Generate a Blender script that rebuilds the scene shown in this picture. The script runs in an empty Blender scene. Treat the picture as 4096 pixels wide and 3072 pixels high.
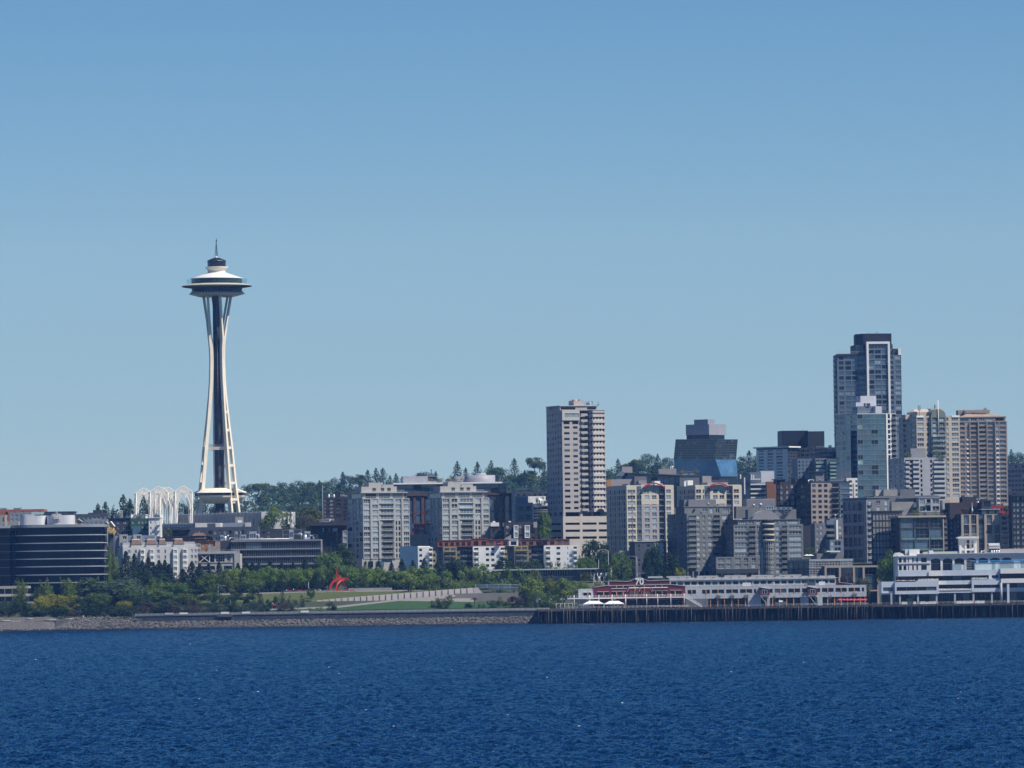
import bpy,math,random
import numpy as np
from mathutils import Vector,Matrix,noise
R=math.radians
S=bpy.context.scene
COL=S.collection
random.seed(11)
# camera
F=23660.0
CAM=Vector((0,0,16.0))
PITCH,ROLL=math.atan(824/F),R(0.8)
FW=Vector((0,math.cos(PITCH),math.sin(PITCH)))
U0=Vector((0,-math.sin(PITCH),math.cos(PITCH)))
R0=Vector((1,0,0))
RT=R0*math.cos(ROLL)-U0*math.sin(ROLL)
UP=U0*math.cos(ROLL)+R0*math.sin(ROLL)
cd=bpy.data.cameras.new('camera')
cd.sensor_width=36.0
cd.lens=F/4096*36.0
cd.clip_start,cd.clip_end=1.0,150000.0
cam=bpy.data.objects.new('camera',cd)
COL.objects.link(cam)
cam.matrix_world=Matrix(((RT.x,UP.x,-FW.x,CAM.x),(RT.y,UP.y,-FW.y,CAM.y),(RT.z,UP.z,-FW.z,CAM.z),(0,0,0,1)))
S.camera=cam
# light
SUN_EL,SUN_AZ=R(52),R(118)
SD=Vector((math.sin(SUN_AZ)*math.cos(SUN_EL),math.cos(SUN_AZ)*math.cos(SUN_EL),math.sin(SUN_EL)))
W=bpy.data.worlds.new("World")
S.world=W
W.use_nodes=True
nt=W.node_tree
bg=nt.nodes['Background']
sky=nt.nodes.new('ShaderNodeTexSky')
sky.sky_type='NISHITA'
sky.sun_disc=False
sky.sun_elevation,sky.sun_rotation=SUN_EL,SUN_AZ
sky.altitude,sky.air_density,sky.dust_density,sky.ozone_density=0,0.65,0.0,6.0
tint=nt.nodes.new('ShaderNodeMix')
tint.data_type,tint.blend_type='RGBA','MULTIPLY'
tint.inputs[0].default_value=1.0
tc=nt.nodes.new('ShaderNodeTexCoord')
sz=nt.nodes.new('ShaderNodeSeparateXYZ')
rp=nt.nodes.new('ShaderNodeValToRGB')
nt.links.new(tc.outputs['Generated'],sz.inputs[0]);nt.links.new(sz.outputs[2],rp.inputs[0])
TB=(0.96/2,1.05/2,1.04/2)
STOPS=((0.0,(.70,.76,.88)),(0.025,(.76,.79,.88)),(0.058,(.985,.97,.98)),(0.10,(.77,.92,.99)),(0.3,(.50,.78,1.2)))
while len(rp.color_ramp.elements)<5:
 rp.color_ramp.elements.new(0.5)
for el,(ps,c)in zip(rp.color_ramp.elements,STOPS):
 el.position=ps
for el,(ps,c)in zip(rp.color_ramp.elements,STOPS):
 el.color=(*[min(1,a*b)for a,b in zip(c,TB)],1)
nt.links.new(rp.outputs[0],tint.inputs[7])
nt.links.new(sky.outputs[0],tint.inputs[6])
nt.links.new(tint.outputs[2],bg.inputs[0])
bg.inputs[1].default_value=0.148
sl=bpy.data.lights.new('sun','SUN')
sl.energy,sl.angle,sl.color=5.0,R(0.53),(1.0,0.965,0.915)
sun=bpy.data.objects.new('sun',sl)
COL.objects.link(sun)
sun.rotation_euler=SD.to_track_quat('Z','Y').to_euler()
sun.location=(400,-300,900)
S.view_settings.view_transform='Standard'
S.view_settings.look='None'
S.view_settings.exposure=0.15
S.view_settings.gamma=1.0
S.cycles.use_denoising=True
S.cycles.max_bounces=5
S.cycles.volume_bounces=1
S.cycles.diffuse_bounces=2
S.cycles.glossy_bounces=3
S.cycles.transmission_bounces=3
S.cycles.caustics_reflective=False
S.cycles.caustics_refractive=False
# helpers
def P(px,py,D):
 """the point at depth D (metres along the view) seen at photo pixel px, py"""
 d=FW+RT*((px-2048)/F)-UP*((py-1536)/F)
 return CAM+d*(D/d.y)
def MP(D):
 return D/F
ZN=dict(A=(0,1900,.3977),B=(600,1900,.3977),C=(1200,1800,.3977),D=(1800,1800,.3977),E=(2400,1800,.3977),F=(3000,1800,.3979),G=(3500,1800,.3979),H=(3200,1300,.42185),T=(2150,1560,.386),N=(700,940,.18085),L=(700,1180,.5304),K=(500,1900,.2441),X=(0,0,1))
def Z(z,u,v):
 a,b,s=ZN[z]
 return a+u*s,b+v*s
def ZP(z,u,v,D):
 return P(*Z(z,u,v),D)
MATS={}
def mat(name,col,rough=0.8,var=0.12,scale=0.35,spec=0.3,metal=0.0,streak=0.0,col2=None,rnd=0.0,bump=0.0):
 if name in MATS:
  return MATS[name]
 m=bpy.data.materials.new(name)
 m.use_nodes=True
 n=m.node_tree.nodes
 l=m.node_tree.links
 b=n['Principled BSDF']
 b.inputs['Roughness'].default_value=rough
 b.inputs['Specular IOR Level'].default_value=spec
 b.inputs['Metallic'].default_value=metal
 base=(*col,1)
 b.inputs['Base Color'].default_value=base
 if var>0 or col2 or rnd:
  geo=n.new('ShaderNodeNewGeometry')
  mp=n.new('ShaderNodeVectorMath');mp.operation='MULTIPLY'
  mp.inputs[1].default_value=(scale,scale,scale*(0.25 if streak else 1.0))
  l.new(geo.outputs['Position'],mp.inputs[0])
  tx=n.new('ShaderNodeTexNoise')
  tx.inputs['Detail'].default_value=5
  tx.inputs['Roughness'].default_value=0.65
  tx.inputs['Scale'].default_value=1.0
  l.new(mp.outputs[0],tx.inputs['Vector'])
  r=n.new('ShaderNodeValToRGB')
  r.color_ramp.elements[0].position,r.color_ramp.elements[1].position=0.3,0.7
  c2=col2 or tuple(c*(1-2*var)for c in col)
  c1=col if col2 else tuple(min(1,c*(1+var))for c in col)
  r.color_ramp.elements[0].color=(*c2,1)
  r.color_ramp.elements[1].color=(*c1,1)
  l.new(tx.outputs[0],r.inputs[0])
  out=r.outputs[0]
  if rnd:
   oi=n.new('ShaderNodeObjectInfo')
   hs=n.new('ShaderNodeHueSaturation')
   ma=n.new('ShaderNodeMapRange')
   ma.inputs[3].default_value,ma.inputs[4].default_value=1-rnd,1+rnd
   l.new(oi.outputs['Random'],ma.inputs[0])
   l.new(ma.outputs[0],hs.inputs['Value'])
   mb_=n.new('ShaderNodeMapRange')
   mb_.inputs[3].default_value,mb_.inputs[4].default_value=0.5-rnd*0.07,0.5+rnd*0.07
   ml=n.new('ShaderNodeMath');ml.operation='MULTIPLY';ml.inputs[1].default_value=7.31
   fr=n.new('ShaderNodeMath');fr.operation='FRACT'
   l.new(oi.outputs['Random'],ml.inputs[0]);l.new(ml.outputs[0],fr.inputs[0])
   l.new(fr.outputs[0],mb_.inputs[0]);l.new(mb_.outputs[0],hs.inputs['Hue'])
   l.new(out,hs.inputs['Color'])
   out=hs.outputs[0]
  l.new(out,b.inputs['Base Color'])
  if bump:
   bp=n.new('ShaderNodeBump');bp.inputs['Strength'].default_value=bump
   bp.inputs['Distance'].default_value=0.3
   l.new(tx.outputs[0],bp.inputs['Height']);l.new(bp.outputs[0],b.inputs['Normal'])
 MATS[name]=m
 return m
def leafmat(name,c_dark,c_light,rnd=0.2):
 m=mat(name,c_light,0.75,0,0.45,0.15,col2=c_dark,rnd=rnd)
 n=m.node_tree.nodes
 l=m.node_tree.links
 b=n['Principled BSDF']
 src=b.inputs['Base Color'].links[0].from_socket
 tr=n.new('ShaderNodeBsdfTranslucent')
 l.new(src,tr.inputs[0])
 mx=n.new('ShaderNodeMixShader');mx.inputs[0].default_value=0.28
 l.new(b.outputs[0],mx.inputs[1]);l.new(tr.outputs[0],mx.inputs[2])
 l.new(mx.outputs[0],n['Material Output'].inputs['Surface'])
 return m
def glass(name,col,rough=0.06,spec=0.5,metal=0.0,var=0.25):
 return mat(name,col,rough,var,0.12,spec,metal)
class MB:
 def __init__(s):
  s.v,s.f,s.m,s.mats,s.sm=[],[],[],[],[]
 def mi(s,m):
  if m not in s.mats:
   s.mats.append(m)
  return s.mats.index(m)
 def poly(s,pts,m,smooth=False):
  k=len(s.v)
  s.v+=[tuple(p)for p in pts]
  s.f.append(tuple(range(k,k+len(pts))))
  s.m.append(s.mi(m));s.sm.append(smooth)
  return s
 def prism(s,plan,z0,z1,m,top=None,bottom=False):
  n=len(plan)
  area=sum(plan[i][0]*plan[(i+1)%n][1]-plan[(i+1)%n][0]*plan[i][1]for i in range(n))
  if area<0:
   plan=plan[::-1]
  for i in range(n):
   a,b=plan[i],plan[(i+1)%n]
   s.poly([(a[0],a[1],z0),(b[0],b[1],z0),(b[0],b[1],z1),(a[0],a[1],z1)],m)
  s.poly([(p[0],p[1],z1)for p in plan],top or m)
  if bottom:
   s.poly([(p[0],p[1],z0)for p in plan[::-1]],m)
  return s
 def box(s,c,size,m,rz=0.0,bottom=True):
  """c = centre of the base"""
  hx,hy=size[0]/2,size[1]/2
  ca,sa=math.cos(rz),math.sin(rz)
  plan=[(c[0]+ca*x-sa*y,c[1]+sa*x+ca*y)for x,y in((-hx,-hy),(hx,-hy),(hx,hy),(-hx,hy))]
  return s.prism(plan,c[2],c[2]+size[2],m,bottom=bottom)
 def tube(s,p0,p1,r0,m,r1=None,n=6,cap=True,smooth=True):
  r1=r0 if r1 is None else r1
  p0,p1=Vector(p0),Vector(p1)
  d=p1-p0
  if d.length<1e-6:
   return s
  d.normalize()
  a=d.orthogonal().normalized()
  b=d.cross(a)
  A=[p0+(a*math.cos(2*math.pi*i/n)+b*math.sin(2*math.pi*i/n))*r0 for i in range(n)]
  B=[p1+(a*math.cos(2*math.pi*i/n)+b*math.sin(2*math.pi*i/n))*r1 for i in range(n)]
  for i in range(n):
   j=(i+1)%n
   s.poly([A[i],A[j],B[j],B[i]],m,smooth and n>4)
  if cap:
   s.poly(B,m);s.poly(A[::-1],m)
  return s
 def path(s,pts,r,m,n=5):
  for i in range(len(pts)-1):
   s.tube(pts[i],pts[i+1],r,m,n=n,cap=(i==0 or i==len(pts)-2))
  return s
 def beam(s,p0,p1,w,h,m,side=None):
  """rectangular bar from p0 to p1; side = the direction of its width"""
  p0,p1=Vector(p0),Vector(p1)
  d=(p1-p0).normalized()
  a=Vector(side)if side else d.cross(Vector((0,0,1)))
  if a.length<1e-4:
   a=Vector((1,0,0))
  a=(a-d*a.dot(d)).normalized()
  b=d.cross(a)
  q=[(-w/2,-h/2),(w/2,-h/2),(w/2,h/2),(-w/2,h/2)]
  A=[p0+a*x+b*y for x,y in q]
  B=[p1+a*x+b*y for x,y in q]
  for i in range(4):
   j=(i+1)%4
   s.poly([A[i],A[j],B[j],B[i]],m)
  s.poly(A[::-1],m);s.poly(B,m)
  return s
 def lathe(s,c,prof,m,n=48,a0=0.0,smooth=True):
  """prof = list of (radius, z) relative to c, bottom to top for outward normals"""
  for k in range(len(prof)-1):
   (r0,z0),(r1,z1)=prof[k],prof[k+1]
   mm=m[k]if isinstance(m,list)else m
   for i in range(n):
    a,b=a0+2*math.pi*i/n,a0+2*math.pi*(i+1)/n
    ca,sa,cb,sb=math.cos(a),math.sin(a),math.cos(b),math.sin(b)
    pts=[]
    pts.append((c[0]+r0*ca,c[1]+r0*sa,c[2]+z0))
    if r0>1e-6:
     pts.append((c[0]+r0*cb,c[1]+r0*sb,c[2]+z0))
    if r1>1e-6:
     pts.append((c[0]+r1*cb,c[1]+r1*sb,c[2]+z1))
    pts.append((c[0]+r1*ca,c[1]+r1*sa,c[2]+z1))
    s.poly(pts,mm,smooth)
  return s
 def mesh(s,name,org=(0,0,0),weld=False):
  me=bpy.data.meshes.new(name)
  o=Vector(org)
  me.from_pydata([(v[0]-o.x,v[1]-o.y,v[2]-o.z)for v in s.v],[],s.f)
  for m in s.mats:
   me.materials.append(m)
  me.polygons.foreach_set('material_index',s.m)
  me.polygons.foreach_set('use_smooth',s.sm)
  if weld:
   import bmesh
   bm=bmesh.new();bm.from_mesh(me)
   bmesh.ops.remove_doubles(bm,verts=bm.verts,dist=0.001)
   bm.to_mesh(me);bm.free()
  me.update()
  return me
 def build(s,name,parent=None,weld=False,org=None):
  o=parent_org(parent)if parent else(org if org is not None else base_of(s.v))
  ob=bpy.data.objects.new(name,s.mesh(name,o,weld or any(s.sm)))
  COL.objects.link(ob)
  if parent:
   ob.parent=parent
  else:
   ob.location=o
  return ob
def base_of(vs):
 xs=[v[0]for v in vs];ys=[v[1]for v in vs];zs=[v[2]for v in vs]
 return((min(xs)+max(xs))/2,(min(ys)+max(ys))/2,min(zs))
def parent_org(p):
 o=Vector(p.location)
 while p.parent:
  p=p.parent
  o+=p.location
 return o
def tag(o,label,cat,group=None,kind=None):
 o['label']=label
 if cat:
  o['category']=cat
 if group:
  o['group']=group
 if kind:
  o['kind']=kind
 return o
def struct(o,kind='structure'):
 o['kind']=kind
 return o
def thing(name,label,cat,loc,group=None,rz=0.0):
 o=bpy.data.objects.new(name,None)
 o.empty_display_size=2.0
 COL.objects.link(o)
 o.location=loc
 o.rotation_euler=(0,0,rz)
 return tag(o,label,cat,group)
def lnk(name,me,parent,loc=(0,0,0),rz=0.0,sc=None):
 o=bpy.data.objects.new(name,me)
 COL.objects.link(o)
 o.parent=parent
 o.location=loc
 o.rotation_euler=(0,0,rz)
 if sc:
  o.scale=sc
 return o
def lerp(a,b,t):
 return a+(b-a)*t
def pw(x,pts):
 if x<=pts[0][0]:
  return pts[0][1]
 for(a,b),(c,d)in zip(pts,pts[1:]):
  if x<=c:
   return lerp(b,d,(x-a)/(c-a))
 return pts[-1][1]
# ground
GL=[(2790,-3),(2806,4.6),(2830,6.0),(2850,9.6),(2862,11.8),(2884,15.2),(2925,16.5),(2965,22),(3050,27),(3200,33),(3500,42),(4300,48),(4700,50)]
GR=[(2790,-3),(2806,4.6),(2880,6.0),(2915,8),(2950,14),(3000,20),(3050,27),(3200,33),(3500,42),(4300,48),(4700,50)]
def ground(x,y):
 t=min(1,max(0,(x-10)/30.0))
 return lerp(pw(y,GL),pw(y,GR),t)
HX=[(-700,28),(-420,28),(-330,36),(-275,63),(-234,88),(-142,98),(-10,101),(116,107),(231,113),(450,111),(700,111)]
def hill(x,y):
 top=pw(x*5200/max(y,1),HX)
 t=min(1,max(0,(y-4300)/900.0))
 t=t*t*(3-2*t)
 return lerp(min(47,top),top,t)+6*noise.noise((x/140,y/200,3))*t
def sheet(name,xs,ys,fz,m,smooth=True):
 nx,ny=len(xs),len(ys)
 v=[(x,y,fz(x,y))for y in ys for x in xs]
 f=[(j*nx+i,j*nx+i+1,(j+1)*nx+i+1,(j+1)*nx+i)for j in range(ny-1)for i in range(nx-1)]
 me=bpy.data.meshes.new(name)
 me.from_pydata(v,[],f)
 me.materials.append(m)
 me.polygons.foreach_set('use_smooth',[smooth]*len(f))
 o=bpy.data.objects.new(name,me)
 COL.objects.link(o)
 return o
def rng(a,b,n):
 return[a+(b-a)*i/(n-1)for i in range(n)]
m_soil=mat('soil',(0.09,0.085,0.06),0.95,0.3,0.08)
m_street=mat('street',(0.10,0.10,0.10),0.9,0.2,0.1)
struct(sheet('ground',[-4000,-1500,-700]+rng(-420,420,60)+[700,1500,4000],[2790,2806,2815,2830,2850,2862,2876,2884,2900,2915,2925,2950,2965,3000,3050,3125,3200,3350,3500,3800,4300],ground,mat('town_ground',(0.06,0.07,0.04),0.95,0.3,0.08,col2=(0.03,0.045,0.02))))
struct(sheet('hills',[-4000,-2000]+rng(-900,900,46)+[2000,4000],rng(4296,5600,30)+[7000,13500,47000],lambda x,y:hill(x,y)-(0.3 if y<4300 else 0),mat('hill_ground',(0.022,0.04,0.018),0.95,0.3,0.02,col2=(0.012,0.024,0.012))))
# water
def water_mat():
 m=bpy.data.materials.new('sea_water')
 m.use_nodes=True
 n,l=m.node_tree.nodes,m.node_tree.links
 n.remove(n['Principled BSDF'])
 df=n.new('ShaderNodeBsdfDiffuse')
 df.inputs[0].default_value=(0.0005,0.0145,0.047,1)
 gl=n.new('ShaderNodeBsdfGlossy')
 gl.inputs['Color'].default_value=(0.55,0.82,1.0,1)
 gl.inputs['Roughness'].default_value=0.1
 lw=n.new('ShaderNodeFresnel')
 lw.inputs[0].default_value=1.33
 mr=n.new('ShaderNodeMapRange')
 mr.inputs[1].default_value,mr.inputs[2].default_value=0.03,0.65
 mr.inputs[3].default_value,mr.inputs[4].default_value=0.0,0.72
 mx=n.new('ShaderNodeMixShader')
 l.new(lw.outputs[0],mr.inputs[0]);l.new(mr.outputs[0],mx.inputs[0])
 l.new(df.outputs[0],mx.inputs[1]);l.new(gl.outputs[0],mx.inputs[2])
 l.new(mx.outputs[0],n['Material Output'].inputs['Surface'])
 geo=n.new('ShaderNodeNewGeometry')
 prev=None
 for sx,sy,dist,st in((1.1,0.55,1.2,1.0),(3.2,1.7,0.36,1.0),(0.05,0.03,3.0,0.6)):
  mp=n.new('ShaderNodeVectorMath');mp.operation='MULTIPLY'
  mp.inputs[1].default_value=(sx,sy,1)
  l.new(geo.outputs['Position'],mp.inputs[0])
  tx=n.new('ShaderNodeTexNoise')
  tx.inputs['Scale'].default_value=1
  tx.inputs['Detail'].default_value=3
  l.new(mp.outputs[0],tx.inputs['Vector'])
  bp=n.new('ShaderNodeBump')
  bp.inputs['Strength'].default_value=st
  bp.inputs['Distance'].default_value=dist
  l.new(tx.outputs[0],bp.inputs['Height'])
  if prev:
   l.new(prev.outputs[0],bp.inputs['Normal'])
  prev=bp
 for q in(df,gl,lw):
  l.new(prev.outputs[0],q.inputs['Normal'])
 return m
ysw=[500.0]
while ysw[-1]<2870:
 ysw.append(ysw[-1]*1.0013)
def wave(x,y):
 f=max(0.0,min(1.0,(0.12-abs(x)/y)/0.02))
 if f==0:
  return 0.0
 return f*(0.44*noise.noise((x*0.5,y*0.27,1.7))+0.30*noise.noise((x*1.25+0.1*y,y*0.7,9.1))+0.2*noise.noise((x*0.07,y*0.05,4.4)))
wv=[]
nxw=460
for y in ysw:
 hw=y*0.12
 for i in range(nxw):
  x=-hw+2*hw*i/(nxw-1)
  wv.append((x,y,wave(x,y)))
nyw=len(ysw)
wf=[(j*nxw+i,j*nxw+i+1,(j+1)*nxw+i+1,(j+1)*nxw+i)for j in range(nyw-1)for i in range(nxw-1)]
k0=len(wv)
y0,y1=ysw[0],ysw[-1]
for q in([(-6000,-3000),(6000,-3000),(6000,y0),(-6000,y0)],[(-6000,y0),(-y0*0.12,y0),(-y1*0.12,y1),(-6000,y1)],[(y0*0.12,y0),(6000,y0),(6000,y1),(y1*0.12,y1)]):
 k=len(wv)
 wv+=[(x,y,0.0)for x,y in q]
 wf.append((k,k+1,k+2,k+3))
me=bpy.data.meshes.new('water')
me.from_pydata(wv,[],wf)
me.materials.append(water_mat())
me.polygons.foreach_set('use_smooth',[True]*len(wf))
ob=bpy.data.objects.new('water',me)
COL.objects.link(ob)
struct(ob)
fm=MB()
m_glint=mat('glint_white',(.6,.64,.68),.9,.1)  # white flecks laid on the waves as painted glints
rf_=random.Random(14)
for k in range(70):
 d=560*(2600/560)**rf_.random()
 x,r=rf_.uniform(-.086,.086)*d,rf_.uniform(.015,.05)*(1+d/1400)
 z=wave(x,d)+.06
 fm.poly([(x+r*2.2*math.cos(t)*rf_.uniform(.6,1.2),d+r*math.sin(t),z+r*.5*math.sin(t))for t in(0,.9,1.8,2.7,3.6,4.5,5.4)],m_glint)
o=fm.build('glint_flecks')
struct(o,'stuff')
# haze
mh=bpy.data.materials.new('haze_air')
mh.use_nodes=True
n=mh.node_tree.nodes
n.remove(n['Principled BSDF'])
pv=n.new('ShaderNodeVolumePrincipled')
pv.inputs['Color'].default_value=(0.18,0.43,1.0,1)
pv.inputs['Absorption Color'].default_value=(1,1,1,1)
pv.inputs['Density'].default_value=0.0000300
pv.inputs['Anisotropy'].default_value=0.0
mh.node_tree.links.new(pv.outputs[0],n['Material Output'].inputs['Volume'])
hz=MB().prism([(-7000,-3500),(7000,-3500),(7000,50000),(-7000,50000)],-6.0,1150.0,mh,bottom=True).build('haze',weld=True)
struct(hz,'stuff')
m_mtn=mat('mountain_rock',(0.75,0.75,0.78),0.9,0,0.0022,col2=(0.25,0.30,0.36))
def mtn(x,y):
 t=1-abs(y-45000)/1500.0
 return max(0.0,t)*(430+200*noise.noise((x/1000,1.3,0))+260*noise.noise((x/330,y/1200,5)))+40
struct(sheet('mountains',rng(-6500,1500,220),rng(43500,46500,13),mtn,m_mtn,False))
# shared materials
WHITE=mat('white_paint',(0.78,0.78,0.76),0.6,0.05)
CREAM=mat('cream_paint',(0.83,0.755,0.62),0.6,0.04,0.2)
CONC=mat('concrete',(0.33,0.32,0.30),0.85,0.12)
LCONC=mat('pale_concrete',(0.46,0.44,0.41),0.85,0.08)
DKMET=mat('dark_metal',(0.035,0.037,0.042),0.5,0.15)
STEEL=mat('galvanised_steel',(0.42,0.44,0.46),0.4,0.15,0.8,0.5,0.4)
SILVER=mat('bright_duct_metal',(0.75,0.77,0.80),0.3,0.1,0.8,0.5,0.6)
RAILM=mat('railing_paint',(0.50,0.52,0.53),0.5,0.1)
ROOFM=mat('roof_membrane',(0.20,0.20,0.20),0.9,0.25,0.15)
FR_W=mat('white_frame',(0.70,0.71,0.70),0.5,0.05)
FR_G=mat('grey_frame',(0.30,0.31,0.32),0.5,0.08)
FR_D=mat('dark_frame',(0.05,0.052,0.058),0.5,0.1)
G1=glass('window_glass_dark',(0.008,0.012,0.018),0.05,0.3)
G2=glass('window_glass_grey',(0.085,0.12,0.155),0.06,0.6)  # blue-grey base colour holds part of the sky reflection
G3=glass('window_blinds_sky_tint',(0.29,0.365,0.42),0.3,0.5)  # pale blue stands for blinds and for sky reflection painted into the pane
G4=glass('tinted_glass_teal',(0.05,0.11,0.155),0.05,0.9)
G5=glass('tinted_glass_blue',(0.07,0.125,0.19),0.05,0.9)
GREEN_G=glass('green_glass_panel',(0.25,0.38,0.38),0.1,0.6)
RES=[(G1,2.2),(G2,3),(G3,3.4)]
DRK=[(G1,8),(G2,2)]
WST={'r2':(2,1,FR_W,.10,RES),'r2l':(2,2,FR_W,.09,RES),'r3':(3,1,FR_W,.10,RES),'r3l':(3,2,FR_W,.09,RES),'r4':(4,2,FR_W,.10,RES),'g2':(2,1,FR_G,.09,RES),'g3':(3,1,FR_G,.09,RES),'g4':(4,1,FR_G,.08,RES),'d1':(1,1,FR_D,.10,DRK),'d2':(2,1,FR_D,.08,DRK),'d3':(3,1,FR_D,.08,DRK),'d6':(6,1,FR_D,.08,DRK),'d8':(8,1,FR_G,.09,DRK),'w1':(1,1,FR_W,.12,DRK),'w2':(2,1,FR_W,.11,DRK),'t2':(2,1,FR_G,.07,[(G4,5),(G1,3),(GREEN_G,1)]),'t4':(4,1,FR_D,.07,[(G4,5),(G1,2),(G2,2)]),'t1':(1,1,FR_G,.06,[(G4,5),(G2,1)]),'b2':(2,1,FR_D,.06,[(G5,4),(G1,3),(G4,1)]),'b3':(3,1,FR_D,.06,[(G5,4),(G1,3),(G3,.6)]),'cw':(3,2,FR_G,.07,[(G1,5),(G5,4),(G2,1)]),'gr':(4,3,FR_W,.09,DRK),'cx':(2,2,FR_W,.11,RES),}
MCACHE={}
def win_mb(nx,ny,fm,fw,gm,w,h,mb=None,tr=None):
 mb=mb or MB()
 tr=tr or(lambda x,y,z:(x,y,z))
 mb.poly([tr(-w/2,0,0),tr(w/2,0,0),tr(w/2,0,h),tr(-w/2,0,h)],gm)
 def bar(x0,x1,z0,z1,d=0.07):
  c=[(x0,z0),(x1,z0),(x1,z1),(x0,z1)]
  mb.poly([tr(x,-d,z)for x,z in c],fm)
  for i in range(4):
   a,b=c[i],c[(i+1)%4]
   mb.poly([tr(a[0],0,a[1]),tr(b[0],0,b[1]),tr(b[0],-d,b[1]),tr(a[0],-d,a[1])],fm)
 bar(-w/2,w/2,0,fw);bar(-w/2,w/2,h-fw,h)
 bar(-w/2,-w/2+fw,fw,h-fw);bar(w/2-fw,w/2,fw,h-fw)
 for i in range(1,nx):
  x=-w/2+w*i/nx
  bar(x-fw/2,x+fw/2,fw,h-fw,0.065)
 for j in range(1,ny):
  z=h*(0.36 if ny==2 else j/ny)
  bar(-w/2+fw,w/2-fw,z-fw/2,z+fw/2,0.06)
 return mb
def rail_mb(w,d,kind,mb=None,tr=None):
 """a balcony w wide standing d out (towards -Y) from the wall: slab and parapet"""
 mb=mb or MB()
 tr=tr or(lambda x,y,z:(x,y,z))
 def bx(x0,x1,y0,y1,z0,z1,m):
  c=[(x0,y0),(x1,y0),(x1,y1),(x0,y1)]
  for i in range(4):
   a,b=c[i],c[(i+1)%4]
   mb.poly([tr(*a,z0),tr(*b,z0),tr(*b,z1),tr(*a,z1)],m)
  mb.poly([tr(*p,z1)for p in c],m);mb.poly([tr(*p,z0)for p in c[::-1]],m)
 slab,rail,solid=kind
 bx(-w/2,w/2,-d,0,-0.2,0,slab)
 if solid:
  bx(-w/2,w/2,-d,-d+.15,0.002,1.05,rail)
  bx(-w/2,-w/2+.15,-d+.152,0,0.002,1.05,rail)
  bx(w/2-.15,w/2,-d+.152,0,0.002,1.05,rail)
 else:
  for z in(0.35,0.68,1.0):
   bx(-w/2,w/2,-d,-d+.06,z,z+.07,rail)
   bx(-w/2,-w/2+.06,-d+.062,0,z,z+.07,rail)
   bx(w/2-.06,w/2,-d+.062,0,z,z+.07,rail)
  k=max(1,round(w/1.5))
  for i in range(k+1):
   x=-w/2+.03+(w-.06)*i/k
   bx(x-.035,x+.035,-d+.01,-d+.05,0.002,0.998,rail)
 return mb
BALK={}
def _copyname(n):
 return n
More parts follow.
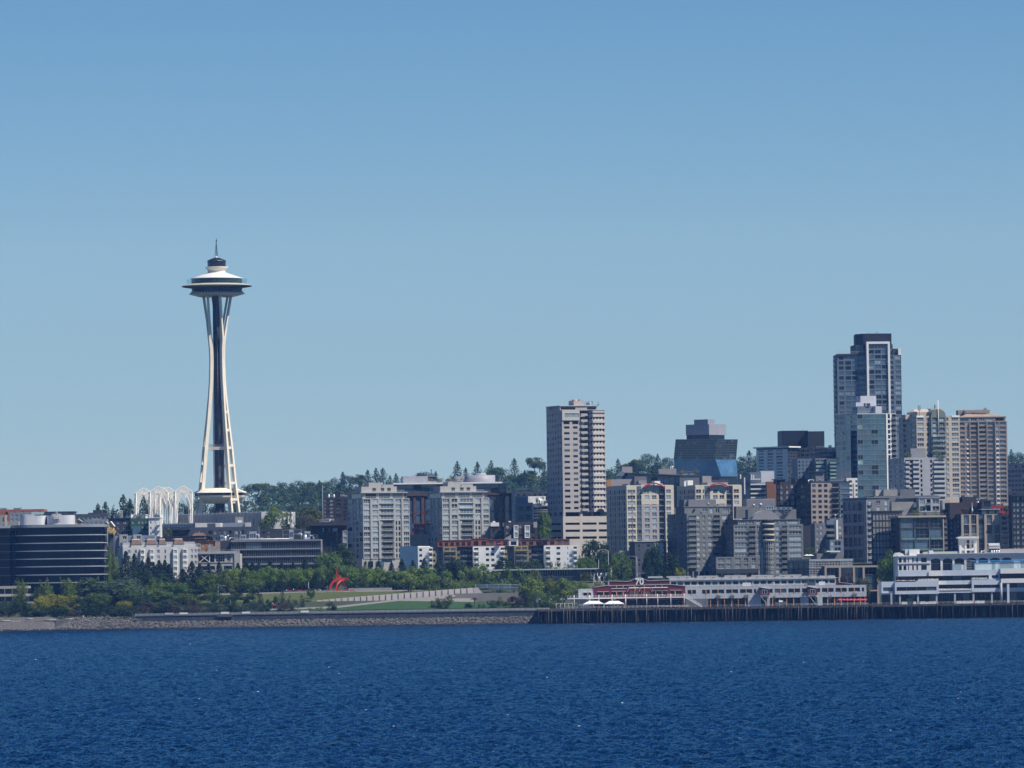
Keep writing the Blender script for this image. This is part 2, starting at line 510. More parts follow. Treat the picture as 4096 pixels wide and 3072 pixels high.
class Bld:
 MAXP=100
 def __init__(s,name,label,cat='building',base=(0,0,0),group=None):
  s.e=thing(name,label,cat,base,group)
  s.base=Vector(base)
  s.p,s.cnt,s.extra={},{},{}
 def part(s,name):
  if name not in s.p:
   s.p[name]=MB()
  return s.p[name]
 def sep(s,name,mb):
  return mb.build(name,s.e)
 def _inst(s,name,key,make,pos,ang,direct):
  c=s.cnt[name]=s.cnt.get(name,0)+1
  if c<=s.MAXP:
   if key not in MCACHE:
    MCACHE[key]=make(None,None).mesh(name)
   lnk(name,MCACHE[key],s.e,Vector(pos)-s.base,ang)
  else:
   mb=s.extra.setdefault(name,MB())
   ca,sa=math.cos(ang),math.sin(ang)
   make(mb,lambda x,y,z:(pos[0]+ca*x-sa*y,pos[1]+sa*x+ca*y,pos[2]+z))
 def window(s,pos,ang,w,h,style,name='window'):
  nx,ny,fm,fw,gs=WST[style]
  gm=random.choices([g for g,_ in gs],[q for _,q in gs])[0]
  w,h=round(w,2),round(h,2)
  s._inst(name,('w',style,w,h,gm.name),lambda mb,tr:win_mb(nx,ny,fm,fw,gm,w,h,mb,tr),pos,ang,None)
 def balcony(s,A,B,f0,f1,z,d,kind,name='balcony'):
  A,B=Vector(A[:2]),Vector(B[:2])
  L=(B-A).length
  ang=math.atan2(B.y-A.y,B.x-A.x)
  c=A+(B-A)*(f0+f1)/2
  w=round(L*(f1-f0),2)
  s._inst(name,('b',w,round(d,2),tuple(str(k)for k in kind)),lambda mb,tr:rail_mb(w,d,kind,mb,tr),(c.x,c.y,z),ang,None)
 def fac(s,A,B,z0,z1,n,cols,m,sill=.3,head=.85,part='wall',skip=(),depth=.22,rows=None):
  """a wall from A (left, seen from outside) to B with n storeys of real window openings"""
  A,B=Vector(A[:2]),Vector(B[:2])
  d=B-A
  L=d.length
  if L<0.05:
   return
  d/=L
  nr=Vector((d.y,-d.x))
  ang=math.atan2(d.y,d.x)
  mb=s.part(part)
  def pt(x,z,dep=0.0):
   q=A+d*x-nr*dep
   return(q.x,q.y,z)
  H=(z1-z0)/n if n else 0
  if rows is None:
   rows=[(z0+H*(k+sill),z0+H*(k+head))for k in range(n)]
  x=0.0
  for ci,c in enumerate(sorted(cols,key=lambda q:q[0])):
   a,b,st=c[0]*L,c[1]*L,c[2]
   dep=c[3]if len(c)>3 else depth
   if a>x+1e-4:
    mb.poly([pt(x,z0),pt(a,z0),pt(a,z1),pt(x,z1)],m)
   z=z0
   for ri,(r0,r1)in enumerate(rows):
    if(ci,ri)in skip or ri in skip:
     continue
    if r0>z+1e-4:
     mb.poly([pt(a,z),pt(b,z),pt(b,r0),pt(a,r0)],m)
    mb.poly([pt(a,r0),pt(b,r0),pt(b,r0,dep),pt(a,r0,dep)],m)
    mb.poly([pt(a,r1,dep),pt(b,r1,dep),pt(b,r1),pt(a,r1)],m)
    mb.poly([pt(a,r0,dep),pt(a,r1,dep),pt(a,r1),pt(a,r0)],m)
    mb.poly([pt(b,r0),pt(b,r1),pt(b,r1,dep),pt(b,r0,dep)],m)
    s.window(pt((a+b)/2,r0,dep),ang,b-a,r1-r0,st)
    z=r1
   if z<z1-1e-4:
    mb.poly([pt(a,z),pt(b,z),pt(b,z1),pt(a,z1)],m)
   x=b
  if x<L-1e-4:
   mb.poly([pt(x,z0),pt(L,z0),pt(L,z1),pt(x,z1)],m)
 def block(s,q,z0,z1,n,m,F_=(),L_=(),R_=(),part='wall',roof=ROOFM,para=0.9,sill=.3,head=.85,ms=None,skip=(),pm=None,nl=None,depth=.22):
  A,B,C,D=q[:4]
  s.fac(A,B,z0,z1,n,F_,m,sill,head,part,skip,depth)
  s.fac(D,A,z0,z1,nl or n,L_,ms or m,sill,head,part,depth=depth)
  s.fac(B,C,z0,z1,n,R_,m,sill,head,part,depth=depth)
  s.fac(C,D,z0,z1,0,(),m,part=part)
  s.top(q,z1,m if pm is None else pm,roof,para)
 def top(s,q,z1,m,roof=ROOFM,para=0.9,t=.3):
  pl=[Vector(p[:2])for p in q[:4]]
  c=sum(pl,Vector((0,0)))/len(pl)
  s.part('roof').poly([(p.x,p.y,z1+.01)for p in pl],roof)
  if para:
   mb=s.part('parapet')
   inn=[p+(c-p).normalized()*t*1.4 for p in pl]
   for i in range(len(pl)):
    j=(i+1)%len(pl)
    o0,o1,i0,i1=pl[i],pl[j],inn[i],inn[j]
    mb.poly([(*o0,z1),(*o1,z1),(*o1,z1+para),(*o0,z1+para)],m)
    mb.poly([(*o0,z1+para),(*o1,z1+para),(*i1,z1+para),(*i0,z1+para)],m)
    mb.poly([(*i1,z1),(*i0,z1),(*i0,z1+para),(*i1,z1+para)],m)
 def flush(s,name):
  if name in s.p and s.p[name].f:
   s.p.pop(name).build(name,s.e)
 def done(s):
  for n_,mb in s.p.items():
   if mb.f:
    mb.build(n_,s.e)
  for n_,mb in s.extra.items():
   mb.build(n_,s.e)['kind']='stuff'
  return s.e
def rep(n,st,fill=.6,a=0.0,b=1.0,dep=None):
 w=(b-a)/n
 r=[(a+w*(i+.5-fill/2),a+w*(i+.5+fill/2),st)for i in range(n)]
 return[(*c,dep)for c in r]if dep else r
def onray(px,py,A,dr):
 """distance t along the plan direction dr from A to where photo column px (at row py) crosses it"""
 d=FW+RT*((px-2048)/F)-UP*((py-1536)/F)
 ax,ay=A.x-CAM.x,A.y-CAM.y
 det=dr[0]*(-d.y)+d.x*dr[1]
 return((-ax)*(-d.y)+d.x*(-ay))/det
def bq(z,ua,ub,uc,vt,D,th,dl=None):
 """plan of a box: photo columns of its far left edge, front left corner, front right corner, its top row, depth and turn"""
 th=R(th)
 xb,yt=Z(z,ub,vt)
 A=P(xb,yt,D)
 df,dl_=(math.cos(th),math.sin(th)),(-math.sin(th),math.cos(th))
 xc=Z(z,uc,vt)[0]
 lf=onray(xc,yt,A,df)
 if ua is not None and abs(th)>.02:
  ll=min(70,max(3,onray(Z(z,ua,vt)[0],yt,A,dl_)))
 else:
  ll=dl or 18
 if dl:
  ll=dl
 a=Vector((A.x,A.y))
 b=a+Vector(df)*lf
 c=b+Vector(dl_)*ll
 d=a+Vector(dl_)*ll
 return[a,b,c,d,A.z]
def zt(z,u,v,D):
 return ZP(z,u,v,D).z
def gnd(q):
 return min(ground(p.x,p.y)for p in q[:4])-1.5
def cen(q,z):
 c=sum((Vector(p[:2])for p in q[:4]),Vector((0,0)))/4
 return(c.x,c.y,z)
def sub(q,f0,f1,g0,g1):
 """a smaller plan inside q: f across the front, g from front to back"""
 a,b,c,d=[Vector(p[:2])for p in q[:4]]
 def p(f,g):
  return a.lerp(b,f).lerp(d.lerp(c,f),g)
 return[p(f0,g0),p(f1,g0),p(f1,g1),p(f0,g1)]
def off(A,B,d):
 """push the plan segment A-B outwards by d"""
 A,B=Vector(A[:2]),Vector(B[:2])
 e=(B-A).normalized()
 n_=Vector((e.y,-e.x))*d
 return A+n_,B+n_
def bl(name,label,z,ua,ub,uc,vt,vb,D,th,n,m,F_=(),L_=(),R_=(),dl=None,para=.9,cat='building',group=None,base=None,**k):
 """a block with n storeys between rows vt (top of parapet) and vb, standing on the ground"""
 q=bq(z,ua,ub,uc,vt,D,th,dl)
 z1=q[4]-para
 g=gnd(q)
 z0=max(g+.5,zt(z,ub,vb,D))
 B=Bld(name,label,cat,cen(q,g),group)
 B.block(q,z0,z1,n,m,F_,L_,R_,para=para,**k)
 B.part('base_wall').prism(q[:4],g,z0,base or m)
 return B,q,z0,z1
def ph(B,z,ua,ub,uc,vt,zb,D,th,m,dl=8,part='penthouse',roof=None):
 q=bq(z,ua,ub,uc,vt,D,th,dl)
 B.part(part).prism(q[:4],zb,q[4],m,roof or m)
 return q
def slab(B,q,z,h,m,o=.5,part='roof_slab',d=None):
 """a slab over plan q pushed out by o"""
 pl=[Vector(p[:2])for p in q[:4]]
 c=sum(pl,Vector((0,0)))/4
 B.part(part).prism([p+(p-c).normalized()*o*1.4 for p in pl],z,z+h,m,bottom=True)
# observation tower
def needle():
 D=3500.0
 s=MP(D)
 ax=P(878,2000,D)
 X,Y=ax.x,D
 def zz(py):
  return P(867+(py-1000)*0.0135,py,D).z
 g=ground(X,Y)
 t=thing('observation_tower','tall white observation tower with flying saucer top on flared tripod legs','tower',(X,Y,g))
 V=lambda v:zz(940+v*.18085)
 U=lambda u:u*.18085*s
 c=(X,Y,0)
 tarp=mat('black_tarpaulin',(0.018,0.02,0.026),0.22,0.3,0.8,0.6,bump=0.9)
 gold=mat('gold_soffit',(0.50,0.46,0.30),0.6,0.06)
 sauc=mat('saucer_paint',(0.56,0.55,0.53),0.6,0.05)
 dkg=glass('tower_dark_glass',(0.012,0.015,0.022),0.12,0.5)
 corem=mat('core_steel',(0.05,0.048,0.05),0.6,0.35,0.7)
 lat=mat('lattice_steel',(0.14,0.135,0.13),0.6,0.2)
 def la(name,prof,m,n=72,**k):
  return MB().lathe(c,prof,m,n,**k).build(name,t)
 sp=MB()
 zb,zn,ztip=V(478),V(130),zz(948)
 for dx,dy in((-.9,-.3),(.75,-.3),(0,.8)):
  sp.tube((X+dx,Y+dy,zb),(X-.1,Y,zn),.17,DKMET,.13)
 for k in range(1,9):
  f=k/9
  for(a,b)in(((-.9,-.3),(.75,-.3)),((.75,-.3),(0,.8))):
   sp.tube((X+a[0]*(1-f),Y+a[1],lerp(zb,zn,f)),(X+b[0]*(1-f),Y+b[1],lerp(zb,zn,f)),.05,DKMET,n=4)
 sp.lathe((X,Y,zn),[(0.1,-.8),(.38,-.3),(.38,.3),(.12,.9)],DKMET,10)
 sp.tube((X,Y,zn),(X,Y,lerp(zn,ztip,.55)),.16,DKMET,.09)
 sp.tube((X,Y,lerp(zn,ztip,.55)),(X,Y,ztip),.07,DKMET,.03)
 spire=sp.build('spire',t)
 la('spire_cap',[(U(40),V(505)),(U(34),V(488)),(U(12),V(472)),(0.01,V(468))],WHITE,24)
 tp=MB()
 prof=[(U(203),V(712)),(U(206),V(680)),(U(201),V(640)),(U(207),V(600)),(U(205),V(566)),(U(150),V(540)),(U(80),V(512)),(U(36),V(496))]
 nn=40
 for k in range(len(prof)-1):
  for i in range(nn):
   q=[]
   for(ii,kk)in((i,k),(i+1,k),(i+1,k+1),(i,k+1)):
    a=2*math.pi*ii/nn
    r=prof[kk][0]*(1+(0.035*noise.noise((math.cos(a)*4,math.sin(a)*4,prof[kk][1]*.5))if 0<kk<6 else 0))
    q.append((X+r*math.cos(a),Y+r*math.sin(a),prof[kk][1]))
   tp.poly(q,tarp,True)
 tp.build('tarpaulin',t)
 la('upper_ring',[(U(200),V(838)),(U(192),V(805)),(U(203),V(780)),(U(226),V(752)),(U(257),V(716)),(U(255),V(708)),(U(200),V(706))],CREAM)
 la('roof',[(U(575),V(972)),(U(572),V(958)),(U(500),V(938)),(U(400),V(903)),(U(300),V(868)),(U(225),V(842)),(U(195),V(832))],mat('roof_white',(0.74,0.72,0.67),.55,.03))
 dw=la('deck_wall',[(U(553),V(1095)),(U(560),V(965))],dkg)
 for i in range(48):
  a=2*math.pi*i/48
  MB().tube((X+U(556)*math.cos(a),Y+U(556)*math.sin(a),V(1095)),(X+U(563)*math.cos(a),Y+U(563)*math.sin(a),V(965)),.07,lat,n=4).build('mullion',dw)
 bar=bpy.data.materials.new('clear_barrier_glass');bar.use_nodes=True
 nb=bar.node_tree
 b=nb.nodes['Principled BSDF']
 b.inputs['Base Color'].default_value=(0.35,0.62,0.68,1);b.inputs['Roughness'].default_value=0.05
 tr_=nb.nodes.new('ShaderNodeBsdfTransparent');tr_.inputs[0].default_value=(0.8,0.9,0.93,1)
 mx_=nb.nodes.new('ShaderNodeMixShader');mx_.inputs[0].default_value=0.08
 nb.links.new(tr_.outputs[0],mx_.inputs[1]);nb.links.new(b.outputs[0],mx_.inputs[2]);nb.links.new(mx_.outputs[0],nb.nodes['Material Output'].inputs[0])
 MB().lathe(c,[(U(650),V(1088)),(U(675),V(975))],bar,48,smooth=False).build('glass_barrier',t)
 hring=la('halo_ring',[(U(570),V(1168)),(U(700),V(1150)),(U(770),V(1138)),(U(786),V(1130)),(U(780),V(1124)),(U(700),V(1104)),(U(640),V(1088)),(U(556),V(1086))],[gold,gold,sauc,sauc,gold,gold,gold])
 hr=MB()
 for i in range(72):
  a=2*math.pi*i/72
  ca,sa=math.cos(a),math.sin(a)
  hr.beam((X+U(575)*ca,Y+U(575)*sa,V(1170)),(X+U(768)*ca,Y+U(768)*sa,V(1140)),.14,.3,DKMET)
 hr.build('halo_spokes',hring)
 la('restaurant_windows',[(U(520),V(1290)),(U(542),V(1272)),(U(568),V(1164))],dkg)
 la('lower_ring',[(U(290),V(1352)),(U(380),V(1350)),(U(520),V(1334)),(U(600),V(1312)),(U(626),V(1297)),(U(618),V(1293)),(U(560),V(1280)),(U(515),V(1288))],sauc)
 la('saucer_underside',[(U(120),V(1362)),(U(295),V(1353))],dkg)
 fn=MB()
 for i in range(48):
  a=2*math.pi*(i+.5)/48
  ca,sa=math.cos(a),math.sin(a)
  pr=[(555,1242),(552,1262),(540,1282),(500,1310),(420,1338),(350,1352)]
  for(r0,v0),(r1,v1)in zip(pr,pr[1:]):
   fn.beam((X+U(r0+16)*ca,Y+U(r0+16)*sa,V(v0+10)),(X+U(r1+16)*ca,Y+U(r1+16)*sa,V(v1+10)),.22,.55,WHITE,(-sa,ca,0))
 fn.build('fins',t)
 LV=lambda v:zz(1180+v*.5304)
 zs=[g-1,LV(1560),LV(1130),LV(830),LV(300),LV(4)]
 cm=MB()
 rc=2.45
 cm.lathe(c,[(rc,g-1),(rc,LV(4))],corem,6,R(30),smooth=False)
 core=cm.build('core',t)
 lt=MB()
 H=LV(800)-g
 nseg=22
 for i in range(6):
  a=R(30+60*i)
  p=(X+(rc+.35)*math.cos(a),Y+(rc+.35)*math.sin(a))
  lt.tube((*p,g),(*p,LV(6)),.2,lat,n=5)
  a2=R(90+60*i)
  p2=(X+(rc+.35)*math.cos(a2),Y+(rc+.35)*math.sin(a2))
  for k in range(nseg):
   z0,z1=g+H*k/nseg,g+H*(k+1)/nseg
   lt.tube((*p,z0),(*p2,z0),.1,lat,n=4)
   lt.tube((*(p if k%2 else p2),z0),(*(p2 if k%2 else p),z1),.1,lat,n=4)
  for k in range(30):
   z0=lerp(LV(800),LV(10),k/30)
   lt.tube((*p,z0),(*p2,z0),.08,lat,n=4)
 lt.build('core_lattice',core)
 st=MB()
 xs=X-rc-.75
 st.tube((xs,Y-1,g),(xs,Y-1,LV(760)),.09,RAILM,n=4);st.tube((xs+.7,Y-1,g),(xs+.7,Y-1,LV(760)),.09,RAILM,n=4)
 for k in range(70):
  z0=lerp(g,LV(760),k/70)
  st.tube((xs,Y-1,z0),(xs+.7,Y-1,z0),.06,RAILM,n=4)
 st.build('stair_rail',core)
 ev=MB()
 for a in(-60,60,180):
  p=(X+(rc+1.0)*math.cos(R(a-90)),Y+(rc+1.0)*math.sin(R(a-90)))
  ev.beam((*p,g),(*p,LV(330)),.5,.5,mat('elevator_rail',(.16,.16,.18),.5,.1),(1,0,0))
 ev.build('elevator_rails',core)
 prof=[(g,18.5),(LV(1640),12.6),(LV(1400),10.2),(LV(1150),8.3),(LV(960),6.5),(LV(760),4.9),(LV(640),4.2),(LV(500),3.85),(LV(400),4.05),(LV(330),4.6),(LV(200),5.5),(LV(100),6.3),(LV(4),7.0)]
 sepn=[(g,7.8),(LV(1640),6.0),(LV(1150),3.9),(LV(760),1.55),(LV(700),1.3),(LV(500),1.0),(LV(330),1.3),(LV(200),4.4),(LV(4),9.4)]
 zr=sorted(set([g,LV(1500),LV(1300)]+[p[0]for p in prof]+[p[0]for p in sepn]))
 for ph in(198.4,318.4,78.4):
  a=R(ph)
  er,et=Vector((math.cos(a),math.sin(a),0)),Vector((-math.sin(a),math.cos(a),0))
  def at(z,k):
   return Vector((X,Y,0))+er*pw(z,prof)+et*(pw(z,sepn)/2*k)+Vector((0,0,z))
  lg=MB()
  wb=1.35
  for k in(-1,1):
   ring=[]
   for z in zr:
    p=at(z,k)
    w=wb if z<LV(650)else 1.45 if z<LV(330)+1 else 1.05
    dd=2.0 if z<LV(330)+1 else 1.4
    ring.append([p+et*(x*w/2)+er*(y*dd/2)for x,y in((-1,-1),(1,-1),(1,1),(-1,1))])
   for r0,r1 in zip(ring,ring[1:]):
    for i in range(4):
     j=(i+1)%4
     lg.poly([r0[j],r0[i],r1[i],r1[j]],CREAM)
   lg.poly(ring[-1],CREAM);lg.poly(ring[0][::-1],CREAM)
  zw=[z for z in zr if LV(770)<=z<=LV(325)]
  for z0,z1 in zip(zw,zw[1:]):
   for dd in(-.8,.8):
    q=[at(z0,-1)+er*dd,at(z0,1)+er*dd,at(z1,1)+er*dd,at(z1,-1)+er*dd]
    lg.poly(q if dd>0 else q[::-1],CREAM)
  for v in(885,1022,1155,1288,1420,1545):
   z=LV(v)
   lg.beam(at(z,-1),at(z,1),1.5,1.5,CREAM,er)
  lg.build('leg',t)
 def tri(z):
  return[(X+pw(z,prof)*math.cos(R(p)),Y+pw(z,prof)*math.sin(R(p)))for p in(198.4,318.4,78.4)]
 pm=MB()
 z0=LV(1170)
 T3=tri(z0)
 for i in range(3):
  a,b=T3[i],T3[(i+1)%3]
  pm.beam((*a,z0+1.0),(*b,z0+1.0),1.6,1.9,CREAM)
 pm.prism(T3,z0+1.2,z0+1.9,CREAM)
 splat=pm.build('service_platform',t)
 rm=MB()
 for i in range(3):
  a,b=Vector((*T3[i],z0+2)),Vector((*T3[(i+1)%3],z0+2))
  for h in(.5,1.0,1.3):
   rm.tube(a+Vector((0,0,h)),b+Vector((0,0,h)),.07,RAILM,n=4)
  for k in range(12):
   p=a.lerp(b,k/12)
   rm.tube(p,p+Vector((0,0,1.9 if k%3==0 else 1.3)),.07,RAILM,n=4)
 rm.build('platform_railing',splat)
 R1=205*.5304*s
 legs=(198.4,318.4,78.4)
 pav=[]
 for k in range(3):
  m0=legs[k]+60
  for da,rr in((-49,.50),(-43,.98),(-22,1.0),(0,1.0),(22,1.0),(43,.98),(49,.50)):
   pav.append((R(m0+da),rr))
 def pv(prof,m,name):
  mb=MB()
  n_=len(pav)
  for(r0,z0),(r1,z1)in zip(prof,prof[1:]):
   for i in range(n_):
    (a,ra),(b_,rb)=pav[i],pav[(i+1)%n_]
    q=[(X+r0*ra*math.cos(a),Y+r0*ra*math.sin(a),z0),(X+r0*rb*math.cos(b_),Y+r0*rb*math.sin(b_),z0),(X+r1*rb*math.cos(b_),Y+r1*rb*math.sin(b_),z1),(X+r1*ra*math.cos(a),Y+r1*ra*math.sin(a),z1)]
    mb.poly(q,m)
  return mb.build(name,t)
 pv([(R1+.3,LV(1493)),(R1,LV(1489)),(R1*.62,LV(1458)),(1.5,LV(1455))],CREAM,'pavilion_roof')
 pv([(R1*.93,LV(1514)),(R1*.93,LV(1491))],dkg,'pavilion_windows')
 pv([(R1*.55,LV(1568)),(R1*.8,LV(1548)),(R1*.93,LV(1528)),(R1*.95,LV(1513)),(R1*.85,LV(1513))],CREAM,'pavilion_bowl')
 bm_=MB()
 T3=tri(LV(1560))
 for i in range(3):
  bm_.beam((*T3[i],LV(1560)),(*T3[(i+1)%3],LV(1560)),1.8,2.1,CREAM)
 bm_.build('ring_beam',t)
needle()
# gothic arches
def arch_cluster():
 ARW=mat('arch_paint',(.80,.78,.72),.6,.05)
 lab=['white lattice gothic arch at the left end of the arch row, apart from the cluster','white lattice gothic arch, wide one just right of the leftmost arch','white lattice gothic arch, middle one of the crowded cluster','white lattice gothic arch, right one of the crowded cluster','white lattice gothic arch nearest the tower, with open sky through it']
 for i,(u,v,D,wd,rz)in enumerate(((302,215,3440,9.3,9),(545,193,3415,10.2,9),(622,205,3462,9.8,9),(697,207,3440,9.8,9),(948,186,3405,9.6,9))):
  c=ZP('K',u,v,D)
  g=ground(c.x,D)
  t=thing('gothic_arch',lab[i],'arch',(c.x,D,g),'white gothic arches by the tower',R(rz))
  H=c.z-g
  hs=H-25*.2441*4*MP(D)*1.0
  w=wd/2
  cols_,ribs,latt=[],MB(),MB()
  sp_=H-17.0
  n_=9
  inner=[(w*.80*(1-(k/n_)**2.1),lerp(sp_,H-3.0,(k/n_)**.8))for k in range(n_+1)]
  outer=[(w*(1-k/n_),lerp(hs,H,k/n_)+(0.2*math.sin(math.pi*k/n_)))for k in range(n_+1)]
  for s4 in range(4):
   rot=Matrix.Rotation(math.pi/2*s4,4,'Z')
   T=lambda x,z,y=-w:rot@Vector((x,y,z))
   out_=outer if s4%2==0 else[(w*(1-k/n_),hs-.2+(.9*k/n_))for k in range(n_+1)]
   inn_=inner if s4%2==0 else[(x,min(z,hs-2.2)if k>n_*.6 else z*.86)for k,(x,z)in enumerate(inner)]
   for sg in(-1,1):
    ribs.path([T(sg*w*.82,0)]+[T(sg*x,z)for x,z in inn_],.23,ARW)
    ribs.path([T(sg*x,z)for x,z in out_],.25,ARW)
    for k in range(n_):
     a,b=out_[k],inn_[min(n_,k+2)]
     latt.tube(T(sg*a[0],a[1]),T(sg*b[0],b[1]),.11,ARW,n=4)
     a,b=out_[k+1],inn_[min(n_,k+1)]
     latt.tube(T(sg*a[0],a[1]),T(sg*b[0],b[1]),.11,ARW,n=4)
    for k in range(4):
     z=lerp(sp_*.2,sp_,k/4)
     latt.tube(T(sg*w*.82,z),T(sg*w,z+2),.11,ARW,n=4)
    ribs.tube(T(sg*w*.6,hs+.3),rot@Vector((0,0,H-1.6)),.14,ARW,n=4)
  for sx,sy in((-1,-1),(1,-1),(1,1),(-1,1)):
   cm=MB().tube((sx*w,sy*w,-.5),(sx*w,sy*w,hs),.32,ARW,.26,8)
   lnk('column',cm.mesh('column',weld=True),t)
  lnk('arch_ribs',ribs.mesh('arch_ribs',weld=True),t)
  lnk('lattice',latt.mesh('lattice'),t)
  gl_=MB().lathe((0,0,H*.42),[(0.01,-.9),(.7,-.7),(1.0,0),(.7,.7),(.01,.95)],ARW,12)
  gl_.tube((0,0,H*.42+.9),(0,0,H-1.6),.05,ARW,n=4)
  lnk('hanging_lamp',gl_.mesh('hanging_lamp',weld=True),t)
arch_cluster()
# left half of the town
BRICK=mat('red_brick',(0.125,0.06,0.05),0.9,0.12,0.5)
DBRICK=mat('dark_brick',(0.055,0.045,0.045),0.9,0.15,0.5)
SLATE=mat('slate_siding',(0.075,0.085,0.11),0.8,0.08)
SLATE2=mat('charcoal_siding',(0.05,0.055,0.065),0.8,0.1)
GREYB=mat('grey_blue_siding',(0.24,0.28,0.33),0.8,0.06)
LGREY=mat('light_grey_panel',(0.42,0.43,0.44),0.75,0.06)
PUTTY=mat('putty_stucco',(0.385,0.385,0.365),0.85,0.06)
OCHRE=mat('ochre_siding',(0.40,0.17,0.06),0.8,0.1)
ORANGE=mat('orange_panel',(0.30,0.105,0.06),0.8,0.08)
GOLD=mat('gold_panel',(0.33,0.25,0.09),0.7,0.08)
OWHITE=mat('off_white_stucco',(0.53,0.535,0.53),0.8,0.05)
YELLOW=mat('yellow_siding',(0.62,0.42,0.16),0.8,0.05)
FOREST=mat('green_siding',(0.045,0.10,0.05),0.8,0.06)
TEALP=mat('blue_green_panel',(0.08,0.16,0.22),0.7,0.08)
MANS=mat('brown_shingle',(0.17,0.115,0.095),0.9,0.2,1.0)
BANDM=mat('grey_band',(0.36,0.385,0.42),0.35,0.06,spec=.6)
def equipment(B,z,items,zb,D,part='rooftop_unit'):
 """air handlers, tanks and ducts on a roof: (u0, u1, v top, kind)"""
 for u0,u1,v,kind in items:
  a,b=ZP(z,u0,v,D),ZP(z,u1,v,D)
  w=b.x-a.x
  c=((a.x+b.x)/2,D+w/2,zb)
  h=a.z-zb
  mb=MB()
  if kind=='b':
   mb.box(c,(w,w*.8,h*.92),SILVER)
   mb.box((c[0],c[1],zb+h*.92+.003),(w*1.06,w*.86,h*.08),LGREY)
   for k in range(3):
    mb.box((c[0]-w*.3+w*.3*k,c[1]-w*.4-.03,zb+h*.25),(w*.2,.06,h*.5),DKMET)
  elif kind=='c':
   r=w/2
   mb.lathe(c,[(r,0),(r,h*.8),(r*.8,h*.86),(r*.8,h),(.01,h)],SILVER,16)
  elif kind=='d':
   mb.path([(a.x,c[1],zb),(a.x,c[1],zb+h),(b.x,c[1],zb+h),(b.x,c[1]+1,zb)],max(.25,h*.16),SILVER,8)
  elif kind=='v':
   r=w/2
   mb.lathe(c,[(r*.4,0),(r*.4,h*.6),(r,h*.66),(r*.8,h*.9),(.01,h)],STEEL,10)
  elif kind=='f':
   for sx in(-1,1):
    for sy in(-1,1):
     mb.tube((c[0]+sx*w/2,c[1]+sy*w/3,zb),(c[0]+sx*w/2,c[1]+sy*w/3,zb+h),.09,STEEL,n=4)
   for k in(.5,1):
    mb.box((c[0],c[1],zb+h*k-.1),(w,w*.7,.12),STEEL)
  elif kind=='m':
   mb.tube((c[0],c[1],zb),(c[0],c[1],zb+h),.09,DKMET,.05,5)
   mb.tube((c[0]-.5,c[1],zb+h*.7),(c[0]+.5,c[1],zb+h*.7),.05,DKMET,n=4)
  mb.build({'b':part,'c':'water_tank','d':'roof_duct','v':'roof_vent','f':'equipment_frame','m':'antenna'}[kind],B.e)
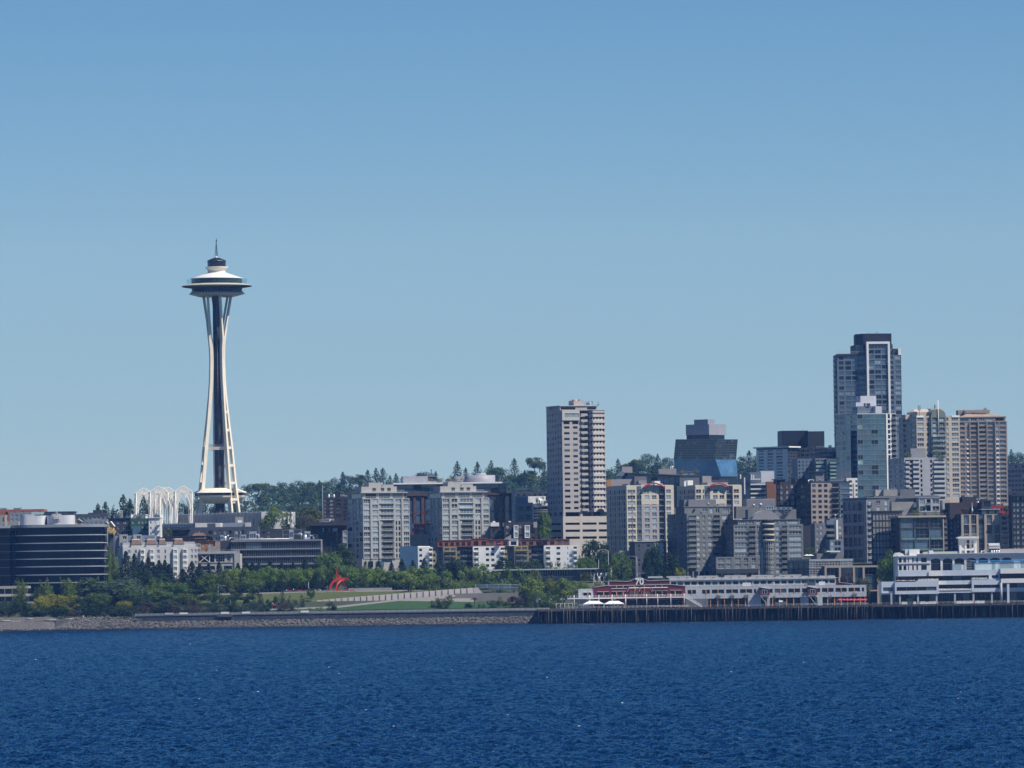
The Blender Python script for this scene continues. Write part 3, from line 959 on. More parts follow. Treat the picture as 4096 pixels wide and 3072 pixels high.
# rounded black glass office at far left
def round_office():
 D=2905
 c0=ZP('A',572,800,D)
 a,b=ZP('A',92,800,D),ZP('A',1046,800,D)
 hw,hd=(b.x-a.x)/2,19.0
 cx,cy=(a.x+b.x)/2,D+hd
 g=ground(cx,cy)-2
 B=Bld('office_building','rounded black glass office block with thin pale bands at far left of shore','office',(cx,cy,g))
 gm=glass('office_black_glass',(0.004,0.006,0.012),0.03,0.06)
 def plan(gr=0.0,n=56):
  r=[]
  for i in range(n):
   t=2*math.pi*i/n
   ca,sa=math.cos(t),math.sin(t)
   e=2/3.4
   r.append((cx+(hw+gr)*math.copysign(abs(ca)**e,ca),cy+(hd+gr)*math.copysign(abs(sa)**e,sa)))
  return r
 zt_=lambda v:ZP('A',572,v,D).z
 zs=[zt_(v)for v in(526,605,684,763,843,921,1003,1083)]+[g]
 for i in range(8):
  mb=MB().prism(plan(),zs[i+1],zs[i]-.02,gm)
  p=plan(.03)
  for k in range(0,56):
   q=[(p[k][0],p[k][1]),(p[(k+1)%56][0],p[(k+1)%56][1])]
   mb.tube((*q[0],zs[i+1]),(*q[0],zs[i]-.5),.05,gm,n=4,cap=False)
  B.sep('glass_band',mb)
  if i<7:
   B.sep('spandrel_band',MB().prism(plan(.28),zs[i+1]-.2,zs[i+1]+.22,BANDM,bottom=True))
 B.part('roof_parapet').prism(plan(.2),zs[0],zt_(498),mat('parapet_band',(.26,.28,.31),.4,.06),ROOFM,bottom=True)
 for u0,u1,v in((185,452,410),(455,735,405)):
  A_,B_=ZP('A',u0,v,D+10),ZP('A',u1,v,D+10)
  w=(B_.x-A_.x)/2
  mx=(A_.x+B_.x)/2
  pl=[]
  for i in range(40):
   t=2*math.pi*i/40
   ca,sa=math.cos(t),math.sin(t)
   pl.append((mx+w*math.copysign(abs(ca)**.55,ca),cy+2+8*math.copysign(abs(sa)**.55,sa)))
  mb=MB().prism(pl,zt_(500),A_.z,mat('penthouse_panel',(.62,.63,.65),.5,.05))
  for k in range(4):
   mb.box((mx-w*.5+k*1.2,cy-4,A_.z+.003),(.9,2,.7),LGREY)
  B.sep('penthouse',mb)
 mb=MB()
 for k,u in enumerate((545,560,575,590)):
  p=ZP('A',u,450,D+9)
  mb.tube((p.x,cy-6.4,ZP('A',u,455,D).z),(p.x,cy-6.4,ZP('A',u,(388,350,370,395)[k],D).z),.12,STEEL,n=5)
  mb.box((p.x,cy-6.7,ZP('A',u,440,D).z),(.35,.3,1.8),WHITE)
 for v in(400,425,445):
  z=ZP('A',560,v,D).z
  mb.tube((ZP('A',540,v,D).x,cy-6.4,z),(ZP('A',597,v,D).x,cy-6.4,z),.1,STEEL,n=5)
 B.sep('antenna_mast',mb)
 a=bq('A',None,-220,96,512,D+4,0,26)
 z1=a[4]
 B.part('wing_wall').prism(a[:4],g,z1-1.3,gm)
 B.part('wing_parapet').prism([off(a[0],a[1],.3)[0],off(a[0],a[1],.3)[1],a[2],a[3]],z1-1.3,z1,BANDM,ROOFM,bottom=True)
 zz=[zt_(v)for v in(605,684,763,843,921,1003)]
 for z in zz:
  B.sep('wing_band',MB().prism([off(a[0],a[1],.2)[0],off(a[0],a[1],.2)[1],a[1],a[0]],z-.25,z+.12,SLATE2,bottom=True))
 B.done()
 D=2868
 q=bq('A',None,-260,276,1128,D+8,0,20)
 g=gnd(q)
 B=Bld('terrace_building','low terraced concrete building with planted ledges, half hidden by trees at far left','building',cen(q,g))
 B.fac(q[0],q[1],zt('A',0,1200,D),q[4]-.9,1,rep(7,'d3',.86),CONC,.05,.95)
 B.part('wall').prism([q[0]+Vector((0,.3)),q[1]+Vector((0,.3)),q[2],q[3]],g,zt('A',0,1200,D),CONC)
 B.part('terrace_slab').prism([off(q[0],q[1],2)[0],off(q[0],q[1],2)[1],q[2],q[3]],q[4]-.9,q[4]+.3,CONC,bottom=True)
 q2=bq('A',None,-260,440,1203,D,0,7.6)
 B.fac(q2[0],q2[1],zt('A',0,1275,D),q2[4]-1.1,1,rep(9,'d3',.85),CONC,.05,.95,part='lower_wall')
 B.part('lower_wall').prism([q2[0]+Vector((0,.3)),q2[1]+Vector((0,.3)),q2[2],q2[3]],g-4,zt('A',0,1275,D),CONC)
 B.part('terrace_slab').prism([off(q2[0],q2[1],2)[0],off(q2[0],q2[1],2)[1],q2[2],q2[3]],q2[4]-1.1,q2[4]+.1,LCONC,bottom=True)
 q3=bq('A',None,-260,350,1280,D-6,0,5)
 B.part('lower_ledge').prism(q3[:4],g-4,q3[4],CONC)
 B.done()
round_office()
# small buildings far left, behind the office
B,q,z0,z1=bl('brick_building','long flat red brick building behind the black office, far left','A',None,-60,442,349,520,3350,0,3,mat('orange_brick',(.36,.13,.08),.9,.1,.5),rep(6,'d2',.3),dl=25)
equipment(B,'A',[(0,66,333,'b'),(135,205,331,'b'),(210,216,308,'m'),(338,344,338,'m')],z1+.02,3352)
B.done()
B,q,z0,z1=bl('office_building','grey building with pale mint cornice in front of the red brick one','A',None,98,457,376,560,3310,0,4,GREYB,rep(8,'r2l',.5),dl=20)
B.part('cornice').prism([*off(q[0].lerp(q[1],.6),q[1],.8),q[1],q[0].lerp(q[1],.6)],zt('A',310,400,3310),zt('A',310,372,3310),mat('mint_cornice',(.42,.58,.58),.6,.04),bottom=True)
B.done()
B,q,z0,z1=bl('utility_building','small weathered concrete box with low side wing at the left edge','A',None,-30,52,402,560,3040,0,2,CONC,rep(2,'d1',.3),dl=12)
ph(B,'A',None,20,185,468,z0-6,3060,0,CONC,10,'side_wing')
B.done()
B,q,z0,z1=bl('flat_roofed_building','low grey flat roofed building seen over the black office roof','A',None,455,742,376,520,3300,0,3,LGREY,rep(10,'d2',.6),dl=18)
slab(B,q,q[4],.4,SLATE2,.8)
B.done()
B,q,z0,z1=bl('apartment_building','dark slate apartments with a box penthouse, left of the green block','A',None,738,1082,394,610,3220,0,4,SLATE,rep(8,'w2',.35),dl=18)
ph(B,'A',None,935,1024,352,z1,3222,0,SLATE2)
ph(B,'A',None,885,940,380,z1,3221,0,SLATE2)
B.done()
B,q,z0,z1=bl('apartment_building','low pale grey block tucked under the dark slate apartments','A',None,850,1078,447,620,3140,0,3,GREYB,rep(5,'w2',.4),dl=14)
ph(B,'A',None,925,990,440,z1,3142,0,LGREY)
B.done()
B,q,z0,z1=bl('apartment_building','charcoal apartments with little white windows beside the green block','A',None,1080,1312,440,612,3150,0,3,SLATE2,[(.1,.2,'w2'),(.42,.54,'w2'),(.7,.86,'w2')],dl=16)
slab(B,q,q[4],.3,DKMET,.5)
ph(B,'A',None,1210,1230,365,z1,3160,0,CONC,2);ph(B,'A',None,1150,1200,405,z1,3155,0,SLATE)
B.part('canopy').prism([*off(q[0].lerp(q[1],.68),q[1]+(q[1]-q[0])*.35,2.5),q[1]+(q[1]-q[0])*.35,q[0].lerp(q[1],.68)],zt('A',1250,560,3150),zt('A',1250,553,3150),LGREY,bottom=True)
B.done()
def gable_house(label,u0,u1,ve,va,vb,D,m,win,rm):
 q=bq('A',None,u0,u1,ve,D,0,9)
 g=gnd(q)
 B=Bld('gabled_house',label,'house',cen(q,g))
 zb=max(g+.5,zt('A',u0,vb,D))
 n=3 if vb-ve>90 else 1
 B.fac(q[0],q[1],zb,q[4],n,win,m,.25,.75)
 for i in(1,2,3):
  B.fac(q[i],q[(i+1)%4],zb,q[4],0,(),m)
 B.part('base_wall').prism(q[:4],g,zb,SLATE)
 zr=zt('A',u0,va,D)
 mf,mk=(q[0]+q[1])/2,(q[2]+q[3])/2
 mb=B.part('gable')
 mb.poly([(*q[0],q[4]),(*q[1],q[4]),(*mf,zr)],m);mb.poly([(*q[2],q[4]),(*q[3],q[4]),(*mk,zr)],m)
 rb=B.part('roof')
 for a,b,sg in((q[0],q[3],-1),(q[1],q[2],1)):
  e=Vector((.5*sg,0))
  f=Vector((0,-.5))
  dz=-.5*(zr-q[4])/((q[1]-q[0]).length/2)
  lo=[(*(a+e+f),q[4]+dz),(*(b+e),q[4]+dz),(*mk,zr),(*(mf+f),zr)]
  rb.poly(lo if sg<0 else lo[::-1],rm)
  rb.poly([(x,y,z+.25)for x,y,z in(lo[::-1]if sg<0 else lo)],rm)
  rb.poly([lo[0],lo[3],(lo[3][0],lo[3][1],lo[3][2]+.25),(lo[0][0],lo[0][1],lo[0][2]+.25)],rm)
 return B,q
B,q=gable_house('small yellow gabled house peeking over the black office roof',755,817,466,446,500,3080,YELLOW,[(.3,.7,'w2')],LGREY);B.done()
B,q=gable_house('narrow cream gabled house at the right end of the black office',1040,1092,500,472,600,3040,OWHITE,[(.35,.75,'r2l')],LGREY);B.done()
B,q=gable_house('yellow gabled house with a balcony at the right end of black office',1085,1140,505,470,600,3022,YELLOW,[(.3,.7,'r2l')],WHITE)
B.balcony(q[0],q[1]+(q[1]-q[0])*.5,.2,1,zt('A',1100,580,3022),2.2,(YELLOW,YELLOW,True));B.done()
B,q,z0,z1=bl('apartment_building','dark green apartment block with white windows, next to the white one','A',None,1312,1497,437,605,3140,0,3,FOREST,[(.08,.2,'r2l'),(.42,.54,'r2l'),(.62,.72,'r2l'),(.82,.94,'r2l')],dl=16)
for u0,u1,v in((1332,1405,518),(1420,1503,556)):
 ph(B,'A',None,u0,u1,v,z0-3,3136,0,TEALP,3.8,'blue_bay')
ph(B,'A',None,1370,1398,418,z1,3145,0,DBRICK,4)
B.done()
B,q,z0,z1=bl('apartment_building','bright white four storey apartments with side balconies, left of the arches','A',None,1495,1612,434,622,3130,0,3,WHITE,[(.1,.24,'w2'),(.52,.6,'w1')],dl=16,sill=.3,head=.75)
for k in range(3):
 B.balcony(q[0],q[1],.74,1.0,z0+(z1-z0)*k/3+.4,1.6,(WHITE,RAILM,False))
slab(B,q,q[4],.35,WHITE,.4)
B.done()
B,q,z0,z1=bl('row_apartments','grey blue row apartments with stepped bays and white cross windows','A',None,1058,1556,612,720,3040,0,2,GREYB,[(.06,.13,'cx'),(.25,.29,'cx'),(.5,.55,'cx'),(.8,.86,'cx'),(.92,.98,'cx')],dl=14,sill=.15,head=.8)
for u0,u1 in((1062,1140),(1200,1280),(1340,1422)):
 a=bq('A',None,u0,u1,598,3038,0,1.9)
 B.fac(a[0],a[1],z0,a[4],2,[(.4,.9,'cx')],LGREY,.15,.72,part='bay')
 B.fac(a[1],a[2],z0,a[4],0,(),LGREY,part='bay');B.fac(a[3],a[0],z0,a[4],0,(),LGREY,part='bay')
 B.part('bay').poly([(*p,a[4])for p in a[:4]],ROOFM)
 B.flush('bay')
B.part('roof_cap').prism([*off(q[0],q[1],2.2),q[1],q[0]],q[4]-2.6,q[4]-2.4,LGREY,bottom=True)if False else None
B.done()
# cream waterfront apartments with mansards
def cream_apartments():
 D=2985
 q=bq('A',1168,1236,1988,728,D,12,18)
 g=gnd(q)
 B=Bld('apartment_building','long off-white bay windowed apartments with brown mansard tops behind dark firs','building',cen(q,g))
 z1=q[4]-.8
 H=2.92
 n=6
 z0=z1-n*H
 cols=[]
 w=q[1]-q[0]
 bays=[(.22,.29),(.345,.415),(.655,.73),(.785,.86)]
 cols=[(.06,.1,'r2'),(.155,.185,'r2'),(.455,.49,'r2'),(.555,.575,'d1'),(.905,.935,'r2l'),(.955,.985,'r2l')]
 B.fac(q[0],q[1],z0,z1,n,cols,OWHITE,.2,.8)
 B.fac(q[3],q[0],z0,z1,n,rep(3,'r2',.3),OWHITE)
 B.fac(q[1],q[2],z0,z1,0,(),OWHITE);B.fac(q[2],q[3],z0,z1,0,(),OWHITE)
 B.part('base_wall').prism(q[:4],g,z0,OWHITE)
 B.top(q,z1,OWHITE,para=.8)
 for f0,f1 in bays:
  a,b=q[0].lerp(q[1],f0),q[0].lerp(q[1],f1)
  oa,ob=off(a,b,1.3)
  e=(ob-oa)*.16
  mbn='bay'
  B.fac(oa+e,ob-e,z0,z1-.3,n,[(.06,.94,'r3l')],WHITE,.2,.82,part=mbn)
  B.fac(a,oa+e,z0,z1-.3,n,[(.2,.8,'r2')],WHITE,.2,.82,part=mbn,depth=.1)
  B.fac(ob-e,b,z0,z1-.3,n,[(.2,.8,'r2')],WHITE,.2,.82,part=mbn,depth=.1)
  B.part(mbn).poly([(*p,z1-.3)for p in(a,oa+e,ob-e,b)],LGREY)
  B.flush(mbn)
 for f0,f1,k in((.13,.27,1),(.33,.47,1),(.50,.60,1),(.70,.84,1),(.02,.12,0),(.27,.33,0),(.47,.5,0),(.6,.7,0),(.84,.99,0)):
  s4=sub(q,f0,f1,.25 if k else .35,.8)
  top=4.6 if k else 3.3
  mb=B.part('top_floor')
  mb.prism(s4,z1+.02,z1+2.2,OWHITE)
  if k:
   c=sum(s4,Vector((0,0)))/4
   inn=[p.lerp(c,.28)for p in s4]
   out=[p.lerp(c,-.06)for p in s4]
   rb=B.part('mansard_roof')
   for i in range(4):
    j=(i+1)%4
    rb.poly([(*out[i],z1+2.2),(*out[j],z1+2.2),(*inn[j],z1+top),(*inn[i],z1+top)],MANS)
   rb.prism([p.lerp(c,-.02)for p in inn],z1+top,z1+top+.4,WHITE,bottom=True)
  else:
   mb.prism(s4,z1+2.202,z1+top,LGREY)
 rl=MB()
 A,Bq=off(q[0],q[1],-.3)
 for k in range(60):
  p=A.lerp(Bq,k/59)
  rl.tube((*p,z1+.8),(*p,z1+1.7),.05,WHITE,n=4)
 rl.tube((*A,z1+1.7),(*Bq,z1+1.7),.06,WHITE,n=4)
 B.sep('terrace_rail',rl)
 B.done()
cream_apartments()
# ochre building and slate blocks
B,q,z0,z1=bl('apartment_building','ochre brown apartments with tiled roof pavilions behind the cream apartments','B',None,160,578,622,760,3060,0,3,OCHRE,rep(8,'w2',.45),dl=14)
slab(B,q,q[4],.35,DBRICK,1.2)
ph(B,'B',None,80,215,628,z0,3062,0,DBRICK,14,'side_wing')
for u0,u1,v0,v1 in((420,560,612,582),(450,565,640,612)):
 a=bq('B',None,u0,u1,v0,3056,0,9)
 c=sum(a[:4],Vector((0,0)))/4
 zr=zt('B',u0,v1,3056)
 mb=B.part('tiled_roof')
 for i in range(4):
  j=(i+1)%4
  i0,j0=a[i].lerp(c,.45),a[j].lerp(c,.45)
  mb.poly([(*a[i],a[4]),(*a[j],a[4]),(*j0,zr),(*i0,zr)],MANS)
 mb.poly([(*a[i].lerp(c,.45),zr)for i in range(4)],LGREY)
B.done()
B,q,z0,z1=bl('apartment_building','bright ochre stepped block with bay windows, nearer than its roof pavilions','B',None,385,652,672,790,3035,0,2,OCHRE,[(.1,.22,'r2'),(.33,.47,'r3'),(.55,.62,'r2'),(.75,.85,'r2')],dl=14)
slab(B,q,q[4],.3,DBRICK,.5)
a=bq('B',None,455,505,690,3033,0,1.6)
B.fac(a[0],a[1],z0,a[4],2,[(.1,.9,'r3')],OWHITE,.2,.85,part='bay');B.part('bay').poly([(*p,a[4])for p in a[:4]],LGREY)
B.fac(a[3],a[0],z0,a[4],0,(),OWHITE,part='bay');B.fac(a[1],a[2],z0,a[4],0,(),OWHITE,part='bay')
a=bq('B',None,652,712,715,3030,0,9)
zr=zt('B',652,668,3036)
mb=B.part('sloped_roof')
mb.poly([(*a[0],a[4]),(*a[1],a[4]),(*(a[2]+Vector((0,-4))),zr),(*(a[3]+Vector((0,-4))),zr)],MANS)
mb.prism([a[3]+Vector((0,-4)),a[2]+Vector((0,-4)),a[2],a[3]],a[4]-3,zr,MANS)
B.part('stone_wing').prism(bq('B',None,578,706,716,3028,0,10)[:4],z0-8,a[4],CONC)
B.done()
B,q,z0,z1=bl('slate_building','long dark slate blue block with tall windows below the tower','B',None,400,1088,527,668,3110,0,2,SLATE,[(.13,.15,'r2'),(.27,.33,'d2'),(.355,.40,'r2'),(.425,.47,'d2'),(.5,.545,'r2'),(.57,.61,'d2'),(.66,.70,'r2'),(.76,.79,'d2'),(.85,.89,'r2')],dl=20,sill=.1,head=.72)
ph(B,'B',None,222,402,556,z0,3108,0,SLATE2,16,'left_wing')
slab(B,bq('B',None,206,402,545,3106,0,18),zt('B',206,556,3106),1.1,SLATE2,.3)
ph(B,'B',None,740,1000,482,z1,3124,0,GREYB,5,'roof_block');ph(B,'B',None,955,1012,478,z1,3123,0,OWHITE,5,'roof_block')
ph(B,'B',None,858,932,424,z1,3128,0,CONC,6,'roof_block');ph(B,'B',None,880,924,455,z1,3127.8,0,WHITE,.15,'white_hatch')
ph(B,'B',None,575,655,487,z1,3128,0,SLATE,5,'roof_block')
equipment(B,'B',[(866,876,412,'v'),(900,910,412,'v')],zt('B',866,424,3128),3129)
B.done()
# fluted concrete halls at the foot of the tower (sunlit fronts, shaded returns)
def ribbed(label,z,u0,u1,vt,D,th,pitch=2.2,dl=20,spikes=True):
 WHITE=mat('shaded_hall_white',(.36,.37,.38),.85,.06)if th<0 else MATS['white_paint']  # white walls facing away from the sun: shade put into a grey copy
 q=bq(z,None,u0,u1,vt,D,th,dl)
 g=gnd(q)
 B=Bld('exhibition_hall',label,'hall',cen(q,g),'fluted halls below the tower')
 n=max(2,round((q[1]-q[0]).length/pitch))
 h=q[4]
 A,C=off(q[0],q[1],-.45)
 B.part('wall').prism([A,C,q[2],q[3]],g,h-.2,WHITE)
 pm,rm=MB(),MB()
 for k in range(n):
  a,b=q[0].lerp(q[1],k/n),q[0].lerp(q[1],(k+1)/n)
  i0,i1=off(a,b,-.22)
  mid=(i0+i1)/2
  e=(b-a)*.06
  for p0,p1 in((a+e,mid),(mid,b-e)):
   pm.poly([(*p0,g),(*p1,g),(*p1,h-.5),(*p0,h-.5)],WHITE)
  pm.poly([(*(a+e),h-.5),(*mid,h-.5),(*(b-e),h-.5),(*((A-q[0])*.8+mid),h-.15)],WHITE)
  rm.beam((a.x,a.y-.05,g),(a.x,a.y-.05,h+(.6 if spikes else 0)),.2,.3,WHITE,(1,0,0))
 pm.build('fluted_panels',B.e);rm.build('ribs',B.e)
 B.done()
ribbed('sunlit white fluted hall wall at the foot of the left arches','A',1318,1605,395,3420,12)
ribbed('short shaded return of the white hall beside the left arches','A',1606,1640,396,3423,60,2.0,6)
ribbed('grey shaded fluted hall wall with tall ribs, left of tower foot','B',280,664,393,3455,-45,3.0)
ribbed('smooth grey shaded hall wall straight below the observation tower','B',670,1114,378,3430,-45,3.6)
ribbed('sunlit white ribbed hall wall right of the tower foot, behind a bright green tree','B',1117,1462,372,3435,12,2.4)
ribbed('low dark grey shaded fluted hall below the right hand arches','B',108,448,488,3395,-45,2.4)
ribbed('low white fluted wall stub between grey roof blocks','B',458,735,484,3392,12,2.4,14,False)
# long dark banded office
def banded():
 D=2990
 q=bq('B',None,815,1718,656,D,0,26)
 g=gnd(q)
 B=Bld('office_building','long low dark glass office with thin pale floor bands and silver roof machinery','office',cen(q,g))
 bm=mat('office_band',(.27,.26,.28),.5,.06)
 H=75*.3977*MP(D)
 zt_=q[4]
 n=6
 for k in range(n):
  z1=zt_-.9-k*H
  z0=z1-H
  if z0<g:
   break
  B.fac(q[0],q[1],z0,z1,1,rep(6,'d8',.985),FR_D,.04,.80 if k else .86)
  if k:
   A,C=off(q[0],q[1],.5)
   B.sep('floor_band',MB().prism([A,C,q[1],q[0]],z1-.45,z1+.2,bm,bottom=True))
 for i in(1,2,3):
  B.fac(q[i],q[(i+1)%4],g,zt_-.9,0,(),bm)
 A,C=off(q[0],q[1],.6)
 B.part('cornice').prism([A,C,q[2],q[3]],zt_-.9,zt_,bm,ROOFM,bottom=True)
 for k in range(60):
  p=q[0].lerp(q[1],k/59)
  B.part('cornice').box((p.x,p.y-.62,zt_-.35),(.12,.1,.3),DKMET)
 ph(B,'B',None,706,816,668,g,D+3,0,SLATE2,22,'stair_block')
 equipment(B,'B',[(705,740,605,'b'),(742,770,615,'c'),(800,845,632,'d'),(850,900,600,'f'),(905,965,600,'b'),(868,880,570,'v'),(905,917,568,'v'),(1000,1068,568,'b'),(1060,1092,600,'d'),(1110,1135,628,'b'),(1180,1200,612,'f'),(1250,1320,640,'d'),(1335,1400,552,'f'),(1400,1440,548,'b'),(1420,1520,590,'d'),(1445,1520,548,'f'),(1555,1610,566,'b'),(1540,1580,600,'c'),(1590,1640,610,'d'),(1640,1678,600,'f'),(1645,1652,625,'c'),(755,780,620,'d'),(770,795,600,'v')],zt_+.02,D+6)
 mb=MB()
 a=ZP('B',860,650,D+3);b=ZP('B',1400,650,D+3)
 mb.tube((a.x,D+2,zt_+.35),(b.x,D+2,zt_+.35),.28,WHITE,n=8)
 B.sep('roof_pipe',mb)
 ph(B,'B',None,1130,1340,590,zt_,D+18,0,SLATE2,6,'roof_screen')
 B.done()
banded()
B,q,z0,z1=bl('dark_building','small dark flat block with a dormer window behind the silver roof machinery','B',None,1105,1560,543,660,3100,0,2,SLATE2,[(.18,.22,'r2'),(.05,.12,'d2')],dl=14)
B.done()
# concrete studio with a cross brace
def xbrace():
 D=2965
 q=bq('B',None,486,852,795,D,0,20)
 g=gnd(q)
 B=Bld('studio_building','pale concrete building with cross braced glass corner, below the black banded office','building',cen(q,g))
 zm=zt('B',600,878,D)
 z1=q[4]
 B.fac(q[0],q[1],zm,z1,1,[(.01,.44,'d3',.8),(.48,.72,'gr',.5),(.78,.88,'g2',.3)],LCONC,.02,.94)
 B.fac(q[0],q[1],g,zm,0,[],LCONC)if False else None
 zl=zt('B',600,972,D)
 B.fac(q[0],q[1],zl,zm,1,[(.1,.45,'d3',.5),(.69,.93,'d2',.5)],LCONC,.2,.6)
 B.part('base_wall').prism(q[:4],g,zl,LCONC)
 for i in(1,2,3):
  B.fac(q[i],q[(i+1)%4],zl,z1,0,(),LCONC)
 B.top(q,z1,LCONC,para=0)
 A,C=off(q[0],q[1],.9)
 B.part('roof_slab').prism([A,C,q[2],q[3]],z1,zt('B',600,768,D),LCONC,bottom=True)
 A,C=off(q[0],q[1],.25)
 B.part('ledge').prism([A,C,q[1],q[0]],zm-.3,zm+.1,LCONC,bottom=True)
 a,b=A.lerp(C,.02),A.lerp(C,.31)
 mb=MB()
 mb.beam((*a,zm),(*b,z1),.35,.3,WHITE);mb.beam((a.x,a.y-.05,z1),(b.x,b.y-.05,zm),.35,.3,WHITE)
 mb.beam((*b,zm),(*b,z1),.3,.3,WHITE)
 B.sep('cross_brace',mb)
 t=bq('B',None,848,906,790,D-.5,0,20.5)
 B.part('stair_tower').prism(t[:4],g,t[4],LCONC)
 ph(B,'B',None,850,896,758,t[4],D+2,0,GREYB,6);ph(B,'B',None,780,800,768,z1,D-.4,0,LCONC,.38,'pier')
 rl=MB()
 for u in range(500,850,24):
  p=ZP('B',u,768,D)
  rl.tube((p.x,q[0].y,zt('B',600,768,D)),(p.x,q[0].y,zt('B',600,755,D)),.05,RAILM,n=4)
 p0,p1=ZP('B',500,755,D),ZP('B',850,755,D)
 rl.tube((p0 .x,q[0].y,zt('B',600,755,D)),(p1 .x,q[0].y,zt('B',600,755,D)),.05,RAILM,n=4)
 rl.tube((ZP('B',600,760,D).x,q[0].y+2,z1),(ZP('B',600,690,D).x,q[0].y+2,zt('B',600,690,D)),.08,RAILM,n=5)
 B.sep('roof_railing',rl)
 B.done()
xbrace()
# dark blocks left of the first condo tower
B,q,z0,z1=bl('dark_building','dark brown block with overhanging flat roof left of the left putty condo tower','C',None,96,478,762,1030,3050,0,5,DBRICK,rep(9,'d1',.5),dl=22,sill=.1,head=.92)
slab(B,bq('C',None,58,472,726,3046,0,28),zt('C',100,762,3046),36*.3977*MP(3046),mat('umber_fascia',(.06,.05,.055),.7,.1),0)
equipment(B,'C',[(198,240,700,'b'),(245,300,690,'b'),(300,338,698,'d')],zt('C',198,726,3050),3052)
for u0,u1,v0,v1 in((228,240,785,825),(292,301,785,825),(330,375,785,822)):
 a=bq('C',None,u0,u1,v0,3049.9,0,.3)
 B.sep('off_white_panel',MB().prism([a[0]-Vector((0,.35)),a[1]-Vector((0,.35)),a[1],a[0]],zt('C',u0,v1,3050),a[4],OWHITE,bottom=True))  # off-white panels standing proud of the dark wall
a=bq('C',None,428,476,810,3047,0,3)
B.fac(a[0],a[1],zt('C',430,985,3047),a[4],3,[(.12,.88,'cx')],LGREY,.15,.85,part='bay');B.fac(a[3],a[0],zt('C',430,985,3047),a[4],0,(),LGREY,part='bay')
B.part('bay').poly([(*p,a[4])for p in a[:4]],ROOFM)
B.done()
B,q,z0,z1=bl('brick_apartments','tall dark brick apartment block with roof tanks, behind the left putty condo tower','C',None,228,560,478,760,3210,0,7,DBRICK,[(.05,.1,'r2'),(.13,.2,'d2'),(.22,.32,'r2l'),(.4,.55,'d2'),(.62,.75,'d2')],dl=20)
ph(B,'C',None,350,410,425,z1,3214,0,DKMET,8);ph(B,'C',None,450,520,420,z1,3216,0,DKMET,6)
equipment(B,'C',[(278,300,448,'c'),(330,352,448,'c'),(405,445,448,'b'),(415,418,405,'m'),(440,475,455,'b')],z1+.02,3212)
equipment(B,'C',[(220,224,378,'m')],z1,3209)
B.done()
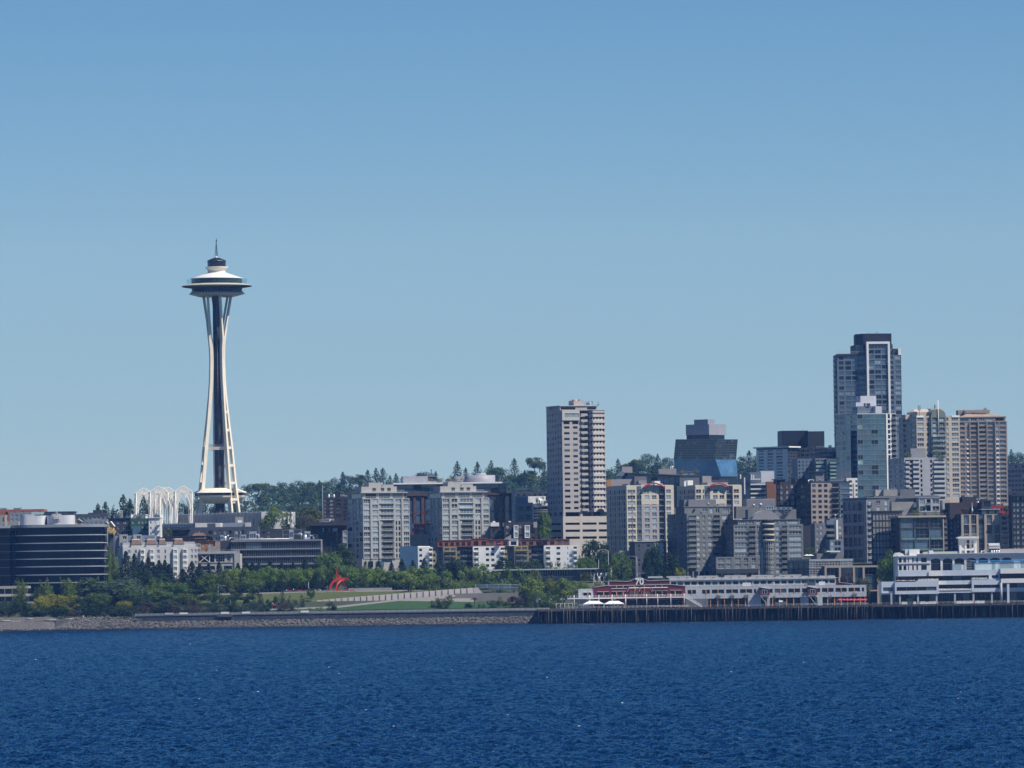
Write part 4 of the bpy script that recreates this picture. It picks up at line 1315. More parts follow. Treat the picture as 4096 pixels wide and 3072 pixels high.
# the two putty coloured condo towers
def condo(label,ua,ub,uc,dv,D,flip=0):
 q=bq('C',ua,ub,uc,488+dv,D,20)
 g=gnd(q)
 B=Bld('condo_tower',label,'tower block',cen(q,g),'twin putty coloured condo towers')
 z1=q[4]
 pit=55.2*.3977*MP(D)
 n=11
 z0=z1-n*pit
 cols=[(.01,.14,'r3l'),(.2,.32,'r2l'),(.38,.65,'r4'),(.70,.81,'r2l'),(.87,.985,'r3l')]
 rec=[(.01,.14,'r3l'),(.2,.32,'r2l'),(.42,.64,'d3',1.5),(.70,.73,'d1'),(.76,.80,'d1'),(.87,.985,'r3l')]
 zc=z1-4*pit
 B.fac(q[0],q[1],zc,z1,4,cols,PUTTY,.16,.86)
 B.fac(q[0],q[1],z0,zc,n-4,rec,PUTTY,.16,.86)
 for k in range(n-4):
  B.balcony(q[0],q[1],.415,.645,z0+k*pit+.32,.9,(PUTTY,RAILM,False))
 for k in range(4):
  A,C=off(q[0],q[1],.5)
  B.part('ledge').prism([A.lerp(C,.36),A.lerp(C,.67),q[0].lerp(q[1],.67),q[0].lerp(q[1],.36)],zc+k*pit+.1,zc+k*pit+.3,LCONC,bottom=True)
 B.fac(q[3],q[0],z0,z1,n,[(.03,.3,'g3'),(.36,.46,'g2'),(.55,.7,'g2'),(.78,.97,'g3')],PUTTY,.14,.88)
 B.fac(q[1],q[2],z0,z1,n,rep(3,'g2',.4),PUTTY);B.fac(q[2],q[3],z0,z1,0,(),PUTTY)
 B.part('podium').prism(sub(q,-.03,1.0,.01,1),g,z0,PUTTY)
 zp=z0-1.2
 for f0,f1 in((.02,.06),(.1,.2),(.27,.43),(.78,.88)):
  A,C=off(q[0].lerp(q[1],f0),q[0].lerp(q[1],f1),.08)
  d=(C-A).normalized()
  B.window((*(A+C)/2,zp-3.2),math.atan2(d.y,d.x),(C-A).length,3.2,'d2','podium_window')
 for f in(.17,.35,.675,.84):
  A,C=off(q[0],q[1],.35)
  p=A.lerp(C,f)
  d=(C-A).normalized()*.45
  B.part('pier').prism([p-d,p+d,q[0].lerp(q[1],f)+d,q[0].lerp(q[1],f)-d],z0,z1-pit*4 if f in(.35,.675)else z1,PUTTY)
 B.top(q,z1,PUTTY,LCONC,0)
 s4=sub(q,.02,.93,.10,.9)
 z2=z1+pit
 B.fac(s4[0],s4[1],z1,z2,1,[(.08,.33,'t4'),(.4,.66,'t4'),(.72,.96,'t4')],PUTTY,.06,.9,part='top_floor')
 B.fac(s4[3],s4[0],z1,z2,1,[(.1,.9,'t4')],PUTTY,.06,.9,part='top_floor');B.fac(s4[1],s4[2],z1,z2,0,(),PUTTY,part='top_floor')
 slab(B,s4,z2,.4,LCONC,1.3)
 for f0,f1,g0,g1,h in((.04,.80,.2,.6,2.9),(.22,.52,.25,.55,5.0),(.5,.74,.22,.5,3.9)):
  B.part('penthouse').prism(sub(q,f0,f1,g0,g1),z2+.4,z2+.4+h,PUTTY)
 for f in(.28,.46,.6):
  B.part('penthouse').prism(sub(q,f,f+.07,.195,.21),z2+1.0,z2+2.6,DKMET)
 rl=MB()
 for a,b in((sub(q,.02,.95,.02,.9)[0],sub(q,.02,.95,.02,.9)[1]),(s4[0],s4[1])):
  zz=z1 if rl.v==[]else z2+.4
  for h in(.5,1.0):
   rl.tube((*a,zz+h),(*b,zz+h),.06,RAILM,n=4)
  for k in range(14):
   p=a.lerp(b,k/13)
   rl.tube((*p,zz),(*p,zz+1.0),.05,RAILM,n=4)
 B.sep('terrace_rail',rl)
 B.done()
 return q
condo('left one of the twin putty grey condo towers, right of the dark brown block',472,632,1100,0,3005)
condo('right one of the twin putty grey condo towers, its foot behind the orange roof row',1255,1428,1904,-6,3050)
# brick and glass block behind the condo towers
def brickglass():
 D=3130
 q=bq('C',905,985,2075,347,D,7,30)
 g=gnd(q)
 B=Bld('office_building','brick and glass block under a thin white roof, between and behind the twin condo towers','office',cen(q,g))
 z1=q[4]
 zb=zt('C',1200,442,D)
 B.fac(q[0],q[1],zb,z1,2,rep(14,'t4',.96),FR_D,.05,.96,part='glass_storey')
 B.fac(q[3],q[0],zb,z1,2,rep(4,'t4',.96),FR_D,.05,.96,part='glass_storey')
 for i in(1,2):
  B.fac(q[i],q[i+1],zb,z1,0,(),FR_G,part='glass_storey')
 slab(B,q,z1,.75,WHITE,2.2)
 b=bq('C',None,1068,2128,445,D-3,7,30)
 hb=186*.3977*MP(D)
 z0=zt('C',1200,738,D)
 ncol=13
 cols=[((k+.2)/ncol,(k+.86)/ncol,'cw',.7)for k in range(ncol)]
 B.fac(b[0],b[1],z0-hb*.5,b[4]-.9,1,cols,BRICK,rows=[(z0-hb*.5+.5,z0-.6),(z0,z0+hb*.47),(z0+hb*.53,b[4]-1.9)]if False else None,sill=.04,head=.96)
 zr=[zt('C',1200,v,D)for v in(738,632,622,470)]
 for v in(627,738):
  A,C=off(b[0],b[1],.12)
  B.sep('brick_band',MB().prism([A,C,b[1],b[0]],zt('C',1200,v+5,D),zt('C',1200,v-5,D),BRICK,bottom=True))
 A,C=off(b[0],b[1],.5)
 B.part('brick_cornice').prism([A,C,b[2],b[3]],b[4]-.9,b[4],BRICK,ROOFM,bottom=True)
 B.part('base_wall').prism(b[:4],g,z0-hb*.5,BRICK)
 for i in(1,2,3):
  B.fac(b[i],b[(i+1)%4],z0-hb*.5,b[4]-.9,0,(),BRICK)
 t=bq('D',None,621,656,394,D-2,7,12)
 B.fac(t[0],t[1],z0-hb*.3,t[4],7,[(.06,.94,'t1')],LGREY,.1,.9,part='stair_glass')
 B.fac(t[1],t[2],z0-hb*.3,t[4],0,(),LGREY,part='stair_glass');B.part('stair_glass').poly([(*p,t[4])for p in t[:4]],ROOFM)
 zz=z1+.75
 m1=mat('penthouse_metal',(.33,.34,.39),.5,.06)
 ph(B,'C',None,1037,1286,264,zz,D+8,7,m1,10)
 c=ZP('D',298,256,D+14)
 r=(ZP('D',455,256,D+14).x-ZP('D',143,256,D+14).x)/2
 MB().lathe((c.x,D+14,zz),[(r,0),(r,c.z-zz),(.01,c.z-zz+.02)],m1,40).build('drum_penthouse',B.e)
 r2=r*.43
 MB().lathe((c.x,D+14,c.z),[(r2,.03),(r2,zt('D',298,230,D)-c.z),(.01,zt('D',298,230,D)-c.z)],m1,24).build('drum_penthouse',B.e)
 ph(B,'C',None,1568,1660,264,zz,D+10,7,m1,8)
 pl=MB().prism(sub(q,.27,.60,.03,.09),zz,zz+.9,CONC)
 B.sep('planter',pl)
 rl=MB()
 for u in(1142,1150):
  p=ZP('C',u,240,D+9)
  rl.tube((p.x,D+9,zt('C',u,264,D+8)),(p.x,D+9,p.z),.08,STEEL,n=4)
 B.sep('roof_ladder',rl)
 B.done()
 return q,zz+.9
BG_Q,BG_Z=brickglass()
B,q,z0,z1=bl('red_house','small red flat roofed block with white side box between the twin condo towers','C',None,1144,1272,742,850,3075,0,2,mat('red_render',(.33,.07,.06),.8,.05),[(.1,.34,'d1'),(.45,.75,'r2l')],dl=12,sill=.05,head=.6)
ph(B,'C',None,1096,1146,746,zt('C',1100,788,3074),3074,0,WHITE,4,'white_box')
ph(B,'C',None,1100,1300,850,gnd(q),3071,0,CONC,16,'podium')
B.done()
# centre and right half of the town
TANC=mat('tan_concrete',(0.42,0.39,0.37),0.85,0.05)
TANP=mat('pale_tan_concrete',(0.51,0.475,0.44),0.85,0.05)
BEIGE=mat('beige_stucco',(0.55,0.50,0.41),0.85,0.05)
LAVG=mat('lavender_grey_stucco',(0.36,0.33,0.34),0.85,0.05)
OLIVE=mat('olive_grey_stucco',(0.165,0.172,0.17),0.85,0.08)
RIBM=mat('ribbed_metal_roof',(0.34,0.33,0.34),0.55,0.08,spec=.4)
REDM=mat('red_steel',(0.42,0.035,0.03),0.5,0.08)
TANB=mat('tan_brick',(0.36,0.295,0.26),0.9,0.08,0.6)
BRNB=mat('brown_brick',(0.31,0.255,0.225),0.9,0.1,0.6)
CHAR=mat('charcoal_panel',(0.04,0.044,0.052),0.6,0.1)
MIDG=mat('mid_grey_panel',(0.16,0.165,0.18),0.7,0.08)
BLUEG=mat('blue_grey_panel',(0.135,0.175,0.235),0.6,0.08)
SAND=mat('sand_stone',(0.40,0.34,0.28),0.85,0.07)
TEALW=mat('teal_grey_panel',(0.09,0.13,0.14),0.6,0.06)
# white, gold and orange apartment row behind the park
def white_row():
 D=2962
 v0,v1=965,1190
 q=bq('D',-510,-325,1280,966,D,4,16)
 g=gnd(q)
 B=Bld('apartment_row','long row of white and gold apartments under an orange top storey','building',cen(q,g))
 zt_=q[4]
 H=55.5*.3977*MP(D)
 n=5
 z0=zt_-.6-n*H
 U0,U1=-325,1280
 def f(u):
  return(u-U0)/(U1-U0)
 def seg(u0,u1,o,m,cols,bal=(),top=0.0,part='wall'):
  A,C=q[0].lerp(q[1],f(u0)),q[0].lerp(q[1],f(u1))
  if o:
   A2,C2=off(A,C,o)
  else:
   A2,C2=A,C
  z1=zt_-.6+top
  B.fac(A2,C2,z0,z1,n,cols,m,.28,.74,part=part)
  for bf0,bf1 in bal:
   for k in range(n):
    B.balcony(A2,C2,bf0,bf1,z0+k*H+.2,1.3,(WHITE if m is WHITE else FR_D,RAILM if m is not WHITE else WHITE,False))
  if o>0:
   B.fac(A,A2,z0,z1,0,(),m,part=part);B.fac(C2,C,z0,z1,0,(),m,part=part)
  B.part('roof').poly([(*p,z1+.01)for p in(A2,C2,q[1].lerp(q[2],.5),q[0].lerp(q[3],.5))],ROOFM)
 dk=1.1
 B.fac(q[3],q[0],z0,zt_-.6,n,[],LGREY)
 seg(-325,-175,0.9,WHITE,[(.09,.28,'d2'),(.74,.98,'d2',dk)],[(.72,1.0)])
 seg(-175,-148,0.0,GOLD,[(.1,.9,'d1',dk)])
 seg(-148,-70,-.8,MIDG,[(.4,.7,'d2')])
 seg(-70,65,1.2,GOLD,[(.1,.46,'d3',dk),(.56,.92,'d3',dk)],[(.09,.93)])
 seg(65,100,0.0,MIDG,[(.2,.9,'d2')])
 seg(100,230,-2.2,CHAR,rep(2,'d3',.8),[(.05,.95)])  # charcoal here puts the shade of the recessed gap into the wall colour
 seg(230,548,0.9,WHITE,[(.03,.17,'d3',dk),(.40,.5,'d2'),(.57,.67,'d2'),(.87,1.0,'d2',dk)],[(.0,.19),(.86,1.0)])
 seg(548,572,0.0,GOLD,[(.1,.9,'d1',dk)])
 seg(572,645,-.8,MIDG,[(.4,.7,'d2')])
 seg(645,785,1.2,GOLD,[(.1,.46,'d3',dk),(.56,.92,'d3',dk)],[(.09,.93)])
 seg(785,815,0.0,MIDG,[(.2,.9,'d2')])
 seg(815,945,-2.2,CHAR,rep(2,'d3',.8),[(.05,.95)])  # second recessed gap, its shade again painted as charcoal
 seg(945,1280,0.9,WHITE,[(.05,.18,'d2',dk),(.37,.48,'d2'),(.69,.72,'w1'),(.88,.985,'d2',dk)],[(.04,.19),(.87,1.0)])
 B.fac(q[1],q[2],z0,zt_-.6,n,rep(3,'d2',.4),WHITE);B.fac(q[2],q[3],z0,zt_-.6,0,(),WHITE)
 B.part('base_wall').prism(sub(q,.005,.995,.02,.98),g,z0,CONC)
 w=bq('C',None,1003,1186,970,D+5.4,-30,12)
 B.fac(w[0],w[1],z0,w[4],0,(),WHITE,part='white_wing');B.fac(w[1],w[2],z0,w[4],0,(),WHITE,part='white_wing');B.fac(w[3],w[0],z0,w[4],0,(),WHITE,part='white_wing')
 B.part('white_wing').poly([(*p,w[4])for p in w[:4]],ROOFM)
 for u0,u1,vt,m,win in((-120,222,912,ORANGE,6),(225,380,894,ORANGE,2),(382,594,906,ORANGE,3),(596,690,898,WHITE,1),(712,1208,904,ORANGE,7)):
  a,b=q[0].lerp(q[1],f(u0)),q[0].lerp(q[1],f(u1))
  A,C=off(a,b,-2.2)
  zt1=zt('D',u0,vt,D)
  B.fac(A,C,zt_-.6,zt1,1,rep(win,'d2',.62),m,.12,.72,part='top_storey')
  Ab,Cb=off(a,b,-11)
  B.fac(Ab,A,zt_-.6,zt1,0,(),m,part='top_storey');B.fac(C,Cb,zt_-.6,zt1,0,(),m,part='top_storey')
  A,C=off(a,b,-1.9)
  B.part('top_roof').prism([A,C,Cb,Ab],zt1,zt1+.25,m,ROOFM,bottom=True)
 a=bq('D',None,540,615,850,D+7,0,3)
 mb=MB()
 p=[ZP('D',540,898,D+7),ZP('D',615,850,D+7),ZP('D',615,900,D+7)]
 mb.poly(p,CONC);mb.poly([x+Vector((0,3,0))for x in p[::-1]],CONC)
 mb.poly([p[0],p[0]+Vector((0,3,0)),p[1]+Vector((0,3,0)),p[1]],CONC);mb.poly([p[1],p[1]+Vector((0,3,0)),p[2]+Vector((0,3,0)),p[2]],CONC)
 B.sep('stair_roof',mb)
 equipment(B,'D',[(915,960,890,'b'),(955,962,868,'m'),(1070,1082,885,'v'),(965,1000,893,'b')],zt('D',900,904,D)+.26,D+5)
 um=ZP('D',490,925,D+1)
 mb=MB().lathe((um.x,D+.9,um.z-1.0),[(1.5,0),(.03,.55)],REDM,8,smooth=False).tube((um.x,D+.9,um.z-3.2),(um.x,D+.9,um.z-.5),.05,STEEL,n=5)
 o=mb.build('parasol',None,org=(um.x,D+.9,um.z-3.2))
 tag(o,'tiny red parasol open on the orange roof terrace','parasol')
 B.done()
white_row()
# broadcaster's white block with the dish
def dish_block():
 D=3150
 q=bq('D',None,655,835,538,D,6,22)
 g=gnd(q)
 B=Bld('broadcast_building','white and grey office with a big roof satellite dish, left of the tan tower','office',cen(q,g))
 H=72*.3977*MP(D)
 z1=q[4]-.5
 z0=zt('D',700,720,D)
 B.fac(q[0],q[1],z0,z1,2,[(.2,.47,'d6'),(.58,.87,'d6')],LGREY,.25,.78)
 for i in(1,2,3):
  B.fac(q[i],q[(i+1)%4],z0,z1,0,(),WHITE)
 B.part('base_wall').prism(q[:4],g,z0,LGREY)
 B.top(q,z1,LGREY)
 ph(B,'D',None,660,786,468,z1,D+3,6,mat('grey_blue_metal',(.36,.40,.44),.6,.06),14,'upper_block')
 ph(B,'D',None,784,962,466,z1,D+8,6,WHITE,10,'upper_block')
 ph(B,'D',None,826,842,540,z0,D-.6,6,WHITE,1.2,'white_pier')
 c=ZP('D',930,545,D+12)
 r=(ZP('D',1030,545,D).x-ZP('D',833,545,D).x)/2
 zz=[z0,zt('D',900,640,D),zt('D',900,575,D),zt('D',900,536,D)]
 MB().lathe((c.x,c.y,0),[(r,g),(r,zz[2])],G1,40,smooth=False).build('curved_glass',B.e)
 MB().lathe((c.x,c.y,0),[(r,zz[2]-.01),(r+.5,zz[2]),(r+.5,zz[3]),(.01,zz[3]+.02)],LGREY,40).build('curved_fascia',B.e)
 for v in(605,625,655,685):
  z=zt('D',900,v,D)
  MB().lathe((c.x,c.y,0),[(r,z),(r+.2,z),(r+.2,z+.5),(r,z+.5)],FR_G,40,smooth=False).build('glass_band',B.e)
 dc=ZP('D',925,496,D+6)
 ax=Vector((-.35,-.75,.56)).normalized()
 R_=12.5*.3977*2.1*MP(D)*1.0
 s1=ax.orthogonal().normalized();s2=ax.cross(s1)
 mb=MB()
 nr,na=5,24
 for k in range(nr):
  for i in range(na):
   pts=[]
   for kk,ii in((k,i),(k,i+1),(k+1,i+1),(k+1,i)):
    rr=R_*kk/nr
    t_=2*math.pi*ii/na
    pts.append(dc+(s1*math.cos(t_)+s2*math.sin(t_))*rr+ax*(rr*rr/R_*.38))
   mb.poly(pts if k else[pts[0],pts[2],pts[3]],WHITE,True)
 for i in range(3):
  t_=2*math.pi*i/3
  mb.tube(dc+(s1*math.cos(t_)+s2*math.sin(t_))*R_+ax*R_*.38,dc+ax*R_*.95,.06,RAILM,n=4)
 mb.tube(dc+ax*R_*.8,dc+ax*R_*1.05,.18,RAILM)
 mb.tube((dc.x,dc.y,zz[3]),dc-ax*.1,.35,RAILM,.25,8)
 B.sep('satellite_dish',mb)
 equipment(B,'D',[(738,741,430,'m'),(795,798,418,'m'),(862,885,480,'b'),(890,905,490,'c'),(940,965,510,'b'),(965,972,505,'v')],zt('D',900,536,D),D+6)
 B.done()
 B,q,z0,z1=bl('flat_roofed_building','dark grey long roof block behind the dish office','D',None,660,990,420,560,3230,0,3,SLATE,rep(6,'d2',.5),dl=16)
 B.done()
dish_block()
# dark brick flats in front of it
B,q,z0,z1=bl('brick_apartments','dark brick apartments with white bay windows below the dish office','D',None,545,880,727,925,3048,3,3,DBRICK,[(.06,.16,'r2l'),(.43,.53,'r2l'),(.82,.92,'d2')],dl=14)
for u0,u1,v0,v1 in((640,686,756,885),(751,802,757,885)):
 a=bq('D',None,u0,u1,v0,3046,3,2.2)
 B.fac(a[0],a[1],zt('D',u0,v1,3046),a[4],2,[(.14,.86,'cx')],WHITE,.12,.86,part='bay')
 B.fac(a[3],a[0],zt('D',u0,v1,3046),a[4],0,(),WHITE,part='bay');B.fac(a[1],a[2],zt('D',u0,v1,3046),a[4],0,(),WHITE,part='bay')
 B.part('bay').poly([(*p,a[4])for p in a[:4]],ROOFM)
 B.flush('bay')
ph(B,'D',None,840,876,724,z1-2,3047.6,3,LAVG,.4,'pale_panel')
B.done()
B,q,z0,z1=bl('brick_apartments','black brick flats with bright white rooftop hutches, left of the white bays','D',None,402,546,770,925,3052,3,3,DBRICK,[(.2,.35,'d2'),(.6,.8,'d2')],dl=14)
for u0,u1,v in((408,494,730),(536,580,732)):
 ph(B,'D',None,u0,u1,v,zt('D',u0,768,3051),3051.6,3,WHITE,4,'roof_hutch')
ph(B,'D',None,430,455,716,z1,3056,3,WHITE,4,'roof_hutch');ph(B,'D',None,590,614,715,z1,3056,3,WHITE,4,'roof_hutch')
B.done()
# tan concrete tower
def tan_tower():
 D=3110
 q=bq('T',90,252,640,208,D,20)
 g=gnd(q)
 B=Bld('residential_tower','tall tan concrete residential tower with stacked balconies on its right side','tower block',cen(q,g))
 T=lambda v:zt('T',260,v,D)
 pit=T(388)-T(448)
 A,C=q[0],q[1]
 ztop=T(208)
 L=(C-A).length
 d=(C-A)/L
 nn=Vector((d.y,-d.x))
 z0=T(1255)
 n=15
 zw=z0+0
 def fx(u):
  return(u-252)/(640-252)
 B.fac(A,A.lerp(C,fx(440)),z0,T(360),n,[(.11,.41,'d2'),(.6,.85,'d2')],TANC,.32,.72)
 zz=T(360)
 B.fac(A,A.lerp(C,fx(440)),zz,T(315),1,[(.08,.42,'d2',.4),(.56,.9,'d2',.4)],TANC,.1,.85)
 A1,C1=off(A,A.lerp(C,fx(432)),.5)
 B.fac(A1,C1,T(315),ztop,1,[(.14,.95,'g4',.3)],TANP,.3,.68,part='top_wall')
 B.fac(A,A1,T(315),ztop,0,(),TANP,part='top_wall');B.fac(C1,A.lerp(C,fx(432)),T(315),ztop,0,(),TANP,part='top_wall')
 B.part('top_wall').poly([(*p,T(315))for p in(A,A.lerp(C,fx(432)),C1,A1)],TANP)
 b0,b1=A.lerp(C,fx(440)),A.lerp(C,fx(528))
 r0,r1=off(b0,b1,-1.6)
 B.fac(r0,r1,z0,ztop,n+2,[(.05,.95,'d3')],TANC,.08,.9,part='recess_wall')
 B.fac(b0,r0,z0,ztop,0,(),TANC,part='recess_wall')
 p0,p1=b1,A.lerp(C,fx(556))
 o1=p1+nn*2.3
 o2=A.lerp(C,fx(690))+nn*1.6
 o3=A.lerp(C,fx(712))-nn*5
 facets=[(p0,o1,1),(o1,o2,4),(o2,o3,2)]
 nb=17
 for a,b,k in facets:
  ai,bi=off(a,b,-.55)
  B.fac(ai,bi,z0,ztop,nb,rep(k,'d1',.5),TANP,.42,.80,part='bay_wall')
 ring=[p0,o1,o2,o3]
 for k in range(nb+1):
  zb=z0+(ztop-z0)*k/nb
  mb=MB()
  inn=[p-nn*.9 for p in ring]
  h=1.12
  if k==nb:
   zb,h=ztop-.9,.9
  for i in range(3):
   a,b=ring[i],ring[i+1]
   mb.prism([a,b,inn[i+1],inn[i]],zb-.55,zb+h-.55,TANP,bottom=True)
  B.sep('balcony_band',mb)
 for k in range(nb):
  zb=z0+(ztop-z0)*k/nb
  B.balcony(b0,b1,.04,.8,zb+.2,1.0,(TANC,TANC,True))
 e0,e1,e2=q[0],q[0].lerp(q[3],.35),q[0].lerp(q[3],1.0)
 B.fac(e2,e1,z0,T(160),n+3,rep(4,'g2',.45),TANC,.25,.75,part='side_wall')
 B.fac(e1,e0,z0,T(208),n+2,rep(2,'g2',.45),TANC,.25,.75,part='side_wall')
 B.part('roof').poly([(*p,ztop-.2)for p in(A,b1,o1,o2,o3,q[2],q[3])],ROOFM)
 B.fac(o3,q[2],z0,ztop,0,(),TANC,part='back_wall');B.fac(q[2],q[3],z0,ztop,0,(),TANC,part='back_wall')
 s4=sub(q,.0,.98,.12,.95)
 B.fac(s4[0],s4[1],ztop,T(165),1,[(.02,.42,'d6'),(.74,.98,'d6')],TANC,.15,.72,part='penthouse')
 B.fac(s4[3],s4[0],ztop,T(165),1,rep(3,'g2',.5),TANC,part='penthouse');B.fac(s4[1],s4[2],ztop,T(165),0,(),TANC,part='penthouse')
 slab(B,s4,T(165),.35,TANP,.5)
 ph(B,'T',322,375,485,110,T(165),D+8,20,TANC,None,'machine_room')
 mb=MB()
 c=ZP('T',398,100,D+13)
 for k in range(5):
  x=ZP('T',372+k*14,100,D+13).x
  mb.lathe((x,D+13,T(112)),[(.85,0),(.85,T(93)-T(112)),(.01,T(93)-T(112))],mat('rusty_tank',(.25,.12,.08),.8,.2)if k!=2 else WHITE,10)
 B.sep('roof_tanks',mb)
 equipment(B,'T',[(503,573,117,'f'),(505,540,128,'b'),(545,575,128,'d'),(625,632,118,'m'),(622,640,148,'b'),(338,342,98,'m')],T(165)+.36,D+9)
 B.fac(A,C,T(1318),z0,1,[(.06,.45,'d3',2),(.52,.76,'d3',2),(.80,1.0,'d3',2)],TANC,.1,.82,part='arcade')
 B.fac(q[3],q[0],T(1318),z0,1,rep(3,'d2',.4),TANC,part='arcade')
 pq=bq('T',90,264,760,1322,D-3,20,30)
 zs=[T(1318),T(1400),T(1472),T(1545),T(1600)]
 pz0=gnd(pq)
 P0,P1=pq[0],pq[1]
 rows=[(T(1545),T(1520)),(T(1473),T(1448)),(T(1400),T(1376))]
 cols=[(.05,.35,'d6',.5),(.405,.70,'d6',.5),(.745,.98,'d6',.5)]
 B.fac(P0,P1,pz0,pq[4]+.6,0,cols,TANP,part='podium',rows=rows)
 B.fac(pq[3],P0,pz0,pq[4]+.6,0,[(.1,.9,'d6',.5)],TANC,part='podium',rows=rows)
 B.fac(P1,pq[2],pz0,pq[4]+.6,0,(),TANC,part='podium');B.fac(pq[2],pq[3],pz0,pq[4]+.6,0,(),TANC,part='podium')
 B.part('podium_roof').poly([(*p,T(1318))for p in pq[:4]],ROOFM)
 ca=MB()
 for k in range(9):
  a0,a1=math.pi*k/9,math.pi*(k+1)/9
  x0,x1=ZP('T',655-40*math.cos(a0),1250,D).x,ZP('T',655-40*math.cos(a1),1250,D).x
  y_=o2 .y-3.4
  h0,h1=T(1262)+1.6*math.sin(a0),T(1262)+1.6*math.sin(a1)
  ca.poly([(x0,y_,h0),(x1,y_,h1),(x1,y_+4,h1),(x0,y_+4,h0)],OWHITE)
  ca.poly([(x0,y_,h0-.3),(x1,y_,h1-.3),(x1,y_,h1),(x0,y_,h0)],OWHITE)
 B.sep('entrance_canopy',ca)
 B.done()
tan_tower()
# the two beige towers with red arc canopies
def beige(label,ua,ub,uc,vt,D,cmap,nrow,vb,grp,left):
 q=bq('E',ua,ub,uc,vt,D,20,None)
 g=gnd(q)
 B=Bld('apartment_tower',label,'tower block',cen(q,g),grp)
 zt_=q[4]
 pit=57.6*.3977*MP(D)
 z1=zt_-.6
 z0=zt('E',ub,vb,D)
 zr=zt_-88*.3977*MP(D)
 def rows(k0,k1):
  return[(zr-k*pit,zr-k*pit+pit*.70)for k in range(k1-1,k0-1,-1)]
 A,C=q[0],q[1]
 x=lambda u:(u-ub)/(uc-ub)
 for u0,u1,m,o,cols,split in cmap:
  a,b=A.lerp(C,x(u0)),A.lerp(C,x(u1))
  a2,b2=off(a,b,o)if o else(a,b)
  zs=zr-2*pit+.55*pit-pit*.4
  if split:
   B.fac(a2,b2,zs,z1,0,cols,BEIGE,part='upper_wall',rows=rows(0,2))
   B.fac(a2,b2,z0,zs,0,cols,m,part='lower_wall',rows=rows(2,nrow))
  else:
   B.fac(a2,b2,z0,z1,0,cols,m,rows=rows(0,nrow))
  if o:
   B.fac(a,a2,z0,z1,0,(),m if not split else BEIGE);B.fac(b2,b,z0,z1,0,(),m if not split else BEIGE)
   B.part('roof').poly([(*p,z1)for p in(a2,b2,b,a)],ROOFM)
  if any(c_[2]=='d3' for c_ in cols):
   for k in range(nrow):
    B.balcony(a2,b2,.05,.95,zr-k*pit-.15,1.2,(FR_G,FR_D,False))
 B.fac(q[3],q[0],z0,z1,0,left,BEIGE,part='side_wall',rows=rows(0,nrow))
 B.fac(q[1],q[2],z0,z1,0,(),BEIGE,part='side_wall');B.fac(q[2],q[3],z0,z1,0,(),BEIGE,part='side_wall')
 B.part('base_wall').prism(q[:4],g,z0,LAVG)
 B.top(q,z1,BEIGE,para=.5)
 return B,q,z1,x,pit,zr
def arc_canopy(B,A,C,z,rise,out=2.2,n=14):
 mb=MB()
 a,b=off(A,C,.3)
 a2,b2=off(A,C,out)
 for k in range(n):
  s0,s1=k/n,(k+1)/n
  h0,h1=z+rise*math.sin(math.pi*s0)**.8 if s0>0 else z,z+rise*math.sin(math.pi*s1)**.8 if s1<1 else z
  i0,i1,o0,o1=a.lerp(b,s0),a.lerp(b,s1),a2 .lerp(b2,s0),a2 .lerp(b2,s1)
  mb.poly([(*o0,h0),(*o1,h1),(*i1,h1),(*i0,h0)],REDM);mb.poly([(*i0,h0-.5),(*i1,h1-.5),(*o1,h1-.5),(*o0,h0-.5)],REDM)
  mb.poly([(*o0,h0-.5),(*o1,h1-.5),(*o1,h1),(*o0,h0)],REDM);mb.poly([(*i1,h1-.5),(*i0,h0-.5),(*i0,h0),(*i1,h1)],REDM)
 for s in(.12,.5,.88):
  p,r=a.lerp(b,s),a2 .lerp(b2,s)
  mb.tube((*p,z-2.4),(*r,z+rise*math.sin(math.pi*s)-.3),.12,FR_D,n=4)
 B.sep('red_canopy',mb)
mp_=[(262,362,BEIGE,.6,[(.1,.86,'r3l')],False),(362,415,TEALW,0,[(.06,.94,'g3')],False),(415,590,LAVG,0,[(.17,.45,'r2l'),(.6,.86,'r2l')],True),(590,650,LAVG,-1.2,[(.06,.94,'d3')],False),(650,737,BEIGE,.6,[(.1,.64,'r2l')],False)]
lf=[(.05,.13,'r2'),(.18,.24,'d1'),(.27,.35,'r2'),(.40,.46,'d1'),(.5,.58,'r2'),(.62,.68,'d1'),(.73,.81,'r2'),(.86,.92,'d2')]
B,q,z1,x,pit,zr=beige('beige ten storey tower with a red arc canopy beside the tan tower',62,262,737,353,3065,mp_,11,1035,'beige towers with red arc canopies',lf)
A,C=q[0].lerp(q[1],x(425)),q[0].lerp(q[1],x(632))
arc_canopy(B,A,C,zt('E',425,376,3065),2.4)
for u0,u1,v in((412,632,338),(285,300,340)):
 ph(B,'E',None,u0,u1,v,z1,3070,20,LAVG,9)
ph(B,'E',None,550,605,312,z1,3072,20,WHITE,4,'white_vent')
mb=MB()
for k in range(11):
 p=off(q[0].lerp(q[1],.115),q[0].lerp(q[1],.115)+(q[1]-q[0]),.72)[0]
 z=zr-k*pit-.55
 mb.box((p.x,p.y-.02,z),(.55,.12,.8),SAND)
B.sep('wall_ornaments',mb)
for u0,u1,v in((350,480,270),(350,475,310)):
 pass
B.done()
mp2=[(955,1045,BEIGE,.6,[(.06,.62,'r2l'),(.8,.96,'g2')],False),(1045,1105,TEALW,0,[(.06,.94,'g3')],False),(1105,1270,LAVG,0,[(.18,.46,'r2l'),(.58,.86,'r2l')],True),(1270,1330,LAVG,-1.2,[(.06,.94,'d3')],False),(1330,1420,BEIGE,.6,[(.1,.68,'r2l')],False)]
B,q,z1,x,pit,zr=beige('smaller looking beige tower with a red arc canopy, rising behind the olive grey condos',772,955,1420,350,3150,mp2,7,760,'beige towers with red arc canopies',lf)
